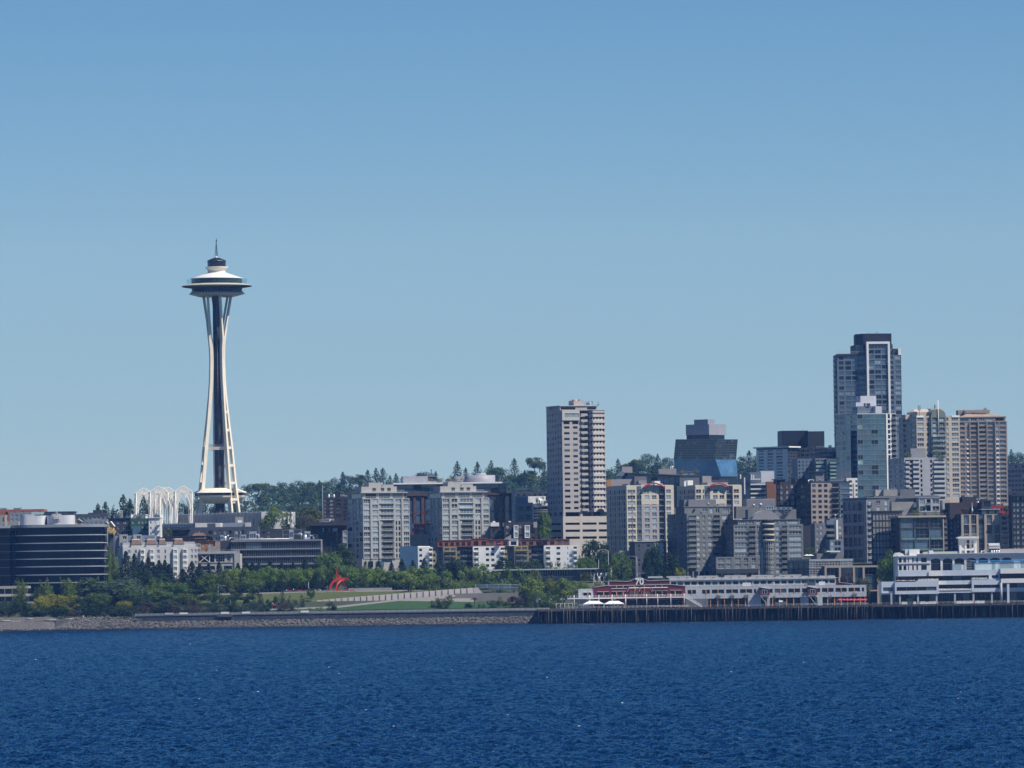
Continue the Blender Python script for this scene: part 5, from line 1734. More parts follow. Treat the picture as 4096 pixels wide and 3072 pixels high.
A,C=q[0].lerp(q[1],x(1085)),q[0].lerp(q[1],x(1280))
arc_canopy(B,A,C,zt('E',1085,372,3150),2.3)
ph(B,'E',None,1080,1285,327,z1,3156,20,LAVG,9)
ph(B,'E',None,880,935,306,z1,3160,20,WHITE,4,'white_vent');ph(B,'E',None,846,880,315,z1,3160,20,WHITE,4,'white_vent')
B.done()
# slanted dark roof complex behind
def slanted():
 D=3270
 q=bq('E',None,280,815,268,D,4,26)
 g=gnd(q)
 B=Bld('school_building','glass block under a dark slanting roof, behind the beige towers','building',cen(q,g))
 zl,zr=zt('E',280,238,D),zt('E',800,262,D)
 z0=zt('E',500,345,D)
 B.fac(q[0],q[1],z0,zr-.3,1,rep(9,'b3',.95),FR_D,.05,.96)
 mb=B.part('gable_wall')
 mb.poly([(*q[0],zr-.3),(*q[1],zr-.3),(*q[0],zl-.2)],FR_G)
 mb.poly([(*q[2],zr-.3),(*q[3],zr-.3),(*q[3],zl-.2)],FR_G)
 for i in(1,2,3):
  B.fac(q[i],q[(i+1)%4],z0,zr-.3,0,(),FR_G)
 B.part('gable_wall').poly([(*q[3],zr-.3),(*q[0],zr-.3),(*q[0],zl-.2),(*q[3],zl-.2)],FR_G)
 B.part('base_wall').prism(q[:4],g,z0,MIDG)
 a,b=off(q[0],q[1],2.0)
 e=(b-a)*.04
 rm=MB()
 P4=[a-e,b,q[2],q[3]-e]
 zs=[zl,zr,zr,zl]
 rm.poly([(*p,z+.6)for p,z in zip(P4,zs)],CHAR);rm.poly([(*p,z)for p,z in zip(P4[::-1],zs[::-1])],CHAR)
 for i in range(4):
  j=(i+1)%4
  rm.poly([(*P4[i],zs[i]),(*P4[j],zs[j]),(*P4[j],zs[j]+.6),(*P4[i],zs[i]+.6)],CHAR)
 B.sep('slanted_roof',rm)
 ph(B,'E',None,345,468,266,z0-5,D-3,4,MIDG,4,'front_block');ph(B,'E',None,105,345,295,z0-12,D-2,4,LAVG,14,'front_block')
 ph(B,'E',None,388,470,306,z0-8,D-8,4,LAVG,5,'front_block')
 ph(B,'E',None,66,112,297,z0-10,D-3,4,mat('orange_tile',(.45,.22,.08),.8,.08),9,'orange_wing')
 ph(B,'E',None,222,325,168,zl-4,D+14,4,LAVG,6,'grey_block')
 a=bq('E',None,170,280,262,D+3,4,7)
 B.fac(a[0],a[1],z0,a[4],1,rep(4,'b3',.9),FR_D,.2,.95,part='glass_lantern')
 c=sum(a[:4],Vector((0,0)))/4
 for i in range(4):
  B.part('glass_lantern').poly([(*a[i],a[4]),(*a[(i+1)%4],a[4]),(*c,a[4]+3.2)],G2)
 ph(B,'E',None,590,768,190,zr-2,D+12,4,mat('putty_block',(.33,.30,.285),.85,.05),8,'putty_block')
 equipment(B,'E',[(620,688,170,'f'),(640,660,178,'b'),(705,716,166,'c'),(722,735,163,'c'),(735,745,160,'v')],zt('E',600,190,D+12),D+14)
 B.sep('planter',MB().prism(sub(q,.93,1.3,.05,.15),zr+.61,zr+1.4,CONC))
 ph(B,'E',None,800,1000,278,z0-6,D-1,4,MIDG,14,'right_wing');ph(B,'E',None,1030,1120,262,z0-10,D+2,4,TANC,8,'right_wing')
 ph(B,'E',None,1120,1290,300,z0-10,D+4,4,SLATE,8,'right_wing')
 B.done()
 return q,zr+1.4
SL_Q,SL_Z=slanted()
# olive grey condos behind the pier
def olive():
 D=2970
 pit=53.6*.3977*MP(D)
 q=bq('E',676,872,1212,640,D,20,None)
 g=gnd(q)
 B=Bld('condo_block','left olive grey condo block with dark windowless looking left side, behind the pier sign','condominium',cen(q,g),'olive grey condo blocks')
 z1=q[4]-.5
 n=10
 z0=z1-.15-n*pit
 x=lambda u:(u-872)/(1212-872)
 B.fac(q[0],q[1],z0,z1,n,[(x(890),x(966),'r3l',1.2),(x(972),x(1003),'r2l'),(x(1029),x(1056),'r2l'),(x(1084),x(1121),'r2l'),(x(1140),x(1205),'d3',1.3)],OLIVE,.2,.82)
 for k in range(n):
  B.balcony(q[0],q[1],x(888),x(968),z0+k*pit+.3,1.0,(OLIVE,RAILM,False));B.balcony(q[0],q[1],x(1138),x(1207),z0+k*pit+.3,.9,(OLIVE,FR_G,False))
 B.fac(q[3],q[0],z0,z1,n,[(.06,.1,'w1'),(.2,.25,'w1'),(.36,.4,'d1'),(.52,.56,'w1'),(.7,.75,'d1'),(.86,.9,'w1')],OLIVE,.25,.7)
 B.fac(q[1],q[2],z0,z1,0,(),OLIVE);B.fac(q[2],q[3],z0,z1,0,(),OLIVE)
 B.top(q,z1,OLIVE,para=.5)
 B.fac(*off(q[0],q[1],0),g,z0,2,rep(6,'d3',.7),OLIVE,.1,.7,part='base_wall')
 B.fac(q[3],q[0],g,z0,2,rep(4,'d2',.4),OLIVE,part='base_wall')
 t=bq('E',800,850,1310,575,D+6,20,12)
 B.fac(t[0],t[1],z1,t[4],1,[(.39,.5,'r2l'),(.55,.62,'r2'),(.68,.76,'r2'),(.83,.97,'r4')],OLIVE,.2,.8,part='upper_floor')
 B.fac(t[3],t[0],z1,t[4],0,(),OLIVE,part='upper_floor');B.fac(t[1],t[2],z1-14,t[4],0,(),OLIVE,part='upper_floor')
 B.fac(t[0].lerp(t[1],.74),t[1],z1-14,z1,4,[(.3,.8,'r2l')],OLIVE,part='upper_floor')
 slab(B,t,t[4],.35,OLIVE,.5)
 a=bq('E',None,892,1165,498,D+8,20,8)
 mb=MB().prism(a[:4],t[4],a[4],RIBM)
 for k in range(50):
  p=a[0].lerp(a[1],k/49)
  mb.box((p.x,p.y-.06,t[4]+.4),(.1,.1,a[4]-t[4]-.4),RIBM)
 B.sep('ribbed_plant_room',mb)
 ph(B,'E',None,845,893,500,t[4],D+9,20,OLIVE,7,'stair_head')
 equipment(B,'E',[(1070,1104,530,'v'),(1138,1164,550,'v'),(1172,1195,542,'b'),(1200,1245,540,'f'),(960,990,562,'v')],t[4]+.36,D+6)
 B.done()
 D=2962
 q=bq('E',1200,1342,2042,752,D,12,None)
 g=gnd(q)
 B=Bld('condo_block','right olive grey condo block with a round balcony stack in its middle','condominium',cen(q,g),'olive grey condo blocks')
 z1=q[4]-.4
 n=9
 pit=54.5*.3977*MP(D)
 z0=z1-n*pit
 x=lambda u:(u-1342)/(2042-1342)
 Fu=lambda u:u+1508.5
 cols=[(x(1352),x(1478),'r4'),(x(1498),x(1560),'d2',1.2),(x(1576),x(1616),'r2l'),(x(Fu(255)),x(Fu(298)),'r2l'),(x(Fu(318)),x(Fu(372)),'d2',1.2),(x(Fu(392)),x(Fu(516)),'r4')]
 B.fac(q[0],q[1],z0,z1,n,cols,OLIVE,.14,.84)
 B.fac(q[3],q[0],z0,z1,n,rep(5,'d1',.25),OLIVE);B.fac(q[1],q[2],z0,z1,n,rep(4,'r2',.4),OLIVE);B.fac(q[2],q[3],z0,z1,0,(),OLIVE)
 B.top(q,z1,OLIVE,para=.4)
 for k in range(n):
  for u0,u1 in((1496,1562),(Fu(316),Fu(374))):
   B.balcony(q[0],q[1],x(u0),x(u1),z0+k*pit+.2,1.1,(OLIVE,RAILM,False))
 c=q[0].lerp(q[1],x(1690))
 rr=58*.3977*MP(D)
 n_=10
 zc=z1+pit
 MB().lathe((*c,0),[(rr*.92,g),(rr*.92,zc)],OLIVE,32).build('round_bay',B.e)
 for k in range(10):
  z=z1+pit-(k+1)*pit
  if k<4:
   MB().lathe((*c,0),[(rr*.94,z+1.0),(rr*.94,z+pit-.25)],G1,32).build('bay_glass',B.e)
   MB().lathe((*c,0),[(rr*.9,z-.15),(rr*1.12,z-.1),(rr*1.12,z+1.0),(rr*1.04,z+1.0),(rr*1.04,z+.1)],mat('cream_balcony',(.44,.38,.31),.8,.05),32).build('round_balcony',B.e)
  else:
   MB().lathe((*c,0),[(rr*.94,z+.35),(rr*.94,z+pit-.3)],G1,32).build('bay_glass',B.e)
   mb=MB()
   for i in range(7):
    a=R(-90-66+i*22)
    mb.beam((c.x+rr*.96*math.cos(a),c.y+rr*.96*math.sin(a),z+.35),(c.x+rr*.96*math.cos(a),c.y+rr*.96*math.sin(a),z+pit-.3),.13,.1,FR_W,(-math.sin(a),math.cos(a),0))
   for zz in(z+.35,z+.95,z+pit-.35):
    mb.path([(c.x+rr*.96*math.cos(R(-90-66+i*11)),c.y+rr*.96*math.sin(R(-90-66+i*11)),zz)for i in range(13)],.07,FR_W,4)
   B.sep('bay_mullions',mb)
   MB().lathe((*c,0),[(rr*.9,z-.05),(rr*1.02,z),(rr*1.02,z+.2),(rr*.9,z+.2)],OLIVE,32).build('bay_slab',B.e)
 s4=sub(q,x(1392),.965,.04,.9)
 B.fac(s4[0],s4[1],z1,z1+pit,1,[(.01,.14,'r4'),(.17,.26,'r2l'),(.30,.36,'r2l'),(.57,.65,'r2l'),(.68,.77,'r3l'),(.80,.97,'r4')],OLIVE,.12,.8,part='top_storey')
 B.fac(s4[3],s4[0],z1,z1+pit,0,(),OLIVE,part='top_storey');B.fac(s4[1],s4[2],z1,z1+pit,0,(),OLIVE,part='top_storey')
 zr=z1+pit
 slab(B,s4,zr,.3,OLIVE,.4)
 va,vb_=s4[0].lerp(s4[1],.235),s4[0].lerp(s4[1],.665)
 va,vb_=off(va,vb_,-.4)
 back=(s4[3]-s4[0])*.8
 mb=MB()
 rise=zt('E',1680,606,D)-zr-.3
 N=26
 pr=[(va.lerp(vb_,k/N),zr+.3+rise*math.sqrt(max(0,1-(2*k/N-1)**2))**1.3)for k in range(N+1)]
 for(a,ha),(b,hb)in zip(pr,pr[1:]):
  mb.poly([(*a,ha),(*b,hb),(*(b+back),hb),(*(a+back),ha)],RIBM)
  mb.poly([(*a,zr+.3),(*b,zr+.3),(*b,hb),(*a,ha)],RIBM)
  mb.box((a.x,a.y-.05,zr+.3),(.09,.09,ha-zr-.3),RIBM)
 B.sep('barrel_vault',mb)
 ph(B,'F',None,-20,465,600,zr,D+9,12,OLIVE,6,'upper_block')
 ph(B,'F',None,-140,240,568,zr+1,D+16,12,OLIVE,5,'upper_block')
 a=bq('F',None,-32,252,492,D+18,12,8)
 mb=MB().prism(a[:4],zr+2,a[4],RIBM)
 for k in range(48):
  p=a[0].lerp(a[1],k/47)
  mb.box((p.x,p.y-.06,zr+2.4),(.1,.1,a[4]-zr-2.6),RIBM)
 B.sep('ribbed_plant_room',mb)
 equipment(B,'F',[(20,52,540,'v'),(82,128,532,'v'),(240,270,602,'v'),(345,385,640,'f'),(160,240,565,'b'),(255,420,575,'b')],zt('F',0,600,D+9),D+11)
 w=bq('E',1022,1165,1592,1082,D-6,12,10)
 zw0=zt('E',1165,1200,D-6)
 B.fac(w[0],w[1],zw0,w[4],2,[(.04,.2,'r2l'),(.24,.36,'r3l'),(.45,.58,'r3l'),(.66,.76,'r2l'),(.84,.94,'r2l')],OLIVE,.14,.86,part='front_wing')
 B.fac(w[3],w[0],zw0,w[4],2,rep(3,'d2',.4),OLIVE,part='front_wing');B.fac(w[1],w[2],zw0,w[4],0,(),OLIVE,part='front_wing')
 B.top(w,w[4],OLIVE,para=.3)
 zg=g-3
 B.fac(w[0],w[1],zg,zw0,2,rep(7,'d3',.8),CHAR,.1,.7,part='shop_front');B.fac(w[3],w[0],zg,zw0,0,(),CHAR,part='shop_front');B.fac(w[1],w[2],zg,zw0,0,(),CHAR,part='shop_front')
 B.fac(q[0],q[1],g,z0,2,rep(8,'d3',.7),OLIVE,.1,.75,part='base_wall')
 B.fac(q[1],q[2],g,z0,0,(),OLIVE,part='base_wall')
 p=off(q[0].lerp(q[1],x(1624)),q[1],.3)[0]
 B.part('downpipe').prism([p+Vector((-.4,0)),p+Vector((.4,0)),p+Vector((.4,.35)),p+Vector((-.4,.35))],g,z1-4.3*pit,LGREY)
 B.done()
olive()
B,q,z0,z1=bl('apartment_building','low slate grey flats with one pale corner, in front of the beige tower foot','E',345,350,668,925,1180,2985,10,5,SLATE,[(.1,.16,'d2'),(.38,.48,'d2'),(.64,.78,'r2l'),(.82,.92,'r2l')],dl=14)
a=bq('E',None,545,632,935,2983,10,1.4)
B.fac(a[0],a[1],zt('E',545,1040,2983),a[4],2,[(.15,.55,'r2l')],LGREY,.3,.75,part='pale_bay');B.fac(a[3],a[0],zt('E',545,1040,2983),a[4],0,(),LGREY,part='pale_bay')
B.part('pale_bay').poly([(*p,a[4])for p in a[:4]],ROOFM)
slab(B,q,q[4],.3,LGREY,.4)
B.done()
B,q,z0,z1=bl('townhouse','small lavender grey stucco house with white windows at the beige tower foot','E',192,195,345,1012,1110,2998,10,2,LAVG,[(.1,.42,'r3l'),(.6,.85,'r2l')],dl=10)
B.part('brown_base').prism([*off(q[0].lerp(q[1],.5),q[1],.2),q[1],q[0].lerp(q[1],.5)],gnd(q),zt('E',300,1110,2998),BRNB)
B.done()
# faceted glass tower with blue lower half
def facet_tower():
 D=3920
 def pt(u,v,d=0.0):
  return ZP('E',u,v,D+d)
 c=pt(1065,95)
 g=ground(c.x,D)
 B=Bld('office_tower','faceted glass tower, dark green above a bright blue band, with a grey roof box','tower',(c.x,D,g))
 gg=glass('dark_green_glass',(.03,.055,.065),.06,.4,var=.5)
 gb=glass('blue_film_glass',(.075,.175,.31),.12,.8,var=.15)
 gl_=mat('facet_mullion',(.10,.12,.13),.5,.1)
 gl2=mat('blue_mullion',(.07,.15,.25),.5,.1)
 def ring(ul,um,ur,v):
  a,b,e=pt(ul,v),pt(um,v,-4),pt(ur,v,16)
  return[a,b,e,e+Vector((-6,26,0)),a+Vector((6,40,0))]
 H=ZN['E']
 tops=ring(762,1184,1383,-106)
 mid=ring(742,1157,1366,93)
 midb=ring(742,1159,1370,94)
 bot=ring(768,1217,1388,265)
 low=[Vector((p.x,p.y,g))for p in ring(780,1200,1375,265)]
 def band(r0,r1,m,name,ml,rows,per):
  mb=MB()
  k=len(r0)
  for i in range(k):
   j=(i+1)%k
   mb.poly([r1[i],r1[j],r0[j],r0[i]],m)
  mb.build(name,B.e)
  gm=MB()
  for i in range(2):
   a0,b0,a1,b1=r0[i],r0[i+1],r1[i],r1[i+1]
   nr=(b0-a0).cross(Vector((0,0,-1))).normalized()*-1
   if nr.y>0:
    nr=-nr
   o=nr*.12
   for t in range(per[i]+1):
    gm.tube(a0 .lerp(b0,t/per[i])+o,a1 .lerp(b1,t/per[i])+o,.14,ml,n=4,cap=False)
   for t in range(rows+1):
    gm.tube(a0 .lerp(a1,t/rows)+o,b0 .lerp(b1,t/rows)+o,.16,ml,n=4,cap=False)
  gm.build(name+'_grid',B.e)
  for i in range(2):
   a0,b0,a1,b1=r0[i],r0[i+1],r1[i],r1[i+1]
   for t in range(14 if i==0 else 7):
    x_,y_=random.randrange(per[i])/per[i],random.randrange(rows)/rows
    s_=1/per[i]
    s2=1/rows
    q4=[(a0 .lerp(b0,xx)).lerp(a1 .lerp(b1,xx),yy)for xx,yy in((x_,y_+s2),(x_+s_,y_+s2),(x_+s_,y_),(x_,y_))]
    B.sep('bright_pane',MB().poly([p+Vector((0,-.1,0))for p in q4],G2 if m is gg else G5))
 band(tops,mid,gg,'green_glass',gl_,8,(22,9))
 band(midb,bot,gb,'blue_glass',gl2,5,(22,9))
 MB().prism([(p.x,p.y)for p in low],g,bot[0].z,G1).build('lower_glass',B.e)
 B.part('roof').poly(tops,ROOFM)
 m1=mat('roof_box_metal',(.30,.31,.36),.5,.06)
 zz=tops[0].z
 for xl,xc,xr_,y0,zb_ in((2746,2836,2898,1738,zz),(2743,2836,2904,1696,None),(2776,2831,2859,1677,None)):
  q=bq('X',xl,xc,xr_,y0,D+8,52)
  B.part('roof_box').prism(q[:4],zz if zb_ else zt('X',2836,1739 if y0==1696 else 1697,D+8),q[4],G1 if zb_ else m1,bottom=True)
 B.done()
facet_tower()
# white and blue modern block, orange brick neighbour
B,q,z0,z1=bl('apartment_building','white and blue modern block with stacked white balcony bands, right of the blue glass tower','E',None,1392,1690,330,520,3400,0,4,BLUEG,[(.02,.3,'b3'),(.44,.72,'b3'),(.76,.98,'b3')],dl=18)
ph(B,'E',None,1390,1512,243,z0,3396,0,mat('blue_glass_wall',(.03,.05,.085),.15,.2,spec=.5),14,'glass_block')
ph(B,'E',None,1500,1620,222,z1,3402,0,BLUEG,12,'upper_block');ph(B,'E',None,1612,1752,212,z1-3,3404,0,mat('pale_blue_render',(.62,.65,.70),.7,.04),14,'white_block')
for u,v0,v1 in((1520,245,295),(1540,250,290),(1448,276,445),(1408,245,290)):
 a=bq('E',None,u,u+12,v0,3394,0,.8)
 B.part('white_fin').prism(a[:4],zt('E',u,v1,3394),a[4],WHITE,bottom=True)
for v in(345,392,437,478):
 a=bq('E',None,1512 if v!=345 else 1505,1678 if v!=345 else 1706,v-6,3397,0,3.4)
 B.sep('balcony_band',MB().prism(a[:4],zt('E',1512,v+8,3397),a[4],WHITE,bottom=True))
B.part('roof_rail').box(cen(bq('E',None,1520,1570,300,3398,0,3),zt('E',1520,298,3398)),(8,2,.5),WHITE)
B.done()
B,q,z0,z1=bl('brick_building','orange brown brick block wedged between white block and dark brick apartments','F',None,168,268,318,520,3380,0,2,mat('rust_brick',(.27,.12,.055),.9,.1,.6),[],dl=16)
B.done()
# tall white and dark pair
B,q,z0,z1=bl('apartment_tower','slim tower with white gridded left side and black right side','F',228,376,480,-25,330,3600,50,11,CHAR,rep(4,'d2',.6),[(.08,.24,'b2'),(.36,.54,'b2'),(.64,.84,'b2')],ms=WHITE,dl=24)
slab(B,q,q[4],.8,WHITE,1.4)
B.done()
B,q,z0,z1=bl('office_tower','black office block with a big black rooftop box, left of the tallest tower','H',-90,-84,345,1165,1420,3640,0,6,CHAR,rep(10,'d2',.7),dl=30)
ph(B,'H',-140,75,230,1008,z1,3650,8,mat('black_screen',(.022,.027,.034),.5,.1),20,'roof_box')
ph(B,'H',None,-175,76,1003,z1,3658,8,mat('black_screen2',(.012,.015,.022),.5,.1),14,'roof_box')
equipment(B,'H',[(155,230,1150,'b'),(-72,-68,985,'m'),(25,29,975,'m')],zt('H',100,1165,3640),3642)
B.done()
# stepped dark cluster below it
B,q,z0,z1=bl('apartment_building','grey blue apartment slab with small paired windows, left part of the dark stepped group','F',470,478,656,88,330,3500,8,6,BLUEG,rep(5,'b2',.45),dl=18)
B.done()
B,q,z0,z1=bl('apartment_building','apartment stack with pale glazed balconies in the dark stepped group','F',None,655,770,82,330,3494,8,6,MIDG,[(.04,.4,'d2',1.2),(.52,.96,'d2',1.2)],dl=18)
for k in range(6):
 B.balcony(q[0],q[1],.02,.98,z0+(z1-z0)*k/6+.2,1.2,(LGREY,GREEN_G,True))
B.done()
B,q,z0,z1=bl('apartment_building','dark teal apartment block with green balconies beside the teal glass tower foot','F',None,770,872,88,330,3490,8,6,TEALW,[(.28,.96,'t4',1.0)],dl=18)
for k in range(6):
 B.balcony(q[0],q[1],.28,1.0,z0+(z1-z0)*k/6+.2,1.2,(FR_D,GREEN_G,True))
B.done()
B,q,z0,z1=bl('office_building','black upper storeys with a pale roof edge, above the dark stepped apartments','F',None,716,900,18,330,3530,8,7,CHAR,rep(8,'b2',.8),dl=20)
slab(B,q,q[4],.6,LGREY,.6)
equipment(B,'H',[(270,300,1140,'b'),(60,130,1160,'f')],z1,3534)
B.done()
# tan brick apartments (centre right) and dark brick neighbour
B,q,z0,z1=bl('apartment_building','tan brick apartment block with paired dark glass sides, in the middle of the right cluster','F',445,612,1000,316,760,3160,14,8,TANB,[(.03,.12,'d2'),(.185,.275,'d2'),(.335,.425,'d2'),(.55,.72,'d3',1.4),(.76,.95,'b3')],[(.04,.3,'b2'),(.36,.62,'b3'),(.7,.96,'d3')],sill=.25,head=.8,ms=CHAR,pm=CHAR)
A,C=off(q[0].lerp(q[1],.53),q[1],.3)
B.part('dark_panel').prism([A,C,q[1],q[0].lerp(q[1],.53)],z1-.1,z1+.5,CHAR,bottom=True)
pt_=(z1-z0)/8
for k in range(8):
 B.balcony(q[0],q[1],.535,.735,z0+k*pt_+.25,1.3,(CHAR,FR_D,False))
dk_=q[0].lerp(q[1],.738),q[1]
o_=off(*dk_,.25)
B.fac(o_[0],o_[1],z0,z1,8,[(.08,.92,'b3')],BLUEG,.2,.85,part='blue_bay');B.fac(dk_[0],o_[0],z0,z1,0,(),BLUEG,part='blue_bay');B.part('blue_bay').poly([(*p,z1)for p in(o_[0],o_[1],dk_[1],dk_[0])],ROOFM)
ph(B,'F',None,660,745,222,z1,3166,14,MIDG,8);ph(B,'F',None,455,562,285,z1,3172,14,CHAR,8)
slab(B,bq('F',None,580,752,218,3164,14,12),zt('F',660,220,3164),.4,CHAR,.2)
equipment(B,'F',[(695,714,288,'b'),(590,640,300,'d')],z1,3162)
B.done()
B,q,z0,z1=bl('brick_apartments','dark brick apartments with tall white sash windows, left of the tan brick block','F',262,300,452,322,620,3185,12,5,DBRICK,[(.03,.2,'r2'),(.42,.56,'r2'),(.72,.9,'r2')],[(.2,.8,'b3')],sill=.2,head=.8)
slab(B,bq('F',255,268,360,294,3186,12,10),zt('F',268,300,3186),.5,CHAR,.3)
ph(B,'F',None,272,355,300,z1,3187,12,CHAR,8)
B.done()
B,q,z0,z1=bl('apartment_building','narrow white panelled block with an orange stripe at the foot of the teal glass tower','F',None,970,1080,282,520,3260,6,5,WHITE,[(.2,.5,'t2'),(.8,.98,'t1')],dl=12)
A,C=off(q[0].lerp(q[1],.58),q[0].lerp(q[1],.68),.15)
B.part('orange_stripe').prism([A,C,q[0].lerp(q[1],.68),q[0].lerp(q[1],.58)],z0,z1-2,mat('amber_panel',(.55,.28,.05),.6,.05))
ph(B,'F',None,800,975,296,z0,3262,6,BLUEG,10,'low_wing')
B.done()
B,q,z0,z1=bl('apartment_building','low stepped dark flats with a white framed terrace, below the tan brick block','F',606,650,932,735,1090,3045,14,6,MIDG,[(.06,.13,'r2'),(.2,.27,'r2'),(.40,.78,'d3',1.6),(.86,.97,'r2')],rep(3,'d2',.35))
ph(B,'F',None,800,930,688,z1,3048,14,MIDG,9,'upper_block');ph(B,'F',None,770,872,706,z1,3046,14,BLUEG,4,'upper_block')
equipment(B,'F',[(840,872,645,'v'),(898,915,655,'v')],zt('F',800,688,3048),3050)
a=bq('F',None,866,884,705,3041,14,3)
B.part('white_pier').prism(a[:4],zt('F',870,900,3041),a[4],WHITE)
a=bq('F',None,802,934,905,3036,14,8)
B.fac(a[0],a[1],zt('F',802,1090,3036),a[4],3,[(.1,.3,'r2'),(.38,.58,'d2'),(.62,.82,'d2',1.2)],BLUEG,.15,.8,part='front_bay')
B.fac(a[3],a[0],zt('F',802,1090,3036),a[4],0,(),BLUEG,part='front_bay');B.fac(a[1],a[2],gnd(a),a[4],0,(),LGREY,part='front_bay');B.part('front_bay').poly([(*p,a[4])for p in a[:4]],ROOFM)
a=bq('F',None,768,908,1014,3030,14,4)
B.part('white_ledge').prism(a[:4],a[4]-.5,a[4],WHITE,bottom=True)
a=bq('F',None,670,930,1040,3032,14,8)
B.part('low_front').prism(a[:4],gnd(a),a[4],MIDG)
B.done()
# big dark gridded building and grey neighbour
B,q,z0,z1=bl('apartment_building','grey apartment block with column of white french windows; dark gridded left side','F',932,1176,1400,484,1100,3065,28,10,MIDG,[(.04,.2,'r2l'),(.42,.58,'r2l'),(.78,.92,'r2')],[((k+.08)/5,(k+.92)/5,'cw',.5)for k in range(5)],ms=SAND if False else LAVG,nl=5,sill=.12,head=.86)
for k in range(10):
 B.balcony(q[0],q[1],.03,.21,z0+(z1-z0)*k/10+.3,.8,(FR_D,FR_D,False))
slab(B,q,q[4],.4,MIDG,.4)
A,C=off(q[3],q[0],.4)
B.part('corner_pier').prism([A.lerp(C,.88),C,q[0],q[3].lerp(q[0],.88)],gnd(q),z1,LAVG)
B.done()
B,q,z0,z1=bl('apartment_building','low dark brown gridded apartments below the grey penthouses, left of the glass bay block','F',1218,1232,1530,622,1120,3035,6,7,DBRICK,rep(9,'gr',.72),rep(2,'d2',.5),sill=.08,head=.88)
slab(B,q,q[4],.5,CHAR,.6)
B.done()
def glass_bays():
 D=3012
 q=bq('G',192,246,690,662,D,10,20)
 g=gnd(q)
 B=Bld('apartment_building','dark glass apartment block with tall blue bays, above the white terminal','building',cen(q,g))
 zt_=q[4]
 z1=zt_-.9
 H=108*.3979*MP(D)
 n=4
 z0=z1-n*H
 B.fac(q[0],q[1],z0,z1,n,[(.03,.32,'cw',.5),(.36,.65,'cw',.5),(.69,.97,'cw',.5)],CHAR,.06,.96)
 B.fac(q[3],q[0],z0,z1,n*2,[(.15,.5,'d2',.8)],DBRICK);B.fac(q[1],q[2],z0,z1,n*2,rep(2,'r2',.4),DBRICK);B.fac(q[2],q[3],z0,z1,0,(),DBRICK)
 slab(B,q,z1,.9,SAND,1.0)
 for f in(.34,.67):
  A,C=off(q[0].lerp(q[1],f-.006),q[0].lerp(q[1],f+.006),.25)
  B.part('blue_fin').prism([A,C,q[0].lerp(q[1],f+.006),q[0].lerp(q[1],f-.006)],z0,z1-H*1.1,mat('blue_steel',(.16,.24,.30),.5,.06))
 A,C=off(q[0].lerp(q[1],.975),q[1],.4)
 B.part('stone_pier').prism([A,C,q[1],q[0].lerp(q[1],.975)],g,z1,SAND)
 for k in range(2,4):
  A,C=off(q[0],q[1],.3)
  for f0,f1 in((.04,.33),(.37,.66),(.70,.97)):
   B.sep('green_spandrel',MB().prism([A.lerp(C,f0),A.lerp(C,f1),q[0].lerp(q[1],f1),q[0].lerp(q[1],f0)],z0+(4-k)*H-.4,z0+(4-k)*H+.5,mat('sage_panel',(.16,.23,.21),.5,.06),bottom=True))
 rl=MB()
 a,b=off(q[0],q[1],.6)
 for k in range(34):
  p=a.lerp(b,k/33)
  rl.tube((*p,zt_),(*p,zt_+1.1),.06,SAND,n=4)
 rl.tube((*a,zt_+1.1),(*b,zt_+1.1),.07,SAND,n=4)
 B.sep('roof_railing',rl)
 for k in range(n*2):
  B.balcony(q[1],q[2],.02,.5,z0+k*H/2+.2,1.8,(SAND,SAND,False))
 B.part('base_wall').prism(q[:4],g,z0,CHAR)
 B.done()
 return q,zt_
GB_Q,GB_Z=glass_bays()
def penthouses():
 D=3130
 q=bq('G',None,-10,640,480,D,6,20)
 g=gnd(q)
 B=Bld('apartment_building','wide grey block topped by boxy beige penthouses and a small pale house','building',cen(q,g))
 z1=q[4]
 z0=zt('G',200,700,D)
 B.fac(q[0],q[1],z0,z1,4,[(.04,.09,'r2l'),(.17,.2,'r2'),(.4,.45,'r2'),(.65,.69,'r2l')],MIDG,.2,.8)
 for i in(1,2,3):
  B.fac(q[i],q[(i+1)%4],z0,z1,0,(),MIDG)
 B.top(q,z1,MIDG)
 B.part('base_wall').prism(q[:4],g,z0,MIDG)
 for u0,u1,v,dd,m in((5,90,402,8,LCONC),(86,226,397,4,CONC),(252,402,395,6,MIDG)):
  ph(B,'G',None,u0,u1,v,z1,D+dd,6,m,9)
 a=bq('G',None,166,386,522,D-5,6,4.9)
 B.part('stair_block').prism(a[:4],z0,a[4],CONC)
 ph(B,'G',None,225,442,476,z1-.5,D+.3,6,MIDG,3,'parapet_block')
 h=bq('G',None,440,652,482,D-8,6,7.9)
 zb=zt('G',440,625,D-8)
 B.fac(h[0],h[1],zb,h[4],2,[(.04,.28,'g2'),(.37,.56,'d2',1.2),(.64,.96,'cx')],LGREY,.15,.82,part='pale_house')
 B.fac(h[3],h[0],zb,h[4],0,(),LGREY,part='pale_house');B.fac(h[1],h[2],zb,h[4],0,(),LGREY,part='pale_house')
 B.balcony(h[0],h[1],.36,.57,(zb+h[4])/2+.3,1.2,(LGREY,RAILM,False))
 slab(B,h,h[4],.3,LGREY,.3)
 B.part('pale_house').prism(h[:4],g,zb,MIDG)
 ph(B,'G',None,680,752,504,z0,D-4,6,TANC,10,'tan_block')
 equipment(B,'G',[(15,22,395,'v'),(45,80,378,'f'),(100,106,380,'v'),(165,175,383,'v'),(195,205,380,'v'),(238,262,450,'c'),(318,340,452,'v'),(345,365,455,'b')],zt('G',5,402,D),D+9)
 B.done()
penthouses()
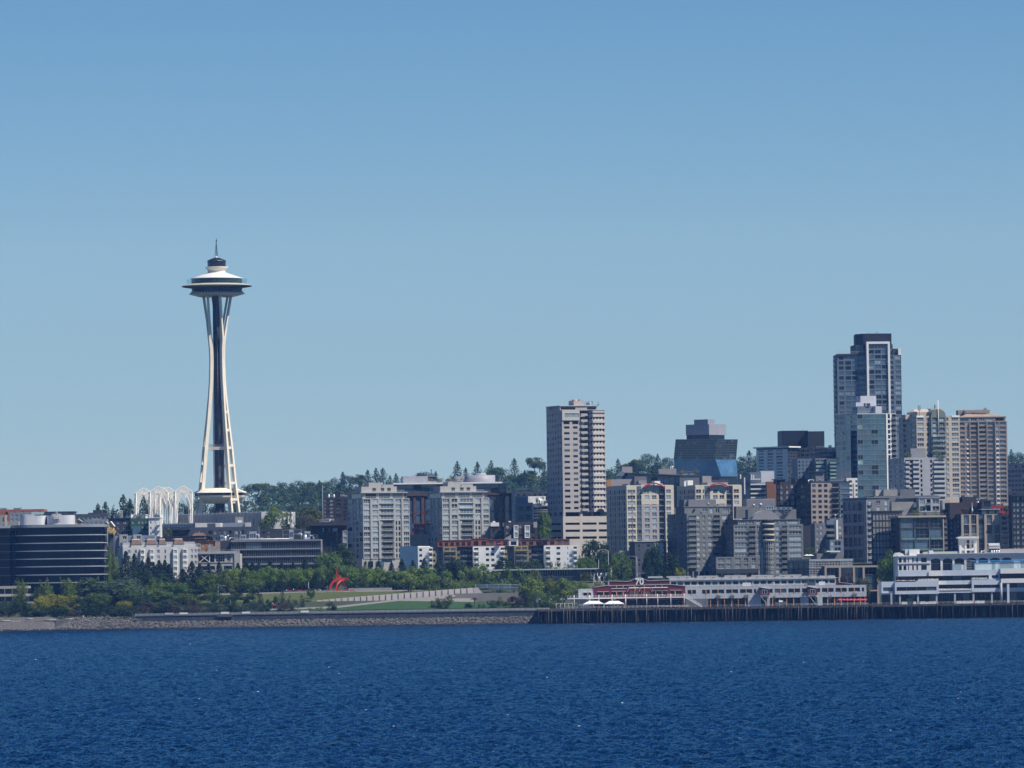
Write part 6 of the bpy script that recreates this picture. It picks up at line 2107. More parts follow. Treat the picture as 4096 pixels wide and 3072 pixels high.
def tan_frames():
 D=3050
 q=bq('G',700,862,1270,650,D,8,22)
 g=gnd(q)
 B=Bld('apartment_building','dark apartment block with two tall sand coloured frames, behind the white terminal cupola','building',cen(q,g))
 z1=q[4]
 H=49*.3979*MP(D)
 n=8
 z0=z1-n*H
 x=lambda u:(u-862)/(1270-862)
 B.fac(q[0],q[1],z0,z1,n,[(x(1040),x(1092),'b3')],CHAR,.1,.9)
 B.fac(q[3],q[0],z0,z1,n,[(.3,.4,'r2'),(.6,.7,'r2'),(.85,.97,'d2')],DBRICK);B.fac(q[1],q[2],z0,z1,0,(),DBRICK);B.fac(q[2],q[3],z0,z1,0,(),DBRICK)
 B.top(q,z1,CHAR,para=.3)
 for u0,u1 in((862,1036),(1094,1268)):
  a,b=off(q[0].lerp(q[1],x(u0)),q[0].lerp(q[1],x(u1)),.9)
  B.fac(a,b,z0,z1,n//2,[(.14,.45,'cw',.6),(.58,.88,'cw',.6)],SAND,.03,.95 if u0<900 else .93,part='stone_frame')
  a0,b0=q[0].lerp(q[1],x(u0)),q[0].lerp(q[1],x(u1))
  B.fac(a0,a,z0,z1,0,(),SAND,part='stone_frame');B.fac(b,b0,z0,z1,0,(),SAND,part='stone_frame')
  B.part('stone_frame').poly([(*p,z1)for p in(a,b,b0,a0)],SAND)
 B.part('base_wall').prism(q[:4],g,z0,CHAR)
 t=bq('G',None,750,1072,530,D+12,8,12)
 B.part('brown_upper').prism(t[:4],z1-2,t[4],mat('umber_panel',(.055,.04,.042),.7,.1))
 ph(B,'G',None,880,1032,472,t[4],D+14,8,DBRICK,8,'brown_upper')
 ph(B,'G',None,905,985,452,t[4],D+18,8,STEEL,4,'roof_drum')
 p=bq('G',None,1072,1168,505,D+10,8,10)
 B.fac(p[0],p[1],z1,p[4],2,[(.2,.9,'b3')],CHAR,.1,.9,part='glass_penthouse');B.fac(p[3],p[0],z1,p[4],0,(),CHAR,part='glass_penthouse');B.fac(p[1],p[2],z1,p[4],0,(),CHAR,part='glass_penthouse');B.part('glass_penthouse').poly([(*k,p[4])for k in p[:4]],ROOFM)
 p=bq('G',None,1072,1250,600,D+3,8,7)
 B.fac(p[0],p[1],z1,p[4],1,rep(7,'b2',.9),CHAR,.1,.9,part='glass_penthouse');B.part('glass_penthouse').poly([(*k,p[4])for k in p[:4]],ROOFM)
 slab(B,p,p[4],.35,LGREY,.4)
 equipment(B,'G',[(1010,1052,520,'c'),(1020,1040,488,'b'),(965,990,635,'v')],t[4],D+11)
 B.done()
tan_frames()
B,q,z0,z1=bl('apartment_building','dark brick infill block between the glass bays and the sand coloured frames','G',None,690,870,604,1060,3070,0,9,DBRICK,[(.1,.2,'r2'),(.38,.46,'r2'),(.6,.68,'r2'),(.8,.95,'d2')],dl=14)
B.part('porch_roof').prism(bq('G',None,690,860,602,3066,0,5)[:4],q[4],q[4]+.4,MIDG,bottom=True)
B.done()
B,q,z0,z1=bl('apartment_building','dark teal glazed block just right of the sand coloured frames','G',None,1262,1390,648,1080,3075,0,8,CHAR,[(.05,.5,'b3'),(.55,.95,'t2')],dl=16)
B.done()
B,q,z0,z1=bl('apartment_tower','near black brick tower with white window pairs at the right edge of photo','G',None,1372,1560,450,1080,3045,0,11,mat('black_brick',(.032,.034,.042),.85,.15,.6),[(.1,.2,'r2'),(.28,.4,'r2l'),(.55,.65,'r2'),(.72,.84,'r2l')],dl=20)
B.part('cornice').prism([*off(q[0],q[1],1.0),q[2],q[3]],q[4]-.9,q[4],CHAR,bottom=True)
ph(B,'G',None,1415,1540,437,z1,3050,0,CHAR,8)
B.done()
B,q,z0,z1=bl('red_building','low tan and red storefront glimpsed under the brown and white tower','G',None,1165,1375,560,680,3120,0,2,mat('red_storefront',(.36,.05,.05),.7,.08),rep(5,'d2',.4),dl=12)
ph(B,'G',None,1290,1380,535,z1,3124,0,TANC,8)
B.done()
# tallest tower with the white frame
def frame_tower():
 D=3520
 g0=36
 q=bq('H',342,350,632,290,D,1.2,30)
 B=Bld('residential_tower','tallest dark glass tower with a white inverted U frame and black cap','tower block',cen(q,gnd(q)))
 g=gnd(q)
 pit=47.6*.42185*MP(D)
 def stack(qq,zt_,n,cols,m,lcols=(),rcols=(),part='wall'):
  z1=zt_
  z0=z1-n*pit
  B.fac(qq[0],qq[1],z0,z1,n,cols,m,.14,.86,part=part)
  B.fac(qq[3],qq[0],z0,z1,n,lcols,m,.14,.86,part=part);B.fac(qq[1],qq[2],z0,z1,n,rcols,m,.14,.86,part=part);B.fac(qq[2],qq[3],z0,z1,0,(),m,part=part)
  B.part('base_wall').prism(qq[:4],g,z0,m)
  B.part('roof').poly([(*p,z1+.02)for p in qq[:4]],ROOFM)
  return z0,z1
 stack(q,q[4],16,[(.06,.22,'t2'),(.28,.47,'b3'),(.5,.70,'b3'),(.74,.96,'b3')],BLUEG,rep(3,'b2',.6))
 A,C=off(q[0],q[1],.6)
 B.part('roof_edge').prism([A,C,q[2],q[3]],q[4],zt('H',345,275,D),CHAR,bottom=True)
 for k in range(16):
  B.balcony(q[3],q[0],.55,.98,q[4]-(k+1)*pit+.2,1.5,(FR_G,GREEN_G,False))
 qc=bq('H',None,630,848,184,D-2.5,6,30)
 stack(qc,qc[4],18,[(.08,.32,'b3'),(.36,.62,'t2'),(.66,.94,'b3')],BLUEG,part='centre_wall')
 qr=bq('H',None,846,958,284,D-.5,6,30)
 stack(qr,qr[4],16,[(.04,.34,'t2',.8),(.5,.97,'g3')],BLUEG,rcols=rep(4,'b2',.6),part='right_wall')
 ph(B,'H',None,880,956,224,qr[4],D+3,6,CHAR,10,'right_crown');ph(B,'H',None,932,956,222,qr[4]-.5,D+1,6,WHITE,1.8,'white_end')
 ph(B,'H',None,846,884,226,qr[4],D+4,6,BLUEG,9,'right_crown')
 cz=zt('H',600,275,D)
 cq=bq('H',None,533,878,186,D+3,6,22)
 B.fac(cq[0],cq[1],q[4],cq[4],4,rep(9,'b2',.9),CHAR,.08,.92,part='crown')
 B.fac(cq[3],cq[0],q[4],cq[4],0,(),CHAR,part='crown');B.fac(cq[1],cq[2],q[4],cq[4],0,(),CHAR,part='crown')
 capq=bq('H',524,575,884,82,D+1,6,26)
 pl=[capq[0],capq[1],capq[1].lerp(capq[2],1),capq[3]]
 pl=[capq[0].lerp(capq[1],.08),capq[0].lerp(capq[1],.94),capq[1].lerp(capq[2],.25),capq[2],capq[3],capq[0].lerp(capq[3],.3)-(capq[1]-capq[0])*.1]
 B.part('black_cap').prism(pl,zt('H',575,188,D),capq[4],mat('cap_louvre',(.018,.022,.034),.6,.15,.3),ROOFM,bottom=True)
 fr=MB()
 d=(qc[1]-qc[0]).normalized()
 w=20*.42185*MP(D)
 zf=zt('H',630,160,D)
 a,b=off(qc[0],qc[1],.9)
 a,b=a-d*.1,b+d*.1
 back=Vector((d.y,-d.x))*-3.0
 for p0,p1 in((a,a+d*w),(b-d*w,b)):
  fr.prism([p0,p1,p1+back,p0+back],g,zf-w*1.1,WHITE,bottom=True)
 fr.prism([a,b,b+back,a+back],zf-w*1.1,zf,WHITE,bottom=True)
 B.sep('white_frame',fr)
 equipment(B,'H',[(650,664,68,'v'),(716,724,62,'m'),(728,736,60,'m')],capq[4],D+6)
 rl=MB()
 a,b=off(q[0],q[1],.3)
 zr=zt('H',345,275,D)
 for k in range(24):
  p=a.lerp(b,k/23)
  rl.tube((*p,zr),(*p,zr+1.3),.07,RAILM,n=4)
 rl.tube((*a,zr+1.3),(*b,zr+1.3),.07,RAILM,n=4)
 B.sep('roof_railing',rl)
 B.done()
frame_tower()
# teal glass tower in front of it
def teal_tower():
 D=3360
 q=bq('H',342,540,908,836,D,20,None)
 g=gnd(q)
 B=Bld('residential_tower','teal glass tower with pale blue left side and a white roof box','tower block',cen(q,g))
 pit=48.2*.42185*MP(D)
 n=17
 z1=q[4]-.6
 z0=z1-n*pit
 x=lambda u:(u-540)/(908-540)
 B.fac(q[0],q[1],z0,z1,n,[(.01,.14,'t2',.12),(.15,.35,'t1',.12),(.36,.53,'t2',.12),(.54,.73,'t1',.12),(.79,.84,'d1',.12),(.90,.99,'d2',1.2)],TEALW,.1,.94)
 A,C=off(q[0],q[1],.2)
 for f0,f1 in((.745,.785),(.845,.885)):
  B.part('white_strip').prism([A.lerp(C,f0),A.lerp(C,f1),q[0].lerp(q[1],f1),q[0].lerp(q[1],f0)],z0,z1,WHITE)
 for k in range(n):
  z=z0+k*pit
  B.balcony(q[0],q[1],.895,1.0,z+.25,1.3,(LGREY,RAILM,False))
  B.sep('white_slab_edge',MB().prism([A.lerp(C,.787),A.lerp(C,.843),q[0].lerp(q[1],.843),q[0].lerp(q[1],.787)],z-.25,z+.45,WHITE,bottom=True))
 gl_=glass('pale_blue_cladding',(.13,.19,.28),.18,.5,var=.15)
 zl=zt('H',440,1002,D)
 B.fac(q[3],q[0],z0,z1,n,[(.03,.12,'b2',.1),(.18,.38,'b2',.1),(.44,.64,'t1',.1),(.72,.97,'b3',.2)],gl_,.22,.86,part='side_cladding')
 B.fac(q[1],q[2],z0,z1,0,(),TEALW);B.fac(q[2],q[3],z0,z1,0,(),TEALW)
 s=bq('H',338,478,482,1000,D+4,20,None)
 B.fac(s[3],s[0],z0,s[4],14,[(.02,.2,'b2',.1),(.24,.42,'t1',.1),(.48,.66,'b2',.1),(.72,.95,'b2',.1)],gl_,.2,.86,part='side_bay')
 B.fac(s[0],s[1],z0,s[4],0,(),gl_,part='side_bay');B.part('side_bay').poly([(*p,s[4])for p in s[:4]],LGREY)
 B.top(q,z1,LGREY,para=.6)
 B.part('base_wall').prism(q[:4],g,z0,BLUEG)
 zz=q[4]
 wm=mat('white_plant_screen',(.55,.56,.62),.6,.04)
 ph(B,'H',None,545,722,770,zz,D+12,14,BLUEG,10,'glass_penthouse');ph(B,'H',None,716,774,770,zz,D+9,14,wm,7,'white_box')
 ph(B,'H',None,530,722,734,zt('H',600,770,D),D+13,14,wm,10,'white_box');ph(B,'H',556,573,722,672,zt('H',600,734,D),D+14,14,wm,9,'white_box')
 for u in(605,630):
  a=bq('H',None,u,u+18+(u==630)*18,742,D+12.7,14,.2)
  B.part('louvre').prism(a[:4],zt('H',u,762,D),a[4],CHAR,bottom=True)
 rl=MB()
 for e0,e1 in((q[0],q[1]),(q[3],q[0])):
  for k in range(14):
   p=e0 .lerp(e1,k/13)
   rl.tube((*p,zz),(*p,zz+1.1),.06,RAILM,n=4)
  rl.tube((*e0,zz+1.1),(*e1,zz+1.1),.06,RAILM,n=4)
 B.sep('roof_railing',rl)
 B.done()
teal_tower()
# tan tower with green arched bay
def arch_tower():
 D=3410
 q=bq('H',935,1103,1512,862,D,16,None)
 g=gnd(q)
 B=Bld('residential_tower','tan tower with a grey green arched bay and a roof mast','tower block',cen(q,g))
 tan=mat('peach_stucco',(.48,.415,.35),.85,.05)
 grn=mat('sage_stucco',(.17,.19,.165),.8,.05)
 pit=48.3*.42185*MP(D)
 n=16
 z1=q[4]-.6
 z0=z1-n*pit
 x=lambda u:(u-1103)/(1512-1103)
 B.fac(q[0],q[1],z0,z1,n,[(x(1110),x(1170),'r3l'),(x(1197),x(1224),'r2l'),(x(1378),x(1406),'r2l'),(x(1436),x(1500),'r3l')],tan,.16,.84)
 B.fac(q[3],q[0],z0,z1,n,[(.05,.15,'g2'),(.25,.4,'g2',1.0),(.5,.6,'g2'),(.7,.9,'g2')],tan,.2,.8);B.fac(q[1],q[2],z0,z1,0,(),tan);B.fac(q[2],q[3],z0,z1,0,(),tan)
 a0,b0=q[0].lerp(q[1],x(1232)),q[0].lerp(q[1],x(1376))
 a,b=off(a0,b0,1.6)
 B.fac(a,b,z0,z1,n,[(.1,.46,'r3l',.5),(.54,.9,'r3l',.5)],grn,.1,.86,part='green_bay')
 B.fac(a0,a,z0,z1,0,(),grn,part='green_bay');B.fac(b,b0,z0,z1,0,(),grn,part='green_bay')
 mb=B.part('green_bay')
 zt_=zt('H',1300,797,D)
 N=14
 top=[(a.lerp(b,k/N),z1+(zt_-z1)*(math.sqrt(1-(2*k/N-1)**2))**.9)for k in range(N+1)]
 back=(q[3]-q[0]).normalized()*9
 for(p,hp),(r,hr)in zip(top,top[1:]):
  mb.poly([(*p,z1),(*r,z1),(*r,hr),(*p,hp)],grn);mb.poly([(*p,hp),(*r,hr),(*(r+back),hr),(*(p+back),hp)],grn)
 for k in range(n-3):
  B.balcony(a,b,.06,.94,z0+k*pit+.3,1.3,(grn,FR_W,False))
 B.part('white_cornice').prism([*off(q[0],q[0].lerp(q[1],.165),.3),q[0].lerp(q[1],.165),q[0]],z1-.3,q[4]+.2,WHITE,bottom=True)
 B.part('white_cornice').prism([*off(q[0].lerp(q[1],.82),q[1],.3),q[1],q[0].lerp(q[1],.82)],z1-.3,q[4]+.2,WHITE,bottom=True)
 B.top(q,z1,tan,para=.6)
 B.part('base_wall').prism(q[:4],g,z0,tan)
 ms=MB()
 m0=ZP('H',1298,800,D)
 pm=off(a.lerp(b,.46),b,.4)[0]
 ms.tube((*pm,z1-3*pit),(*pm,zt('H',1298,710,D)),.32,WHITE,.2,8)
 m1=ZP('H',1131,790,D+9)
 ms2=MB().tube((m1 .x,D+9,z1),(m1 .x,D+9,zt('H',1131,728,D)),.2,LGREY,.08,6).box((m1 .x,D+9,zt('H',1131,805,D)),(1.6,1.6,3),LGREY)
 B.sep('mast',ms);B.sep('antenna',ms2)
 pk=ph(B,'H',None,1070,1235,826,z1,D+10,16,tan,10,'upper_block')
 zr=zt('H',1150,795,D+10)
 c=[p for p in pk[:4]]
 rb=B.part('hipped_roof')
 m0_,m1_=(c[0]+c[3])/2,(c[1]+c[2])/2
 m0_=m0_.lerp(m1_,.25)
 rb.poly([(*c[0],pk[4]),(*c[1],pk[4]),(*m1_,zr),(*m0_,zr)],tan);rb.poly([(*c[2],pk[4]),(*c[3],pk[4]),(*m0_,zr),(*m1_,zr)],tan);rb.poly([(*c[3],pk[4]),(*c[0],pk[4]),(*m0_,zr)],tan);rb.poly([(*c[1],pk[4]),(*c[2],pk[4]),(*m1_,zr)],tan)
 ph(B,'H',None,1240,1340,792,z1,D+14,16,tan,8,'upper_block');ph(B,'H',None,1283,1296,756,z1,D+15,16,LGREY,2,'upper_block')
 ph(B,'H',None,1000,1075,850,z1-1,D+12,16,tan,6,'upper_block')
 B.done()
arch_tower()
# brown and white tower
def brown_tower():
 D=3440
 q=bq('H',None,1508,1962,918,D,4,24)
 g=gnd(q)
 B=Bld('residential_tower','brown ribbed tower with white window strips and a hipped roof, far right of skyline','tower block',cen(q,g))
 pit=43.2*.42185*MP(D)
 n=19
 z1=q[4]
 z0=z1-n*pit
 x=lambda u:(u-1508)/(1962-1508)
 cols=[(x(1516),x(1560),'r3l',.7),(x(1574),x(1606),'r2'),(x(1616),x(1682),'r4',.8),(x(1698),x(1764),'d3',.8),(x(1776),x(1842),'r4',.8),(x(1856),x(1882),'r2'),(x(1892),x(1950),'r3l',.7)]
 B.fac(q[0],q[1],z0,z1,n,cols,BRNB,.22,.86)
 for k in range(n):
  for u0,u1 in((1514,1562),(1614,1684),(1696,1766),(1774,1844),(1890,1952)):
   A,C=off(q[0].lerp(q[1],x(u0)),q[0].lerp(q[1],x(u1)),.5)
   if u0==1696:
    B.balcony(q[0],q[1],x(u0),x(u1),z0+k*pit+.1,.6,(BRNB,FR_W,False))
 for u in(1610,1690,1770,1850):
  A,C=off(q[0].lerp(q[1],x(u-5)),q[0].lerp(q[1],x(u+5)),.8)
  B.part('brown_pier').prism([A,C,q[0].lerp(q[1],x(u+5)),q[0].lerp(q[1],x(u-5))],z0,z1,BRNB)
 for u in(1590,1869):
  for k in range(n-3):
   A,C=off(q[0].lerp(q[1],x(u-15)),q[0].lerp(q[1],x(u+15)),.35)
   B.sep('white_spandrel',MB().prism([A,C,q[0].lerp(q[1],x(u+15)),q[0].lerp(q[1],x(u-15))],z0+k*pit-pit*.12,z0+k*pit+pit*.2,WHITE,bottom=True))
 for i in(1,2,3):
  B.fac(q[i],q[(i+1)%4],z0,z1,n if i!=2 else 0,rep(3,'d2',.4)if i!=2 else(),BRNB)
 B.part('base_wall').prism(q[:4],g,z0,BRNB)
 s4=sub(q,.01,.98,.06,.94)
 z2=zt('H',1700,876,D)
 B.fac(s4[0],s4[1],z1,z2,1,[(.02,.2,'t2'),(.25,.38,'r3l'),(.42,.55,'r3l'),(.59,.72,'r3l'),(.78,.96,'t2')],BRNB,.15,.85,part='top_floor')
 for i in(1,2,3):
  B.fac(s4[i],s4[(i+1)%4],z1,z2,0,(),BRNB,part='top_floor')
 slab(B,s4,z2,.5,BRNB,.4)
 c=sum(s4,Vector((0,0)))/4
 inn=[p.lerp(c,.42)for p in s4]
 z3=zt('H',1700,840,D)
 rb=B.part('hipped_roof')
 for i in range(4):
  j=(i+1)%4
  rb.poly([(*s4[i],z2+.5),(*s4[j],z2+.5),(*inn[j],z3),(*inn[i],z3)],mat('tan_roof',(.33,.27,.22),.8,.08))
 ph(B,'H',None,1560,1800,806,z2+.5,D+6,4,TANB,12);ph(B,'H',None,1498,1562,808,z2+.5,D+9,4,BRNB,8)
 for k in range(3):
  a=bq('H',None,1568+k*75,1632+k*75,814,D+5.8,4,.3)
  B.part('louvre').prism(a[:4],zt('H',1568,834,D+6),a[4],BRNB,bottom=True)
 equipment(B,'H',[(1740,1770,790,'b'),(1762,1766,776,'m'),(1670,1680,796,'v'),(1552,1558,796,'v')],zt('H',1600,806,D+6),D+8)
 B.done()
brown_tower()
# grey mid-rise with roof garden
B,q,z0,z1=bl('apartment_building','grey panel mid-rise with notched balconies and a planted roof, before the tan arch tower','H',835,988,1382,1258,1680,3250,16,9,mat('cool_grey_panel',(.36,.365,.40),.75,.05),[(.02,.24,'d3',.9),(.25,.35,'d2',.9),(.385,.43,'d1'),(.62,.67,'d1'),(.71,.965,'d3',.9)],rep(3,'d3',.6),sill=.22,head=.86)
p_=(z1-z0)/9
for k in range(9):
 for f0,f1 in((.02,.12),(.2,.36),(.70,.975)):
  B.balcony(q[0],q[1],f0,f1,z0+k*p_+.5,.8,(LGREY,LGREY,True))
ph(B,'H',None,1048,1192,1170,z1,3256,16,mat('pent_grey',(.25,.26,.28),.8,.06),8)
RG_Q,RG_Z=q,z1
B.done()
B,q,z0,z1=bl('apartment_block','long dark blue gridded block at the right edge, under the wooded hill','H',None,1968,2260,1312,1680,3720,0,8,mat('navy_panel',(.045,.055,.085),.7,.1),rep(9,'d2',.7),dl=24)
equipment(B,'H',[(1985,1992,1298,'v'),(2035,2045,1296,'v'),(2080,2115,1304,'b')],z1,3724)
B.done()
# low glass block and its sand coloured frame by the pier
B,q,z0,z1=bl('office_building','low glass office with fine white grid, behind the pier shed roof','F',378,595,1036,1098,1330,2900,14,3,FR_G,rep(7,'gr',.95),rep(4,'gr',.9),sill=.04,head=.96,ms=CHAR)
mb=MB()
for u in(575,608):
 p=ZP('F',u,1090,2902)
 mb.tube((p.x,2903,z1),(p.x,2903,zt('F',u,1060,2902)),.08,STEEL,n=4)
 mb.lathe((p.x,2903,zt('F',u,1062,2902)),[(1.9,0),(.05,.7)],WHITE,6,smooth=False)
B.sep('white_parasols',mb)
B.done()
def sand_frame():
 D=2892
 q=bq('F',None,750,1296,1166,D,4,14)
 g=gnd(q)
 B=Bld('office_building','dark glass building set in a tall sand coloured portal frame','office',cen(q,g))
 z1=q[4]
 z0=zt('F',1000,1415,D)
 x=lambda u:(u-750)/(1296-750)
 A,C=off(q[0],q[1],-1.2)
 B.fac(A,C,z0,z1-.8,3,[(x(772),x(890),'cw'),(x(915),x(1032),'cw'),(x(1054),x(1130),'cw'),(x(1154),x(1272),'cw')],CHAR,.05,.95)
 fr=MB()
 for u0,u1 in((750,770),(893,913),(1034,1054),(1132,1152),(1276,1296)):
  a,b=q[0].lerp(q[1],x(u0)),q[0].lerp(q[1],x(u1))
  A1,C1=off(a,b,-1.3)
  fr.prism([a,b,C1,A1],g,z1-.9,SAND)
 A2,C2=off(q[0],q[1],-1.3)
 fr.prism([q[0],q[1],C2,A2],z1-.9,z1,SAND,bottom=True)
 fr.prism([q[0].lerp(q[1],x(1152)),q[0].lerp(q[1],x(1276)),A2 .lerp(C2,x(1276)),A2 .lerp(C2,x(1152))],z0-.4,z0+.3,SAND,bottom=True)
 B.sep('portal_frame',fr)
 B.fac(q[1],q[2],g,z1,0,(),SAND);B.fac(q[2],q[3],g,z1,0,(),CHAR);B.fac(q[3],A,g,z1,0,(),CHAR)
 B.part('roof').poly([(*p,z1-.1)for p in q[:4]],ROOFM)
 a,b=off(q[0],q[1],-3)
 B.fac(a,b,g,z0,1,rep(6,'d3',.8),CHAR,.05,.9,part='ground_floor')
 B.done()
sand_frame()
# waterfront
ZN.update(P=(1080,2240,.18083),Q=(2120,2280,.18083),R=(2500,2300,.22604),S=(3000,2300,.22604),V=(3480,2140,.27848))
SHING=mat('grey_shingle',(0.50,0.53,0.56),0.85,0.22,2.2)
MAROON=mat('maroon_siding',(0.155,0.022,0.028),0.75,0.12,.6)
AMBER=mat('amber_timber_post',(0.62,0.28,0.07),0.7,0.1,.8)
PALEB=mat('shaded_white_render',(0.56,0.62,0.70),0.65,0.04)  # white walls with their bluish shade put into the colour
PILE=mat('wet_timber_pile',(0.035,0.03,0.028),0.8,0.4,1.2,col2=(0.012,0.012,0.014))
PILEL=mat('light_brown_pile',(0.15,0.12,0.10),0.9,0.4,1.6,col2=(0.03,0.027,0.026))  # lighter mottled brown, given to some piles at random
DECKM=mat('weathered_deck',(0.10,0.095,0.09),0.9,0.25,.8)
SEAW=mat('seawall_concrete',(0.055,0.065,0.085),0.9,0.25,.5)
MESHR=mat('mesh_rail_panel',(0.23,0.25,0.25),0.6,0.2,1.5)
LAWN1=mat('dry_lawn',(0.085,0.10,0.03),0.95,0.25,.25,col2=(0.06,0.085,0.022))
LAWN2=mat('green_lawn',(0.035,0.085,0.022),0.95,0.2,.3,col2=(0.022,0.06,0.014))
GRAVEL=mat('pale_gravel',(0.22,0.21,0.20),0.95,0.1,1.0)
BEACH=mat('beach_gravel',(0.115,0.11,0.105),0.95,0.25,.8)
LOGM=mat('bleached_log',(0.42,0.38,0.33),0.9,0.2,.8)
ROCKM=mat('boulder_rock',(0.22,0.21,0.195),0.95,0.3,.9,col2=(0.09,0.085,0.08))
ROCKW=mat('wet_boulder_rock',(0.06,0.06,0.062),0.7,0.3,.9)
# piers: decks on timber piles
def pier_deck(label,u0,u1,zone,D,yb,npile,light,seed,dense=1.0):
 rnd=random.Random(seed)
 a,b=ZP(zone,u0,0,D),ZP(zone,u1,0,D)
 zd=DECK_Z
 xs0,xs1=a.x,b.x
 t=thing('pier',label,'pier',((xs0+xs1)/2,D,-3))
 dk=MB().box(((xs0+xs1)/2,(D+yb)/2,zd-.55),(xs1-xs0,yb-D,.55),DECKM).build('deck',t)
 MB().box(((xs0+xs1)/2,D-.12,zd-1.0),(xs1-xs0,.24,1.05),mat('fascia_timber',(.09,.085,.085),.9,.3,1.2)).build('deck_fascia',dk)
 cap=MB()
 n_=int((xs1-xs0)/6)
 for k in range(n_+1):
  x=lerp(xs0+.3,xs1-.3,k/n_)
  cap.box((x,(D+yb)/2+.3,zd-1.1),(.4,yb-D-1,.5),PILE)
 cap.build('pile_caps',t)
 for k in range(npile):
  x=lerp(xs0+.4,xs1-.4,(k+rnd.uniform(-.32,.32))/(npile-1))
  x=min(max(x,xs0+.2),xs1-.2)
  y=D-.3+rnd.choice((0,0,0,1.2,2.6))
  m=PILEL if rnd.random()<light else PILE
  lean=rnd.uniform(-.14,.14)
  MB().tube((x+lean,y,-3),(x,y,zd-.56 if y>D else zd-.05),.19,m,.17,7).build('pile',t)
 back=MB()
 for r_ in range(3):
  for k in range(int(npile*.8)):
   x=lerp(xs0+.6,xs1-.6,(k+rnd.uniform(-.3,.3))/(npile*.8-1))
   x=min(max(x,xs0+.3),xs1-.3)
   back.tube((x,D+5+r_*6,-3),(x,D+5+r_*6,zd-.56),.18,PILE,n=5,cap=False)
 back.build('rear_piles',t)['kind']='stuff'
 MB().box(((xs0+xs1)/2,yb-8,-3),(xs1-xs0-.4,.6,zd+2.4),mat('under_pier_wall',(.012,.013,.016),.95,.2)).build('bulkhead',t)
 return xs0,xs1
DP=2762.0
DECK_Z=ZP('R',1000,575,DP).z
PX0,PX1=pier_deck('long timber pier on dark and light brown piles under the maroon and grey shed',150,7480,'Q',DP,2872,96,.42,5)
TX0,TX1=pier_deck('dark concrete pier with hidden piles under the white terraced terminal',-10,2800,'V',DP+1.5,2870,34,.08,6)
def rail(name,label,pts,h=1.1,step=2.6,m=WHITE,panel=None,cat='railing',bars=2,parent=None):
 """a guard rail along a list of points"""
 t=thing(name,label,cat,pts[0])if parent is None else None
 par=t or parent
 pm,bm_=MB(),MB()
 for a,b in zip(pts,pts[1:]):
  a,b=Vector(a),Vector(b)
  n_=max(1,round((b-a).length/step))
  for k in range(n_+1):
   p=a.lerp(b,k/n_)
   pm.tube(p,p+Vector((0,0,h)),.06,m,n=5)
  for k in range(bars):
   z=h*(k+1)/bars
   bm_.tube(a+Vector((0,0,z-.03)),b+Vector((0,0,z-.03)),.05,m,n=5)
  if panel:
   d=Vector((0,.03,0))
   q=[a+Vector((0,0,.12)),b+Vector((0,0,.12)),b+Vector((0,0,h-.12)),a+Vector((0,0,h-.12))]
   mb=MB().poly([p-d for p in q],panel).poly([p+d for p in q[::-1]],panel)
   mb.build('mesh_panel',par)
 pm.build('posts',par);bm_.build('rails',par)
 return par
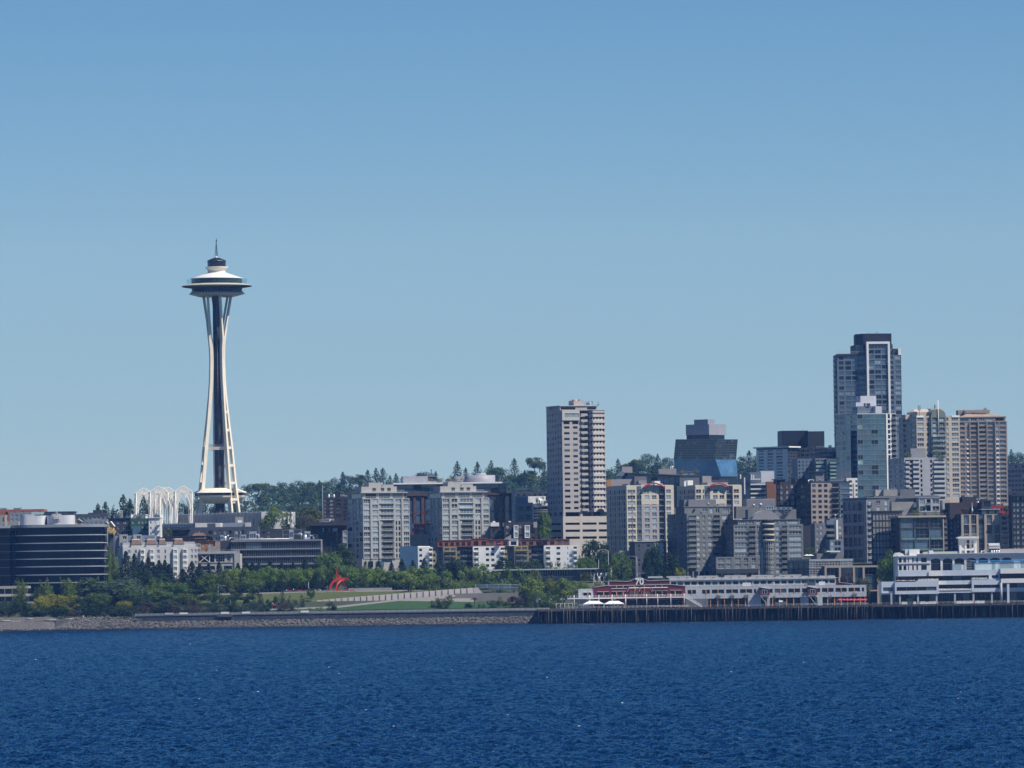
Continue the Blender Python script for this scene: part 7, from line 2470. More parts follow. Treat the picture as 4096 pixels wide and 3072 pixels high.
# maroon and grey pier shed
def text_mesh(txt,size,ext,m):
 cu=bpy.data.curves.new('lettering','FONT')
 cu.body=txt
 cu.size,cu.extrude,cu.align_x=size,ext,'CENTER'
 cu.offset=size*.022
 o=bpy.data.objects.new('lettering',cu)
 COL.objects.link(o)
 dg=bpy.context.evaluated_depsgraph_get()
 me=bpy.data.meshes.new_from_object(o.evaluated_get(dg))
 bpy.data.objects.remove(o)
 me.materials.clear();me.materials.append(m)
 return me
def pier_shed():
 D=2777.0
 zr=lambda v:ZP('R',600,v,D).z
 xr=lambda u:ZP('R',u,300,D).x
 xq=lambda u:ZP('Q',u,600,D).x
 xs=lambda u:ZP('S',u,300,D).x
 zs=lambda v:ZP('S',1000,v,D).z
 zd=DECK_Z
 B=Bld('pier_shed','long two storey pier shed, maroon gabled front at left and grey shingle flank at right','shed',(xr(600),D+20,zd))
 TR=FR_W
# maroon front: upper storey wall with stepped gable
 x0,xa,xb,x1=xq(1412),xq(1745),xr(800),xr(1066)
 z_fl=zr(385)
 zt_w,zt_w2=ZP('Q',1412,380,D).z,zr(198)
 zt_in=ZP('Q',1745,335,D).z
 zc0,zc1=ZP('Q',1745,240,D).z,zr(50)
 up=[(zr(360),zr(282)),(zr(216),zr(186))]
 f=lambda x:(x-x0)/(x1-x0)
 cols=[(f(xq(1490)),f(xq(1745)),'d3'),(f(xq(1812)),f(xr(-60)),'d3'),(f(xr(88)),f(xr(230)),'gr'),(f(xr(288)),f(xr(430)),'gr'),(f(xr(487)),f(xr(748)),'d6'),(f(xr(805)),f(xr(1005)),'d3')]
 A,C=(x0,D),(x1,D)
 B.fac(A,C,z_fl,zr(205),0,cols,MAROON,rows=[(zr(355),zr(288))],part='front_wall')
 pts=[(x0,zr(205)),(x1,zr(205)),(x1,zt_w2),(xb,zr(168)),(xb,zr(90))]
 n_=16
 for k in range(n_+1):
  t=k/n_
  u=lerp(430,60,t)
  h=0.5-0.5*math.cos(2*math.pi*t)
  pts.append((xr(u),lerp(lerp(zr(98),zr(105),t),zr(45)+.1,h**.8)))
 pts+=[(xa,zc0),(xa,zt_in),(x0,zt_w)]
 mb=B.part('gable_wall')
 mb.poly([(x,D,z)for x,z in pts],MAROON)
 mb.poly([(x,D+.5,z)for x,z in pts[::-1]],MAROON)
 for i in range(len(pts)):
  (ax,az),(bx,bz)=pts[i],pts[(i+1)%len(pts)]
  mb.poly([(ax,D,az),(ax,D+.5,az),(bx,D+.5,bz),(bx,D,bz)],MAROON)
 tm=MB()
 for(ax,az),(bx,bz)in zip(pts[2:],pts[3:]):
  tm.beam((ax,D-.08,az),(bx,D-.08,bz),.5,.28,LGREY)
 tm.beam((xa,D-.1,zr(178)),(xb,D-.1,zr(168)),.4,.3,LGREY)
 B.sep('gable_trim',tm)
 for u0,u1,z_,v0,v1,st in((1812,2130,'Q',400,345,'d6'),(88,232,'R',214,186,'d3'),(288,430,'R',214,186,'d3'),(487,748,'R',212,184,'d6')):
  xx0,xx1=(xq(u0),xq(u1))if z_=='Q' else(xr(u0),xr(u1))
  zb,zt2=ZP(z_,u0,v0,D).z,ZP(z_,u0,v1,D).z
  B.window(((xx0+xx1)/2,D-.04,zb),0,xx1-xx0,zt2-zb,st)
  B.part('window_sill').box(((xx0+xx1)/2,D-.15,zb-.3),(xx1-xx0+.4,.25,.22),WHITE)
 for x_,v0,v1 in((xq(1632),355,288),(xq(1918),355,288),(xq(2064),355,288),(xr(172),372,186),(xr(343),372,186),(xr(543),372,284),(xr(660),372,284),(xr(888),372,286),(xr(543),213,184),(xr(657),213,184),(xq(1915),213,184),(xq(2062),213,184)):
  B.sep('amber_post',MB().box((x_,D-.2,zr(v0)),(.42,.3,zr(v1)-zr(v0)),AMBER))
 for x_0,x_1,v in((xq(1485),xq(1745),285),(xq(1808),xq(2115),282),(xr(485),xr(748),281),(xr(800),xr(1006),276)):
  B.part('window_hood').box(((x_0+x_1)/2,D-.25,zr(v)),(x_1-x_0,.45,.25),LGREY)
 B.part('awning_bar').box(((xr(55)+xr(748))/2,D-1.0,zr(228)),(xr(748)-xr(55),.9,.25),WHITE)
 ar=MB()
 for u in(60,190,270,490):
  ar.tube((xr(u),D-1.2,zr(228)),(xr(u-18),D-.05,zr(292)),.08,WHITE,n=4)
 B.sep('awning_strut',ar)
 gc=[(f(xr(85)),f(xr(230)),'d3',.6),(f(xr(290)),f(xr(430)),'d3',.6),(f(xr(490)),f(xr(750)),'d6',.6),(f(xr(815)),f(xr(1010)),'d3',.6),(f(xq(1490)),f(xq(1740)),'d3',.6)]
 B.fac((x0,D+1),(x1,D+1),zd,z_fl-.3,0,gc,MAROON,rows=[(zd+.4,zr(440))],part='ground_wall')
 B.part('ground_wall').box(((x0+x1)/2,D+.5,z_fl-.3),(x1-x0,1.0,.3),MAROON)
 hd=MB()
 for u0,u1 in((85,230),(290,430),(490,750),(815,1010)):
  hd.box(((xr(u0)+xr(u1))/2,D+.85,zr(436)),(xr(u1)-xr(u0),.3,.3),LGREY)
 B.sep('shopfront_head',hd)
 gx0,gx1=xq(1072),xq(1408)
 gz=ZP('Q',1072,420,D).z
 B.fac((gx0,D+.2),(gx1,D+.2),z_fl,gz,0,[(.33,.83,'d3')],SHING,rows=[(zr(352),ZP('Q',1200,500,D).z)],part='grey_end')
 B.part('window_hood').box(((xq(1180)+xq(1360))/2,D-.05,ZP('Q',1200,496,D).z),(xq(1360)-xq(1180),.45,.25),WHITE)
 B.sep('amber_post',MB().box((xq(1282),D,zr(352)),(.42,.3,2.0),AMBER))
 B.fac((gx0,D+26),(gx0,D+.2),zd,gz,0,[],SHING,part='grey_end')
 B.part('grey_end').prism([(gx0,D+1.2),(gx1,D+1.2),(gx1,D+26),(gx0+.02,D+26)],zd,gz-.1,SHING,ROOFM)
 B.part('grey_end').box(((gx0+gx1)/2,D+.7,z_fl-.3),(gx1-gx0,1,.3),SHING)
 B.part('front_roof').prism([(x0+.1,D+.51),(x1-.1,D+.51),(x1-.1,D+40),(x0+.1,D+40)],zr(205),zr(200),ROOFM)
 B.part('front_body').prism([(x0+.1,D+2.2),(x1-.1,D+2.2),(x1-.1,D+40),(x0+.1,D+40)],zd,zr(206),MAROON)
 B.part('upper_body').prism([(xa+.3,D+.52),(xb-.1,D+.52),(xb-.1,D+60),(xa+.3,D+60)],zr(199),zr(112),SHING,LGREY)
 bx0,bx1=xq(822),xr(1046)
 mb=MB().box(((bx0+bx1)/2,D-2.4,z_fl-.55),(bx1-bx0,4.6,.55),WHITE)
 bdk=B.sep('balcony_deck',mb)
 for k,x_ in enumerate((xq(975),xq(1315),xq(1520),xq(1815),xq(2108),xr(8),xr(200),xr(378),xr(572),xr(803),xr(1040))):
  z1=z_fl+1.35
  mb=MB().tube((x_,D-4.5,zd),(x_,D-4.5,z1),.17,WHITE if k!=6 else GREYB,n=8)
  B.sep('balcony_column',mb)
 rail('balcony_rail','',[(bx0,D-4.6,z_fl),(bx1,D-4.6,z_fl)],1.05,1.5,WHITE,parent=bdk)
 sx0,sz0,sx1,sz1=xr(1046),z_fl,xr(1350),zd+.1
 mb=MB()
 for y in(D-4.4,D-2.9):
  mb.beam((sx0,y,sz0-.2),(sx1,y,sz1),.25,.4,WHITE,(0,1,0))
  for h in(.55,1.05):
   mb.tube((sx0,y,sz0+h),(sx1,y,sz1+h),.06,WHITE,n=5)
  for k in range(12):
   t=k/11
   p=Vector((lerp(sx0,sx1,t),y,lerp(sz0,sz1,t)))
   mb.tube(p,p+Vector((0,0,1.1)),.05,WHITE,n=4)
 for k in range(22):
  t=(k+.5)/22
  mb.box((lerp(sx0,sx1,t),D-3.65,lerp(sz0,sz1,t)-.05),(.3,1.5,.06),LGREY)
 B.sep('stair',mb)
# grey flank
 fx0,fx1=xr(1066),xs(2062)
 zt0,zt1=zr(222),ZP('S',2055,178,D).z
 zu0=zr(425)
 zu1=ZP('S',2055,385,D).z
 W_=lambda x:(x-fx0)/(fx1-fx0)
 wins=[(xr(1107),xr(1257)),(xr(1365),xr(1502)),(xr(1538),xr(1755)),(xr(1790),xr(2000)),(xr(2037),xs(40)),(xs(70),xs(108)),(xs(346),xs(402)),(xs(436),xs(645)),(xs(680),xs(888)),(xs(922),xs(1020)),(xs(1192),xs(1242)),(xs(1276),xs(1480)),(xs(1514),xs(1714)),(xs(1745),xs(1948)),(xs(1980),xs(2020))]
 top,mid_=zr(225),zr(430)
 w1,w0=zr(272),zr(342)
 wc=[(W_(a),W_(b),'d6' if b-a>5 else('d3' if b-a>2.6 else 'd2'))for a,b in wins]
 solid=[(fx0,xr(1470)),(xs(0)-1.0,xs(190)),(xs(890),xs(1035)),(xs(1190),xs(1282)),(xs(300),xs(342))]
 B.fac((fx0,D+.4),(fx1,D+.4),mid_,top,0,wc,SHING,rows=[(w0,w1)],part='flank_wall')
 for a,b in wins:
  if b-a>2.6:
   for t in((.5,)if b-a>2.6 else()):
    B.sep('amber_post',MB().box((lerp(a,b,t),D+.3,w0),(.4,.25,w1-w0),AMBER))
 for a,b in solid:
  B.part('ground_pier').prism([(a,D+.42),(b,D+.42),(b,D+4),(a,D+4)],zd,mid_,SHING if a!=fx0 else MIDG,bottom=False)
 B.part('ground_floor').box(((fx0+fx1)/2,D+2.2,mid_-.02),(fx1-fx0-.1,3.5,.3),DKMET)
 B.fac((fx0,D+3.6),(fx1,D+3.6),zd,mid_,1,rep(30,'d3',.8),CHAR,.1,.9,part='recessed_front')
 for x_ in[xr(u)for u in(1390,1512,1640,1760,1887,2004,2130)]+[xs(u)for u in(278,400,525,648,772,1376,1497,1612,1725,1845,1952,2035)]:
  B.sep('timber_post',MB().box((x_,D+.9,zd),(.42,.42,mid_-zd),AMBER))
 B.part('flank_roof').prism([(fx0,D+.45),(fx1,D+.45),(fx1,D+8),(fx0,D+8)],top-.1,top+.12,ROOFM)
 B.part('flank_side').prism([(fx1-.5,D+.41),(fx1,D+.41),(fx1,D+60),(fx1-.5,D+60)],mid_,top,SHING,bottom=True)
 B.part('flank_side').prism([(fx0,D+59.5),(fx1,D+59.5),(fx1,D+60),(fx0,D+60)],zd,top,SHING)
 cx0,cx1=xr(806),xs(1535)
 c0,c1=zr(184),zr(128)
 ct=zr(92)
 n_=24
 B.fac((cx0,D+7),(cx1,D+7),top,c1+.9,0,[((k+.13)/n_,(k+.87)/n_,'d2')for k in range(n_)],SHING,rows=[(c0,c1)],part='clerestory')
 rf=B.part('clerestory_roof')
 z_e=c1+.9
 rf.poly([(cx0-.2,D+6.4,z_e),(cx1+.2,D+6.4,z_e),(cx1+.2,D+20,ct+1.1),(cx0-.2,D+20,ct+1.1)],mat('shed_roof',(.25,.26,.26),.9,.15,.3))
 rf.poly([(cx0-.2,D+20,ct+1.1),(cx1+.2,D+20,ct+1.1),(cx1+.2,D+56,z_e),(cx0-.2,D+56,z_e)],MATS['shed_roof'])
 rf.poly([(cx0-.2,D+6.4,z_e-.25),(cx1+.2,D+6.4,z_e-.25),(cx1+.2,D+6.4,z_e),(cx0-.2,D+6.4,z_e)],LGREY)
 B.part('clerestory').poly([(cx1,D+7,top),(cx1,D+56,top),(cx1,D+56,z_e),(cx1,D+20,ct+1.0),(cx1,D+7,z_e)],SHING)
 rm=MB()
 for k in range(18):
  x_=lerp(cx0+4,cx1-4,k/17)
  rm.box((x_,D+10,z_e+.75),(1.3,.8,.35),ROOFM)
 for x_0,x_1 in((xr(430),xr(690)),(xr(760),xr(1190)),(xr(1300),xr(1680)),(xr(1790),xr(2180)),(xs(60),xs(455)),(xs(555),xs(950))):
  rm.box(((x_0+x_1)/2,D+21,ct+1.1),(x_1-x_0,3,.75),LGREY)
 B.sep('skylight',rm)
 for z_,u0,u1,v0,v1 in(('R',1066,1305,220,186),('S',520,610,192,158),('S',885,1010,186,155),('S',385,440,192,130)):
  xx0,xx1=(xr(u0),xr(u1))if z_=='R' else(xs(u0),xs(u1))
  h=ZP(z_,u0,v1,D).z-ZP(z_,u0,v0,D).z
  rail('terrace_rail','',[(xx0,D+.6,top+.1),(xx1,D+.6,top+.1)],h,1.4,WHITE,parent=B.e)
 for x_0,x_1,m in((xr(2085),xs(20),WHITE),(xs(1225),xs(1335),WHITE)):
  B.part('white_screen').box(((x_0+x_1)/2,D+2,top+.12),(x_1-x_0,.2,1.7),m)
 B.part('dark_screen').box(((xs(965)+xs(1165))/2,D+4,top+.12),(xs(1165)-xs(965),2.5,zs(122)-top),SLATE)
 for x_ in(xr(1650),xr(1895),xr(2145),xs(1850)):
  mb=MB()
  mb.prism([(x_-1.0,D-.7),(x_+1.0,D-.7),(x_+.8,D+.38),(x_-.8,D+.38)],mid_+.2,w0-.9,MIDG,bottom=True)
  sl_=B.sep('stair_landing',mb)
  rail('landing_rail','',[(x_-1.2,D-.8,w0-.9),(x_+1.2,D-.8,w0-.9)],1.1,.8,RAILM,parent=sl_)
 for u0,u1 in((172,342),(1024,1190)):
  a,b=xs(u0),xs(u1)
  zb_,ztl,ztr=zs(350),zs(208)+.1,zs(240)
  mb=MB()
  y0,y1=D-2.2,D+.38
  for y,fl in((y0,0),(y1,1)):
   q=[(a,y,zb_),(b,y,zb_),(b,y,ztr),(a,y,ztl)]
   mb.poly(q[::-1]if fl else q,MAROON)
  mb.poly([(a,y1,zb_),(a,y0,zb_),(a,y0,ztl),(a,y1,ztl)],MAROON);mb.poly([(b,y0,zb_),(b,y1,zb_),(b,y1,ztr),(b,y0,ztr)],MAROON)
  mb.poly([(a-.2,y0-.3,ztl+.1),(b+.2,y0-.3,ztr+.1),(b+.2,y1,ztr+.1),(a-.2,y1,ztl+.1)],LGREY)
  mb.poly([(a-.2,y0-.3,ztl-.1),(b+.2,y0-.3,ztr-.1),(b+.2,y0-.3,ztr+.1),(a-.2,y0-.3,ztl+.1)],LGREY)
  mb.poly([(a,y0,zb_),(a,y1,zb_),(b,y1,zb_),(b,y0,zb_)],MAROON)
  B.sep('red_bay',mb)
  B.window(((a+b)/2,y0-.05,zs(328)),0,(b-a)*.52,zs(252)-zs(328),'w2')
  st=MB()
  st.box(((a+b)/2,y0+.2,zb_-.35),(b-a,.35,.33),LGREY)
  st.beam((a+.3,y0+.2,zb_-.3),(b-.4,y0+.2,zd),.28,.28,LGREY,(0,1,0))
  st.beam((b-.9,y0+.2,zb_-.3),(b-.5,D+.3,zd+1),.28,.28,WHITE,(0,1,0))
  st.tube((b,y0+.2,zd),(b,y0+.2,zb_),.12,LGREY,n=6)
  B.sep('bay_strut',st)
 pts=[(xs(940),zs(50)),(xs(940),zs(45))]
 for k in range(11):
  t=k/10
  pts.append((xs(lerp(945,1200,t)),zs(52)+(zs(20)-zs(52))*math.sin(math.pi*t)**.7))
 Ly=D+60.2
 sc=Ly/D
 pts+=[(xs(1570),zs(52)),(xs(1580),zs(140)),(xs(1810),zs(165)),(xs(1810),zs(240)),(xs(940),zs(240))]
 pts=[(x*sc,16+(z-16)*sc)for x,z in pts]
 mb=MB()
 mb.poly([(x,Ly,z)for x,z in pts],MAROON);mb.poly([(x,Ly+.4,z)for x,z in pts[::-1]],MAROON)
 for i in range(len(pts)):
  (ax,az),(bx,bz)=pts[i],pts[(i+1)%len(pts)]
  mb.poly([(ax,Ly,az),(bx,Ly,bz),(bx,Ly+.4,bz),(ax,Ly+.4,az)],MAROON)
 for(ax,az),(bx,bz)in zip(pts[2:],pts[3:-1]):
  mb.beam((ax,Ly-.1,az),(bx,Ly-.1,bz),.4,.25,LGREY)
 B.sep('far_gable',mb)
 sg=text_mesh('70',5.0*.82,.12,WHITE)
 o=lnk('sign_number',sg,B.e,Vector((xr(258),D-.35,zr(163)))-B.base)
 o.rotation_euler=(math.pi/2,0,0)
 sg=text_mesh('PIER',1.35,.1,WHITE)
 o=lnk('sign_word',sg,B.e,Vector((xr(256),D-.35,zr(86)))-B.base)
 o.rotation_euler=(math.pi/2,0,0)
 o.scale=(1.25,1,1)
 B.done()
 return D,z_fl
SHED_D,SHED_FL=pier_shed()
# white terraced terminal
def terminal():
 D=2782.0
 xv=lambda u:ZP('V',u,700,D).x
 zv=lambda v:ZP('V',1100,v,D).z
 zd=DECK_Z
 B=Bld('terminal_building','white terraced terminal with long window bands and planters on the right pier','terminal',(xv(1100),D+20,zd))
 END=2700
 def strip(u0,u1,vt,vb,y,m,win=None,back=22,st='d6',part='terrace_wall',n=4,gm=None):
  x0,x1=xv(u0),xv(u1)
  cols=[]
  rows=[]
  if win:
   w0,w1,a,b=win
   rows=[(zv(b),zv(a))]
   for k in range(n):
    s0=lerp((xv(w0)-x0)/(x1-x0),(xv(w1)-x0)/(x1-x0),k/n)
    s1=lerp((xv(w0)-x0)/(x1-x0),(xv(w1)-x0)/(x1-x0),(k+.995)/n)
    cols.append((s0,s1,st,.35))
  B.fac((x0,D+y),(x1,D+y),zv(vb),zv(vt),0,cols,m,rows=rows,part=part)
  B.fac((x0,D+y+back),(x0,D+y),zv(vb),zv(vt),0,(),m,part=part)
  B.fac((x1,D+y),(x1,D+y+back),zv(vb),zv(vt),0,(),m,part=part)
  B.part(part).poly([(x0,D+y,zv(vt)),(x1,D+y,zv(vt)),(x1,D+y+back,zv(vt)),(x0,D+y+back,zv(vt))],LGREY)
  B.part(part).poly([(x0,D+y+back,zv(vb)),(x1,D+y+back,zv(vb)),(x1,D+y,zv(vb)),(x0,D+y,zv(vb))],LGREY)
 strip(168,358,658,845,1.6,PALEB,(190,340,740,795),n=1)
 strip(358,988,650,842,0,PALEB,(380,955,738,794),n=4)
 strip(988,1462,655,712,2.2,PALEB)
 strip(985,1465,712,775,3.4,CHAR,(1000,1455,716,760),n=4)
 strip(988,1462,775,832,.2,PALEB,back=6)
 strip(1462,1875,640,822,0,PALEB,(1492,1860,722,770),n=3)
 strip(415,1875,507,585,3.0,PALEB)
 strip(430,1720,585,655,6.0,CHAR,(440,1712,590,650),n=10)
 strip(1716,1875,585,645,2.9,PALEB,(1757,1850,575+12,628),n=1)
 strip(1875,END,492,565,-1.2,WHITE)
 strip(1885,END,565,640,1.6,CHAR,(1895,END-20,568,628),n=6)
 strip(1880,END,638,700,-1.2,WHITE)
 strip(1880,END,700,830,1.2,PALEB,(2005,END-20,705,770),n=6)
 B.part('fin_wall').prism([(xv(1965),D-1),(xv(1998),D-1),(xv(1998),D+1.1),(xv(1965),D+1.1)],zd,zv(700),PALEB)
 B.window((xv(1928),D+1.15,zv(765)),0,xv(1960)-xv(1895),zv(712)-zv(765),'d2')
 for u0,u1,a,b,y in((852,1043,512,585,2.6),(990,1095,658,712,1.8)):  # whiter boxes paint sunlit patches onto the terrace walls
  B.sep('sunlit_patch',MB().box(((xv(u0)+xv(u1))/2,D+y,zv(b)),(xv(u1)-xv(u0),.3,zv(a)-zv(b)),WHITE))
 B.fac((xv(168),D+3.5),(xv(END),D+3.5),zd,zv(828),1,rep(26,'d3',.9),CHAR,.08,.95,part='ground_front')
 for u in(305,428,687,955,1218,1485,1750):
  B.sep('column',MB().box((xv(u),D+.8,zd),(xv(u+13)-xv(u-13),.7,zv(826)-zd),LGREY))
 B.sep('column',MB().tube((xv(1880),D-1.0,zd),(xv(1880),D-1.0,zv(700)),.55,LGREY,n=12))
 B.part('soffit').box(((xv(168)+xv(END))/2,D+2.2,zv(826)),(xv(END)-xv(170),3.0,.2),LGREY)
 fl=mat('white_flowers',(.85,.80,.72),.9,.35,2.0,col2=(.5,.38,.25))
 for u0,u1,v,y,s_ in((360,660,655,.35,1),(690,985,640,.35,1),(990,1455,785,.3,1),(1462,1692,635,.35,1),(445,528,935,-2,0),(612,655,932,-2,0),(705,936,932,-2,0),(1232,1466,920,-2,0),(1500,1635,916,-2,0)):
  rnd=random.Random(u0)
  x0,x1=xv(u0),xv(u1)
  zb=zv(v)-.35 if s_ else zd
  hh=.45 if s_ else .8
  t=thing('flower_planter','','planter',((x0+x1)/2,D+y,zb),'white flower planters of the terminal')
  t['label']={360:'white flower box on the left end of terminal roof terrace',690:'long raised white flower box right of the terminal roof terrace end',990:'white flower box on the middle terminal balcony',1462:'white flower box topping the right terminal block',445:'short white planter left of the green ground floor door',612:'tiny white planter right of the green ground floor door',705:'long white planter between second and third terminal columns',1232:'white planter before the fifth terminal bay',1500:'white planter at the right end of the terminal promenade'}[u0]
  MB().box(((x0+x1)/2,D+y,zb),(x1-x0,.7,hh),WHITE).build('trough',t)
  mb=MB()
  for k in range(int((x1-x0)*16)):
   c=Vector((rnd.uniform(x0+.1,x1-.1),D+y+rnd.uniform(-.3,.3),zb+hh+rnd.uniform(0,.35)))
   nn=Vector((rnd.uniform(-1,1),rnd.uniform(-1,.2),rnd.uniform(.1,1))).normalized()
   a=nn.orthogonal().normalized()*.13
   b=nn.cross(a)
   mb.poly([c-a-b,c+a-b,c+a+b,c-a+b],fl)
  mb.build('flowers',t)
 B.sep('green_door',MB().box((xv(570),D+3.1,zd),(xv(610)-xv(525),.3,2.7),mat('green_door_paint',(.16,.26,.24),.6,.05)))
 tl=mat('teal_box',(.26,.36,.40),.6,.06)
 for u0,u1,a,m in((1215,1340,420,tl),(1340,1378,428,PALEB),(1540,1780,402,mat('ice_blue_box',(.52,.66,.70),.5,.05)),(1780,1826,390,tl),(1826,1892,396,MATS['ice_blue_box']),(1892,2098,388,tl),(2098,2196,392,MATS['ice_blue_box']),(2196,END,385,tl)):
  B.sep('machinery_box',MB().box(((xv(u0)+xv(u1))/2,D+14,zv(507)),(xv(u1)-xv(u0)-.02,6,zv(a)-zv(507)),m))
 B.sep('blue_beam',MB().box(((xv(1475)+xv(END))/2,D+10.7,zv(386)),(xv(END)-xv(1475),.4,.5),mat('blue_beam_paint',(.05,.22,.48),.5,.05)))
 cg=MB()
 for i in range(7):
  x=lerp(xv(1380),xv(1475),i/6)
  cg.tube((x,D+9,zv(505)),(x,D+9,zv(362)),.06,STEEL,n=4)
 for v in(362,400,430,470):
  cg.tube((xv(1380),D+9,zv(v)),(xv(1475),D+9,zv(v)),.06,STEEL,n=4)
  cg.tube((xv(1380),D+9.2,zv(v)),(xv(1540),D+9.2,zv(v)-.3),.06,STEEL,n=4)
 B.sep('service_cage',cg)
 equipment(B,'V',[(1845,1880,435,'f'),(1905,1912,452,'v'),(2125,2132,420,'m')],zv(507),D+5)
 B.done()
 D2=2822.0
 xv=lambda u:ZP('V',u,400,D2).x
 zv=lambda v:ZP('V',1100,v,D2).z
 hallc=(xv(1300),D2+15,zd)
 B=Bld('arcade_hall','white hall with wide arched windows and a roof cupola, behind the terraced terminal','hall',hallc)
 x0,x1=xv(400),xv(END)
 zb,zs_,za=zv(520),zv(372),zv(335)
 zt_=zv(300)
 xs_=[xv(860)]
 ar=[(875,1013),(1045,1185),(1214,1355),(1385,1527),(1557,1697),(1726,1868),(1897,2035),(2240,2380),(2400,2540)]
 mb=B.part('arcade_wall')
 WH=mat('hall_white',(.74,.73,.72),.65,.05)
 cur=x0
 B.fac((x0,D2),(xv(865),D2),zv(520),zt_,2,[(.03,.12,'d1'),(.17,.26,'d1'),(.31,.34,'d1'),(.44,.49,'d1'),(.57,.62,'d1'),(.72,.89,'d2')],WH,.2,.82,part='end_wall')
 B.part('end_ledge').box(((x0+xv(865))/2,D2-.12,zv(415)),(xv(865)-x0,.22,.35),SLATE)
 cur=xv(865)
 for u0,u1 in ar:
  a,b=xv(u0),xv(u1)
  mb.poly([(cur,D2,zb),(a,D2,zb),(a,D2,zt_),(cur,D2,zt_)],WH)
  N=8
  pr=[(lerp(a,b,k/N),lerp(za-.8,za,math.sin(math.pi*k/N)**.6))for k in range(N+1)]
  for(p,zp),(r,zq)in zip(pr,pr[1:]):
   mb.poly([(p,D2,zp),(r,D2,zq),(r,D2,zt_),(p,D2,zt_)],WH)
   mb.poly([(p,D2+.6,zp),(r,D2+.6,zq),(r,D2,zq),(p,D2,zp)],WH)
  mb.poly([(a,D2,zb),(a,D2+.6,zb),(a,D2+.6,za-.8),(a,D2,za-.8)],WH);mb.poly([(b,D2+.6,zb),(b,D2,zb),(b,D2,za-.8),(b,D2+.6,za-.8)],WH)
  gm=MB().poly([(a,D2+.6,zb),(b,D2+.6,zb)]+[(x,D2+.6,z)for x,z in pr[::-1]],G1)
  for k in range(1,6):
   gm.box((lerp(a,b,k/6),D2+.56,zb),(.08,.06,za-.8-zb),FR_D)
  for v in(400,412,445,475):
   gm.box(((a+b)/2,D2+.53,zv(v)),(b-a,.05,.12),FR_G if v==412 else FR_D)
  B.sep('arched_window',gm)
  cur=b
 mb.poly([(cur,D2,zb),(x1,D2,zb),(x1,D2,zt_),(cur,D2,zt_)],WH)
 B.part('body').prism([(x0,D2+.7),(x1,D2+.7),(x1,D2+34),(x0,D2+34)],zd,zt_-.1,WH,ROOFM)
 B.part('cornice').box(((xv(690)+x1)/2,D2+16,zt_),(x1-xv(690),33.6,zv(270)-zt_),WH)
 B.part('cornice').box(((xv(690)+x1)/2,D2+16,zv(270)),(x1-xv(690),34.4,.25),WH)
 B.part('cornice').box(((x0+xv(690))/2-.05,D2+16,zt_),(xv(690)-x0,33.2,zv(285)-zt_),WH)
 zr=zv(268)
 yr=D2+3
 sc=MB()
 pr=[(330,300),(345,262),(372,245),(420,240),(470,255),(505,290)]
 q=[(xv(u),zv(v))for u,v in pr]
 sc.poly([(x,D2-.1,z)for x,z in q[::-1]],WH);sc.poly([(x,D2+.6,z)for x,z in q],WH)
 for(a,za_),(b,zb_)in zip(q,q[1:]):
  sc.poly([(a,D2-.1,za_),(b,D2-.1,zb_),(b,D2+.6,zb_),(a,D2+.6,za_)],WH)
 B.sep('scroll_pediment',sc)
 B.sep('roof_block',MB().box(((xv(570)+xv(718))/2,D2+4,zv(290)),(xv(718)-xv(570),5,zv(198)-zv(290)),WHITE))
 B.sep('roof_block',MB().box(((xv(515)+xv(562))/2,D2+5,zv(290)),(xv(562)-xv(515),4,zv(198)-zv(290)),PALEB))
 B.sep('roof_block',MB().box(((xv(780)+xv(1270))/2,D2+9,zr),(xv(1270)-xv(780),9,zv(236)-zr),mat('buff_block',(.42,.42,.36),.8,.06)))
 B.sep('roof_block',MB().box(((xv(862)+xv(918))/2,D2+8.9,zr),(xv(918)-xv(862),10,zv(218)-zr),PALEB))
 cu=MB()
 ca,cb=xv(1300),xv(1552)
 cyy=D2+6
 w=cb-ca
 z1,z2=zv(52),zv(28)
 for sx in(0,1):
  for sy in(0,1):
   x=ca+.5 if sx==0 else cb-.5
   y=cyy if sy==0 else cyy+w*.8
   cu.box((x,y,zr),(1.0,1.0,z1-zr),WH)
 for y in(cyy,cyy+w*.8):
  for v0,v1 in((225,200),(74,52)):
   cu.box(((ca+cb)/2,y,zv(v0)),(w-2.02,.7,zv(v1)-zv(v0)),WH)
  xm=ca+w*.36
  cu.box((xm,y,zr),(.85,.85,z1-zr),WH)
  for sx,d_ in((ca+1.0,1),(cb-1.0,-1)):
   cu.poly([(sx,y-.35,zv(74)),(sx+1.0*d_,y-.35,zv(74)),(sx,y-.35,zv(110))][::d_],WH)
   cu.poly([(sx,y-.35,zv(200)),(sx,y-.35,zv(170)),(sx+1.0*d_,y-.35,zv(200))][::d_],WH)
 for x in(ca+.5,cb-.5):
  cu.box((x,cyy+w*.4,zv(225)),(.7,w*.8-1.02,zv(200)-zv(225)),WH)
 cu.build('cupola_piers',B.e)
 B.sep('cupola_roof',MB().box(((ca+cb)/2,cyy+w*.4,z1),(xv(1572)-xv(1270),w*1.2,z2-z1),WH).box(((ca+cb)/2,cyy+w*.4,z2),(w*.92,w,.5),CONC))
 equipment(B,'V',[(1640,1655,200,'v'),(1690,1708,170,'f'),(1600,1665,230,'d'),(1735,1762,220,'c'),(1770,1797,220,'c'),(1805,1832,220,'c'),(1840,1867,220,'c')],zr,D2+5)
 B.sep('cooling_tower',MB().box(((xv(1730)+xv(1888))/2,D2+8,zv(205)),(xv(1888)-xv(1730),4,zv(160)-zv(205)),LGREY).box(((xv(1730)+xv(1880))/2,D2+8,zv(160)+.003),(xv(1878)-xv(1728),4.4,zv(125)-zv(160)),WHITE))
 B.sep('roof_screen',MB().box(((xv(1890)+x1)/2,D2+12,zr),(x1-xv(1890),.4,zv(208)-zr),LAVG))
 B.done()
terminal()
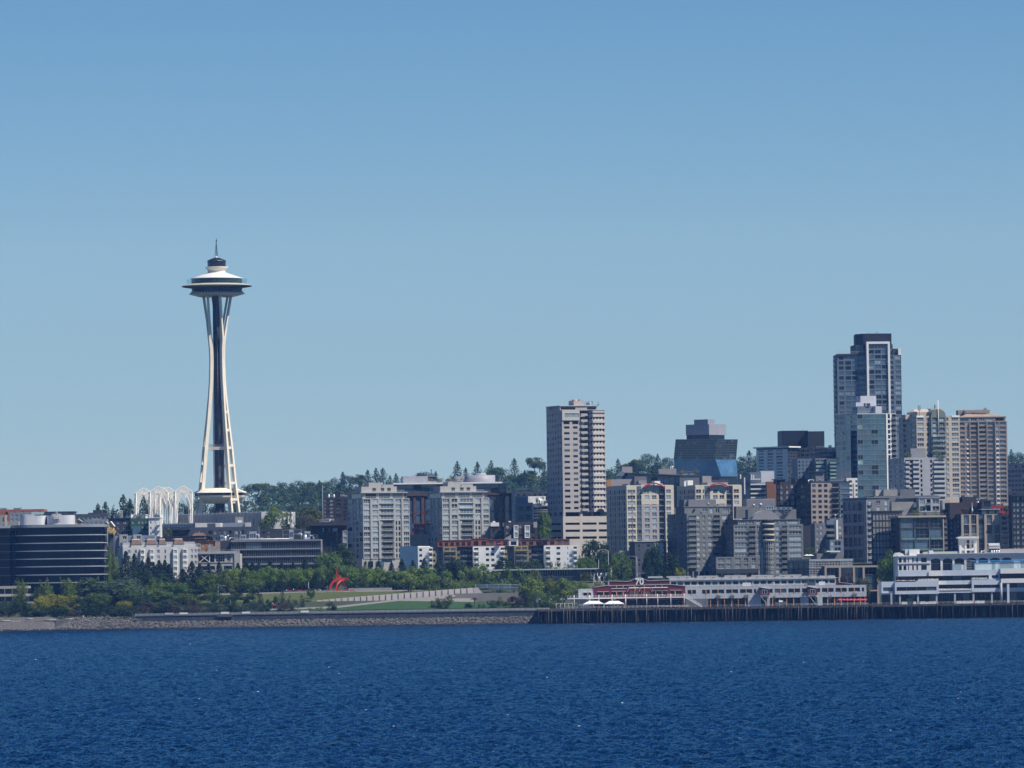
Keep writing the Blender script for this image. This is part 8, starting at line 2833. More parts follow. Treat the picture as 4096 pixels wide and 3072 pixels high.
# guard rails, tents and furniture on the piers
Dr=DP+.35
xq=lambda u,D=Dr:ZP('Q',u,830,D).x
rail('guard_rail','white framed guard rail along pier edge below the red shed front',[(xq(580),Dr,DECK_Z),(ZP('R',1120,560,Dr).x,Dr,DECK_Z)],1.05,2.0)
rail('guard_rail','thin grey guard rail along the pier edge before the grey shed flank',[(ZP('R',1160,540,Dr).x,Dr,DECK_Z),(PX1-.3,Dr,DECK_Z)],1.0,2.4,RAILM)
rail('guard_rail','low grey guard rail along the white terminal promenade',[(TX0+1,DP+2,DECK_Z),(TX1,DP+2,DECK_Z)],1.0,2.2,RAILM)
def tent(label,u0,u1):
 D=2767.0
 a,b=ZP('Q',u0,745,D),ZP('Q',u1,745,D)
 t=thing('marquee_tent',label,'tent',((a.x+b.x)/2,D+3,DECK_Z),'white marquee tents')
 ze,zp=a.z,ZP('Q',(u0+u1)/2,684,D).z
 w=b.x-a.x
 mb=MB()
 y0,y1=D,D+6
 cv=mat('tent_canvas',(.82,.82,.80),.7,.03)
 c0,c1=(a.x+w*.27,D+3),(b.x-w*.27,D+3)
 N=4
 def face(p,q,r,s):
  for k in range(N):
   t0,t1=k/N,(k+1)/N
   s0,s1=t0**1.25,t1**1.25
   A0,B0=Vector(p).lerp(Vector(s),t0),Vector(q).lerp(Vector(r),t0)
   A1,B1=Vector(p).lerp(Vector(s),t1),Vector(q).lerp(Vector(r),t1)
   A0 .z=B0 .z=lerp(ze,zp,s0);A1 .z=B1 .z=lerp(ze,zp,s1)
   mb.poly([A0,B0,B1,A1],cv)
 P0,P1,P2,P3=(a.x,y0,ze),(b.x,y0,ze),(b.x,y1,ze),(a.x,y1,ze)
 C0,C1=(*c0,zp),(*c1,zp)
 face(P0,P1,C1,C0);face(P2,P3,C0,C1);face(P1,P2,C1,C1);face(P3,P0,C0,C0)
 for p,q in((P0,P1),(P1,P2),(P2,P3),(P3,P0)):
  mb.poly([(p[0],p[1],ze-.35),(q[0],q[1],ze-.35),q,p],cv)
 mb.build('canopy',t)
 for x,y in((a.x+.1,y0+.1),(b.x-.1,y0+.1),(b.x-.1,y1-.1),(a.x+.1,y1-.1),((a.x+b.x)/2,y0+.1)):
  MB().tube((x,y,DECK_Z),(x,y,ze-.05),.06,WHITE,n=6).build('pole',t)
tent('left one of two white marquee tents before the red pier shed',1180,1640)
tent('right one of two white marquee tents before the red pier shed',1640,2085)
t=thing('pergola','open white frame pergola on the pier left of the tents','pergola',(xq(760),2768,DECK_Z))
zz=ZP('Q',760,742,2768).z
for x in(580,675,770,862,940):
 for y in(2766.5,2769.5):
  MB().tube((xq(x),y,DECK_Z),(xq(x),y,zz),.07,WHITE,n=5).build('post',t)
mb=MB()
for y in(2766.5,2769.5):
 mb.box(((xq(580)+xq(940))/2,y,zz),(xq(945)-xq(575),.12,.15),WHITE)
for x in range(580,950,30):
 mb.box((xq(x),2768,zz+.152),(.08,3.4,.1),WHITE)
mb.build('top_frame',t)
def lamp(label,x,y,z,h,arms=1,m=FR_D,banner=None,cat='street lamp',grp='promenade lamps'):
 t=thing('street_lamp',label,cat,(x,y,z),grp)
 lp=MB().tube((x,y,z),(x,y,z+h),.10,m,.06,6).box((x,y,z),(.3,.3,.5),m).build('lamp_post',t)
 for k in range(arms):
  s_=1 if k==0 else-1
  mb=MB().tube((x,y,z+h*.84),(x+.75*s_,y,z+h*.84),.05,m,n=5)
  mb.lathe((x+.75*s_,y,z+h*.84-.55),[(.01,0),(.34,.05),(.30,.3),(.1,.55)],LGREY,10)
  mb.build('lamp_head',lp)
 if banner:
  MB().box((x-.55,y,z+h*.55),(.85,.05,h*.26),banner).build('banner',lp)
BLUEB=mat('blue_banner',(.10,.22,.42),.7,.08)
for lb,u,arms,bn in(('lamp post with blue banner near the left end of the pier',180,1,BLUEB),('slim lamp post just right of the blue banner post',440,1,None),('two armed lamp post at the pergola left end',722,2,None),('lamp post standing before the left tent',1292,2,None),('lamp post standing before the right tent',1842,2,None)):
 lamp(lb,xq(u,2764),2764,DECK_Z,ZP('Q',u,590,2764).z-DECK_Z,arms,GREYB,bn)
for lb,z_,u,v in(('dark lamp post before the maroon shed front, right of its stairs top','R',720,300),('lamp post at the foot of the white stair','R',1420,345),('lamp post with dark banner left of the left red bay','S',440,330),('lamp post between the two red bays, nearer the left','S',708,318),('lamp post with dark banner left of the right red bay','S',942,335),('lamp post with dark banner right of the right red bay','S',1428,330),('lamp post before the right part of grey shed flank','S',1650,310)):
 x=ZP(z_,u,400,2764.5).x
 lamp(lb,x,2764.5,DECK_Z,ZP(z_,u,v,2764.5).z-DECK_Z,2,DKMET,SLATE if 'banner' in lb else None)
for k,u in enumerate((1590,1655,1720,1785,1850,1915,1980,2030)):
 p=ZP('S',u,432,2769)
 t=thing('parasol',('red cafe parasol, %s from left of the row before the grey shed right end'%('first','second','third','fourth','fifth','sixth','seventh','eighth')[k]),'parasol',(p.x,2769,DECK_Z),'red cafe parasols')
 MB().lathe((p.x,2769,p.z-.35),[(1.45,0),(1.38,.05),(.05,.75)],mat('pink_red_canvas',(.62,.045,.07),.7,.05),8,smooth=False).build('canopy',t)
 MB().tube((p.x,2769,DECK_Z),(p.x,2769,p.z+.35),.05,STEEL,n=5).build('pole',t)
for k,(u,z_)in enumerate(((545,'S'),)):
 p=ZP(z_,u,500,2765)
 t=thing('motor_boat','small white motor boat stored on the pier under the shed','boat',(p.x,2766,DECK_Z+.9),None,.1)
 L,wd=5.2,.95
 sec=[]
 for i in range(9):
  f=i/8
  x=(f-.5)*L
  w=wd*(1-max(0,(f-.45)/.55)**2.2)
  sec.append([(x,-w,.9+.25*f),(x,-w*.8,.3),(x,0,0.0+.35*max(0,f-.7)/.3),(x,w*.8,.3),(x,w,.9+.25*f)])
 mb=MB()
 for a,b in zip(sec,sec[1:]):
  for i in range(4):
   mb.poly([a[i+1],a[i],b[i],b[i+1]],WHITE,True)
  mb.poly([a[0],a[4],b[4],b[0]][::-1],LGREY)
 mb.poly(sec[0],WHITE)
 lnk('hull',mb.mesh('hull',weld=True),t)
 lnk('cabin',MB().prism([(-.9,-.6),(.9,-.45),(.9,.45),(-.9,.6)],.95,1.75,WHITE).mesh('cabin'),t)
 lnk('windscreen',MB().prism([(.92,-.44),(1.25,-.3),(1.25,.3),(.92,.44)],1.0,1.5,G1).mesh('windscreen'),t)
 lnk('outboard_motor',MB().box((-2.8,0,.3),(.4,.4,1.1),DKMET).mesh('outboard_motor'),t)
 MB().box((0,0,0),(.2,1.6,.9),PILE)
 cr=MB()
 for dx in(-1.5,1.2):
  cr.box((dx,0,-.9),(.25,1.6,1.1),DECKM)
 lnk('cradle',cr.mesh('cradle'),t)
# seawall, its mesh rail, and signs
SW_D=2801.0
SWX0,SWX1=ZP('A',1362,1420,SW_D).x,PX0+6
SWZ1=ZP('B',900,1408,SW_D).z
SWZ0=ZP('B',900,1460,SW_D).z
t=thing('seawall','long dark concrete seawall above the riprap, from shrubs to the pier','wall',((SWX0+SWX1)/2,SW_D,-3))
MB().box(((SWX0+SWX1)/2,SW_D+.6,-3),(SWX1-SWX0,1.2,SWZ1+3),SEAW).build('wall_face',t)
MB().box(((SWX0+SWX1)/2,SW_D+.6,SWZ1),(SWX1-SWX0+.4,1.7,.22),mat('seawall_cap',(.16,.17,.18),.9,.15)).build('cap',t)
lx0,lx1=ZP('B',672,1410,SW_D).x,ZP('B',830,1410,SW_D).x
MB().box(((lx0+lx1)/2,SW_D-.5,SWZ1-.85),(lx1-lx0,1.0,.9),DECKM).build('lookout_ledge',t)
MB().box(((SWX0+SWX1)/2,SW_D+9,SWZ1-.6),(SWX1-SWX0,15.6,.6),mat('promenade_paving',(.28,.27,.26),.9,.12,.6)).build('promenade',t)
rail('guard_rail','long wire mesh guard rail with posts along the seawall promenade',[(SWX0,SW_D+.3,SWZ1+.22),(SWX1,SW_D+.3,SWZ1+.22)],1.1,2.55,RAILM,MESHR)
for k,(z_,u0,u1,v0,v1,lb)in enumerate((('A',1658,1742,1385,1405,'leftmost pale banner on the seawall rail, slightly see-through'),('B',297,380,1382,1402,'white banner on the seawall rail, second from left'),('B',715,795,1376,1397,'white banner on the seawall rail above the lookout ledge'),('B',925,1008,1374,1394,'white banner on the seawall rail right of the lookout ledge'),('B',1515,1597,1363,1384,'rightmost white banner on the seawall rail, below the grass slope'))):
 a,b=ZP(z_,u0,v1,SW_D+.15),ZP(z_,u1,v0,SW_D+.15)
 o=MB().box(((a.x+b.x)/2,SW_D+.15,a.z),(b.x-a.x,.05,b.z-a.z),WHITE if k else mat('worn_banner',(.52,.53,.53),.8,.25,2)).build('banner')
 tag(o,lb,'banner','banners on the seawall rail')
# riprap, beach and logs
def shore_profile(x):
 """top height and depth of the rock slope"""
 return 2788.6,SW_D-.3
rr=random.Random(3)
ICO=[]
phi=(1+5**.5)/2
for a,b in((1,phi),(-1,phi),(1,-phi),(-1,-phi)):
 ICO+=[(0,a,b),(a,b,0),(b,0,a)]
ICO=[Vector(v).normalized()for v in ICO]
IF=[(i,j,k)for i in range(12)for j in range(i+1,12)for k in range(j+1,12)if all((ICO[a]-ICO[b]).length<1.2 for a,b in((i,j),(j,k),(i,k)))]
rk=MB()
def rock(c,r,m):
 rot=Matrix.Rotation(rr.uniform(0,6.28),3,Vector((rr.uniform(-1,1),rr.uniform(-1,1),rr.uniform(-1,1))).normalized())
 sc=Vector((rr.uniform(.8,1.5),rr.uniform(.7,1.1),rr.uniform(.55,.95)))*r
 vs=[]
 for v in ICO:
  w=rot@(v*rr.uniform(.75,1.1))
  vs.append(c+Vector((w.x*sc.x,w.y*sc.y,w.z*sc.z)))
 for i,j,k in IF:
  a,b,d=vs[i],vs[j],vs[k]
  n_=(b-a).cross(d-a)
  rk.poly([a,b,d]if n_.dot((a+b+d)/3-c)>0 else[a,d,b],m)
BX0=ZP('A',-400,1500,2797).x
BXM=ZP('A',560,1520,2797).x
for k in range(4300):
 x=rr.uniform(BXM+rr.uniform(-3,5),PX0+3)if k>500 else rr.uniform(BXM-2,BXM+20)
 s_=rr.random()
 left=x<SWX0+3
 ztop=SWZ0+.1 if not left else lerp(ZP('A',640,1460,2800).z,6.1,min(1,max(0,(x-BXM)/8)))
 y=lerp(2789.6,SW_D-.4 if not left else 2804,s_)
 z=lerp(-.3,ztop-.2,s_)
 rock(Vector((x,y,z)),rr.uniform(.24,.56),ROCKW if z<.55 else ROCKM)
for k in range(520):
 x=rr.uniform(BX0,BXM+6)
 rock(Vector((x,rr.uniform(2789.4,2791.6),rr.uniform(-.2,.75))),rr.uniform(.22,.45),ROCKW if rr.random()<.6 else ROCKM)
o=rk.build('riprap_boulders')
o['kind']='stuff'
o['label']='grey riprap boulders heaped along the shore'
struct(sheet('rock_slope',rng(BXM,PX0+4,44),[2789.2,2795,SW_D-.1,2806],lambda x,y:pw(y,[(2789,-1.2),(2800.9,(SWZ0-.5 if x>SWX0 else 4.6)),(2806,4.8)]),ROCKW))
zb1=ZP('A',300,1478,2800).z
struct(sheet('beach',[BX0-300]+rng(BX0-20,BXM+6,34),[2788.8,2791,2800,2807,2812],lambda x,y:-2.2*max(0,(x-BXM+4)/10)+pw(y,[(2788.8,-.4),(2791,.9),(2800,zb1),(2807,zb1+1.0),(2812,zb1+2.2)]),BEACH))
for k,(u0,v0,u1,v1,r_,lb)in enumerate(((-40,1470,105,1468,.32,'long bleached driftwood log at the left edge of beach'),(20,1476,210,1471,.25,'pale thin driftwood log lying along the upper beach, left'),(260,1450,330,1448,.35,'short pale driftwood log at mid beach top'),(340,1473,600,1468,.2,'dark long driftwood log above the bare gravel'),(440,1462,560,1456,.3,'reddish driftwood log under dark shrubs'),(620,1452,740,1448,.28,'driftwood log at the start of the riprap'),(1130,1466,1300,1464,.22,'pale driftwood log stranded on the riprap before the seawall'),(0,1440,30,1455,.3,'tilted driftwood stump at the left edge'))):
 a,b=ZP('A',u0,v0,2801.5),ZP('A',u1,v1,2801)
 o=MB().tube(a,b,r_,LOGM if k!=3 else DECKM,r_*.75,7).build('driftwood_log')
 tag(o,lb,'log','driftwood logs on the beach')
# lawns, path and retaining wall of the park
def patch(name,pts,m,rise=0.0):
 me=bpy.data.meshes.new(name)
 me.from_pydata([tuple(p)for p in pts],[],[tuple(range(len(pts)))])
 me.materials.append(m)
 o=bpy.data.objects.new(name,me)
 COL.objects.link(o)
 return struct(o)
def strip_sheet(name,lower,upper,m,n=24):
 """sheet between two polylines of points"""
 def samp(pl,t):
  k=t*(len(pl)-1)
  i=min(int(k),len(pl)-2)
  return Vector(pl[i]).lerp(Vector(pl[i+1]),k-i)
 v,f=[],[]
 for j in range(5):
  for i in range(n+1):
   v.append(tuple(samp(lower,i/n).lerp(samp(upper,i/n),j/4)))
 for j in range(4):
  for i in range(n):
   a=j*(n+1)+i
   f.append((a,a+1,a+n+2,a+n+1))
 me=bpy.data.meshes.new(name)
 me.from_pydata(v,[],f)
 me.materials.append(m)
 o=bpy.data.objects.new(name,me)
 COL.objects.link(o)
 return struct(o)
C_=lambda u,v,D:ZP('C',u,v,D)
strip_sheet('lower_lawn',[C_(-300,1622,2818),C_(200,1612,2818),C_(1000,1602,2818),C_(2100,1588,2818),C_(2300,1588,2818)],[C_(-300,1606,2822),C_(340,1592,2826),C_(1000,1517,2850),C_(1750,1527,2852),C_(2300,1530,2852)],LAWN2)
strip_sheet('gravel_path',[C_(-300,1607,2821.5),C_(340,1593,2825.8),C_(1000,1518,2849.8),C_(1750,1528,2851.8)],[C_(-300,1598,2826),C_(340,1572,2836),C_(1000,1500,2859),C_(1750,1440,2862)],GRAVEL)
strip_sheet('upper_lawn',[C_(-2300,1560,2861),C_(-1200,1542,2861),C_(-500,1532,2861),C_(0,1530,2861),C_(350,1502,2863.5),C_(700,1470,2863.5),C_(1060,1441,2863.5),C_(1900,1390,2864)],[C_(-2300,1486,2885),C_(-1200,1470,2884),C_(-500,1448,2886),C_(0,1434,2886),C_(350,1428,2886),C_(700,1424,2886),C_(1060,1419,2886),C_(1900,1385,2880)],LAWN1,30)
strip_sheet('terrace_path',[C_(-1200,1470,2886),C_(0,1434.5,2886),C_(1060,1419.5,2886),C_(1500,1418,2886)],[C_(-1200,1455,2898),C_(0,1424,2898),C_(1060,1408,2898),C_(1500,1410,2898)],GRAVEL)
t=thing('retaining_wall','pale concrete retaining wall of tall panels climbing the grass slope','wall',tuple(C_(900,1560,2862)))
pn=mat('precast_panel',(.54,.49,.46),.85,.08,.5)
N=27
for k in range(N):
 f0,f1=(k+.03)/N,(k+.97)/N
 u0,u1=lerp(45,1745,f0),lerp(45,1745,f1)
 um=(u0+u1)/2
 vt=pw(um,[(45,1525),(350,1495),(700,1465),(1050,1438),(1400,1410),(1745,1384)])
 vb=pw(um,[(45,1582),(350,1555),(700,1525),(1050,1497),(1400,1468),(1745,1440)])
 a,b=C_(u0,vb+12,2862),C_(u1,vt,2862)
 rz=0.12
 MB().box(((a.x+b.x)/2,2862.3,a.z-1.0),(b.x-a.x,.4,b.z-a.z+1.0),pn,rz).build('wall_panel',t)
mb=MB()
p=[C_(1748,1384,2862.3),C_(1790,1384,2862.3),C_(1840,1442,2862.3),C_(1748,1444,2862.3)]
mb.poly(p[::-1],pn);mb.poly([x+Vector((0,.4,0))for x in p],pn)
mb.poly([p[0],p[0]+Vector((0,.4,0)),p[1]+Vector((0,.4,0)),p[1]],pn);mb.poly([p[1],p[1]+Vector((0,.4,0)),p[2]+Vector((0,.4,0)),p[2]],pn)
mb.build('end_panel',t)
t=thing('concrete_wall','plain grey concrete wall right of the panel wall, under a glass fence','wall',tuple(C_(1900,1500,2856)))
p=[C_(1560,1470,2856),C_(2230,1430,2856),C_(2230,1560,2856),C_(1560,1560,2856)]
MB().prism([(p[0].x,2856),(p[1].x,2856),(p[1].x,2857),(p[0].x,2857)],p[2].z-2,p[1].z-.2,mat('smooth_concrete',(.235,.22,.21),.9,.07,.15)).build('wall_face',t)
a,b=ZP('D',258,1410,2866),ZP('D',720,1412,2866)
rail('glass_fence','tall glass fence with white posts above the plain concrete wall',[(a.x,2866,a.z),(b.x,2866,b.z)],ZP('D',258,1350,2866).z-a.z,6.2,mat('fence_frame',(.5,.58,.6),.5,.1),mat('fence_glass',(.10,.14,.16),.2,.2,.4,.5),'fence')
a,b=ZP('D',700,1332,2890),ZP('D',1590,1320,2890)
rail('guard_rail','white post and rail fence with small lights behind the round trees',[(a.x,2890,a.z-3.2),(b.x,2890,b.z-3.2)],3.2,7.4,LGREY,None,'fence',1)
a,b=ZP('D',1215,1330,2893),ZP('D',1560,1325,2893)
o=MB().box(((a.x+b.x)/2,2894,a.z-8),(b.x-a.x,.6,7.4),BRNB).build('brick_wall')
tag(o,'brown wall behind the white post fence, left of the shed','wall')
# park pavilion
def pavilion():
 D=2925
 q=bq('D',None,690,1226,1215,D,0,14)
 g=gnd(q)
 B=Bld('park_pavilion','low glass pavilion with a long thin white roof at the park edge','pavilion',cen(q,g))
 zt_=zt('D',1000,1206,D)
 zb=zt('D',1000,1272,D)
 B.fac(q[0],q[1],zb,zt_,1,rep(22,'d1',.88),LGREY,.02,.98)
 B.fac(q[1],q[2],zb-6,zt_,0,(),MIDG);B.fac(q[2],q[3],zb-6,zt_,0,(),MIDG);B.fac(q[3],q[0],zb-6,zt_,0,(),MIDG)
 B.fac(q[0],q[1],zb-8,zb,2,rep(12,'d2',.8),CONC,.3,.7,part='lower_wall')
 A,C=off(q[0],q[1],1.2)
 B.part('balcony_edge').prism([A,C+(C-A)*.05,q[1],q[0]],zb-.25,zb+.1,LGREY,bottom=True)
 x0,x1=ZP('D',265,1210,D).x,ZP('D',1628,1195,D).x
 mb=MB()
 mb.prism([(x0,D-3),(x1,D-3),(x1,D+15),(x0,D+15)],zt_,zt_+.55,mat('pavilion_roof',(.52,.55,.58),.4,.05),bottom=True)
 B.sep('thin_roof',mb)
 for u in(1315,1417,1515):
  x=ZP('D',u,1250,D).x
  B.sep('roof_post',MB().tube((x,D-2,zt('D',u,1300,D)-1),(x,D-2,zt_),.2,LGREY,n=8))
 xe=ZP('D',1622,1250,D).x
 B.sep('end_blade',MB().box((xe,D+4,zt('D',1622,1297,D)-1),(.9,13,zt_-zt('D',1622,1297,D)+1),WHITE))
 B.part('dark_core').prism([(ZP('D',1226,1250,D).x+.1,D+3),(ZP('D',1310,1250,D).x,D+3),(ZP('D',1310,1250,D).x,D+12),(ZP('D',1226,1250,D).x+.1,D+12)],zb-6,zt_,MIDG)
 B.part('wing_wall').prism([(x0,D+2),(q[0].x,D+2),(q[0].x,D+12),(x0,D+12)],zb-6,zt_-.6,MIDG)
 B.done()
pavilion()
# abstract red sculpture, chairs and people on the terrace
def arc_fin(mb,p0,p1,p2,w0,w1,th,m,n=14):
 """curved blade from p0 over p1 to p2 (quadratic), width w0 to w1"""
 p0,p1,p2=Vector(p0),Vector(p1),Vector(p2)
 ring=[]
 for k in range(n+1):
  t=k/n
  p=p0*(1-t)**2+p1*2*t*(1-t)+p2*t*t
  d=((p1-p0)*(1-t)+(p2-p1)*t).normalized()
  s=d.cross(Vector((0,1,0))).normalized()
  w=lerp(w0,w1,t)*(1+.35*math.sin(math.pi*t))
  y=Vector((0,th/2,0))
  ring.append([p-s*w/2-y,p+s*w/2-y,p+s*w/2+y,p-s*w/2+y])
 for a,b in zip(ring,ring[1:]):
  for i in range(4):
   j=(i+1)%4
   mb.poly([a[i],a[j],b[j],b[i]],m)
   mb.poly([a[i],b[i],b[j],a[j]],m)if False else None
 mb.poly(ring[0][::-1],m);mb.poly(ring[-1],m)
SC=mat('red_sculpture_paint',(.50,.03,.022),.45,.08)
D=2889.5
pz=lambda u,v,d=0:ZP('P',u,v,D+d)
gz=pz(1400,697).z
t=thing('sculpture','tall abstract red steel sculpture with curved legs and a spike on the park terrace','sculpture',(pz(1520,697).x,D,gz))
for nm,a,b,c,w0,w1,dd in(('leg',(1310,697),(1345,440),(1560,400),.4,1.2,-1.5),('leg',(1466,697),(1468,450),(1640,435),.35,1.05,-3.2),('leg',(1712,695),(1640,500),(1545,420),.25,.8,3.0)):
 mb=MB()
 p0,p1,p2=pz(*a,dd),pz(*b,dd*.5),pz(*c,0)
 p0 .z=gz
 arc_fin(mb,p0,p1,p2,w0,w1,.28,SC)
 mb.build(nm,t)
mb=MB();arc_fin(mb,pz(1530,440),pz(1690,370),pz(1785,458),1.3,.12,.28,SC);mb.build('wing',t)
mb=MB();arc_fin(mb,pz(1515,425),pz(1478,330),pz(1460,175),1.15,.08,.28,SC);mb.build('spike',t)
chairm=mat('red_chair_paint',(.45,.03,.03),.5,.1)
def chair(x,y,z,lb):
 t=thing('garden_chair',lb,'chair',(x,y,z),'red chairs along the terrace')
 lnk('seat',CH[0],t);lnk('backrest',CH[1],t)
 for k in range(4):
  lnk('leg',CH[2],t,((-.2,.2)[k%2],(-.2,.2)[k//2],0))
CH=(MB().box((0,0,.42),(.5,.5,.06),chairm).mesh('seat'),MB().box((0,.24,.48),(.5,.05,.5),chairm).mesh('backrest'),MB().box((0,0,0),(.05,.05,.42),chairm).mesh('leg'))
ordn='first second third fourth fifth sixth seventh eighth ninth tenth eleventh twelfth thirteenth fourteenth fifteenth sixteenth seventeenth eighteenth nineteenth twentieth'.split()
cu=[405,430,445,622,640,672,690,808,820,1275,1375,1505,1537,1568,1600,1632,1755,1785,1815,1848]
for k,u in enumerate(cu):
 p=pz(u,697)
 chair(p.x,D-1.5,ZP('P',u,705,D-1.5).z,'%s red garden chair from the left in the terrace row'%ordn[k])
SKIN=mat('skin',(.45,.28,.20),.6,.05)
def figure(lb,x,y,z,shirt,trousers,pose='stand',rz=0.0):
 """one continuous body grown from a skinned skeleton"""
 vs={'pelvis':(0,0,.95),'chest':(0,.0,1.25),'neck':(0,0,1.48),'head':(0,-.01,1.60),'top':(0,-.01,1.73),'ls':(-.19,0,1.42),'le':(-.26,.02,1.14),'lh':(-.25,-.08,.90),'rs':(.19,0,1.42),'re':(.26,.02,1.14),'rh':(.25,-.08,.90),'lhip':(-.10,0,.90),'lk':(-.12,-.03,.49),'la':(-.12,.03,.07),'lt':(-.12,-.14,.03),'rhip':(.10,0,.90),'rk':(.12,-.03,.49),'ra':(.12,.03,.07),'rt':(.12,-.14,.03)}
 if pose=='walk':
  vs.update(lk=(-.11,-.16,.50),la=(-.11,-.26,.10),lt=(-.11,-.42,.06),rk=(.11,.06,.49),ra=(.11,.26,.10),rt=(.11,.12,.03),lh=(-.24,.12,.92),rh=(.24,-.22,.95))
 if pose=='sit':
  off_=-.45
  vs={k:(a,b,c+off_)for k,(a,b,c)in vs.items()}
  vs.update(lk=(-.13,-.42,.50),la=(-.13,-.45,.08),lt=(-.13,-.6,.03),rk=(.13,-.42,.50),ra=(.13,-.45,.08),rt=(.13,-.6,.03),lh=(-.15,-.3,.62),rh=(.15,-.3,.62))
 rad=dict(pelvis=.15,chest=.16,neck=.06,head=.10,top=.08,ls=.075,le=.045,lh=.04,rs=.075,re=.045,rh=.04,lhip=.095,lk=.06,la=.045,lt=.035,rhip=.095,rk=.06,ra=.045,rt=.035)
 names=list(vs)
 ed=[('pelvis','chest'),('chest','neck'),('neck','head'),('head','top'),('chest','ls'),('ls','le'),('le','lh'),('chest','rs'),('rs','re'),('re','rh'),('pelvis','lhip'),('lhip','lk'),('lk','la'),('la','lt'),('pelvis','rhip'),('rhip','rk'),('rk','ra'),('ra','rt')]
 me=bpy.data.meshes.new('body')
 me.from_pydata([vs[n_]for n_ in names],[(names.index(a),names.index(b))for a,b in ed],[])
 o=bpy.data.objects.new('person',me)
 COL.objects.link(o)
 o.modifiers.new('skin','SKIN');o.modifiers.new('smooth','SUBSURF').levels=1
 sk=me.skin_vertices[0].data
 for i,n_ in enumerate(names):
  sk[i].radius=(rad[n_],rad[n_])
  sk[i].use_root=n_=='pelvis'
 dg=bpy.context.evaluated_depsgraph_get()
 m2=bpy.data.meshes.new_from_object(o.evaluated_get(dg))
 bpy.data.objects.remove(o)
 m2 .materials.clear()
 hair=mat('dark_hair',(.03,.022,.018),.8,.1)
 for m in(trousers,shirt,SKIN,hair):
  m2 .materials.append(m)
 hz=vs['neck'][2]
 for pl in m2 .polygons:
  c=pl.center
  pl.material_index=3 if c.z>hz+.18 or(c.z>hz+.06 and c.y>.03)else 2 if c.z>hz-.02 or(abs(c.x)>.2 and c.z<vs['le'][2]-.03 and c.z>.45)else 1 if c.z>vs['pelvis'][2]+.06 else 0
  pl.use_smooth=True
 o=bpy.data.objects.new('person',m2)
 COL.objects.link(o)
 o.location=(x,y,z);o.rotation_euler=(0,0,rz)
 tag(o,lb,'person')
SHW,SHT,SHB,SHD,SHR=WHITE,mat('tan_shirt',(.5,.38,.24),.8,.05),mat('blue_shirt',(.08,.14,.3),.8,.05),mat('dark_clothes',(.03,.03,.035),.8,.05),REDM
for u,lb,sh,tr,po,rz in((368,'person in white shirt seated at the left end of the terrace chairs',SHW,SHD,'sit',.4),(522,'person in pale top standing behind the left terrace chairs',SHW,SHD,'stand',0),(555,'person in dark clothes beside the pale topped one on the terrace',SHD,SHD,'sit',0),(770,'person in dark jacket sitting left of the lamp post on the terrace',SHD,SHB,'sit',.3),(1000,'person in bright white shirt right of the lamp post on the terrace',SHW,SHD,'sit',-.2),(1045,'person in pale blue sitting between white shirt and tan standing person',SHB,SHD,'sit',.2),(1088,'tall person in tan top and shorts standing left of the sculpture',SHT,SHT,'walk',1.0),(1125,'person in white and dark sitting just left of the sculpture',SHW,SHD,'sit',0),(1412,'person in grey standing between the sculpture legs',mat('grey_clothes',(.3,.3,.32),.8,.05),SHD,'stand',.3),(1870,'person in pale pink top right of the sculpture',mat('pink_top',(.6,.42,.38),.8,.05),SHD,'sit',0),(1910,'person in cream top at the right end of the terrace chairs',OWHITE,SHD,'sit',0)):
 p=pz(u,700)
 figure(lb,p.x,D-1.1,ZP('P',u,705,D-1.1).z,sh,tr,po,rz)
p=ZP('Q',1945,840,2766)
figure('person in white top walking under the right tent',p.x,2766,DECK_Z,SHW,SHD,'walk',1.4)
p=ZP('R',1512,520,2765.5)
figure('person in orange standing by an amber post before the grey shed',p.x,2765.5,DECK_Z,mat('orange_top',(.6,.25,.08),.8,.05),SHT,'stand',0)
p=ZP('A',838,1436,2806)
figure('person in white standing on the rocks below the dark shrubs',p.x,2806,p.z-.5,SHW,SHW,'stand',0)
a,b=pz(300,720),pz(1760,712)
rail('guard_rail','low posts and rail before the red terrace chairs',[(a.x,D-3,ZP('P',300,722,D-3).z),(b.x,D-3,ZP('P',1760,710,D-3).z)],1.0,4.0,LGREY)
a,b=pz(1735,655,6),pz(2700,640,6)
o=MB().box(((a.x+b.x)/2,D+6,a.z-1.2),(b.x-a.x,.5,1.9),CONC).build('low_wall')
tag(o,'low pale wall behind the terrace, right of the red sculpture','wall')
p=ZP('P',62,985,2825)
t=thing('red_marker','small round red marker on a white post among the shrubs','marker',(p.x,2825,p.z-2.2))
MB().lathe((p.x,2825,p.z-.75),[(.01,0),(.55,.35),(.6,.8),(.3,1.3),(.01,1.5)],SC,12).build('red_disc',t)
MB().tube((p.x-.3,2825.4,p.z-3.5),(p.x-.3,2825.4,p.z+1.0),.07,WHITE,n=6).build('post',t)
p=ZP('D',245,1500,2822)
g=ground(p.x,2822)
t=thing('disc_sculpture','dark post with a crown of dull red metal discs on the lower lawn','sculpture',(p.x,2822,g))
MB().tube((p.x,2822,g),(p.x,2822,p.z+.6),.16,DKMET,n=8).build('post',t)
dm=mat('dull_red_metal',(.13,.03,.035),.6,.2,1)
for k in range(13):
 a=2*math.pi*k/13
 rr_=1.7 if k%2 else .8
 c=Vector((p.x+rr_*math.cos(a),2822+rr_*math.sin(a),p.z+(.5 if k%2==0 else-.1)+.3*math.sin(3*a)))
 mb=MB().lathe(c,[(.01,-.14),(.5,-.05),(.5,.05),(.01,.14)],dm,10)
 mb.tube((p.x,2822,p.z-.6),c,.05,DKMET,n=4)
 mb.build('red_disc',t)
p=ZP('D',1515,1255,2908)
g=ground(p.x,2908)
t=thing('metal_tree','leafless silvery metal tree before the pavilion end','sculpture',(p.x,2908,g))
rt=random.Random(8)
tr=MB()
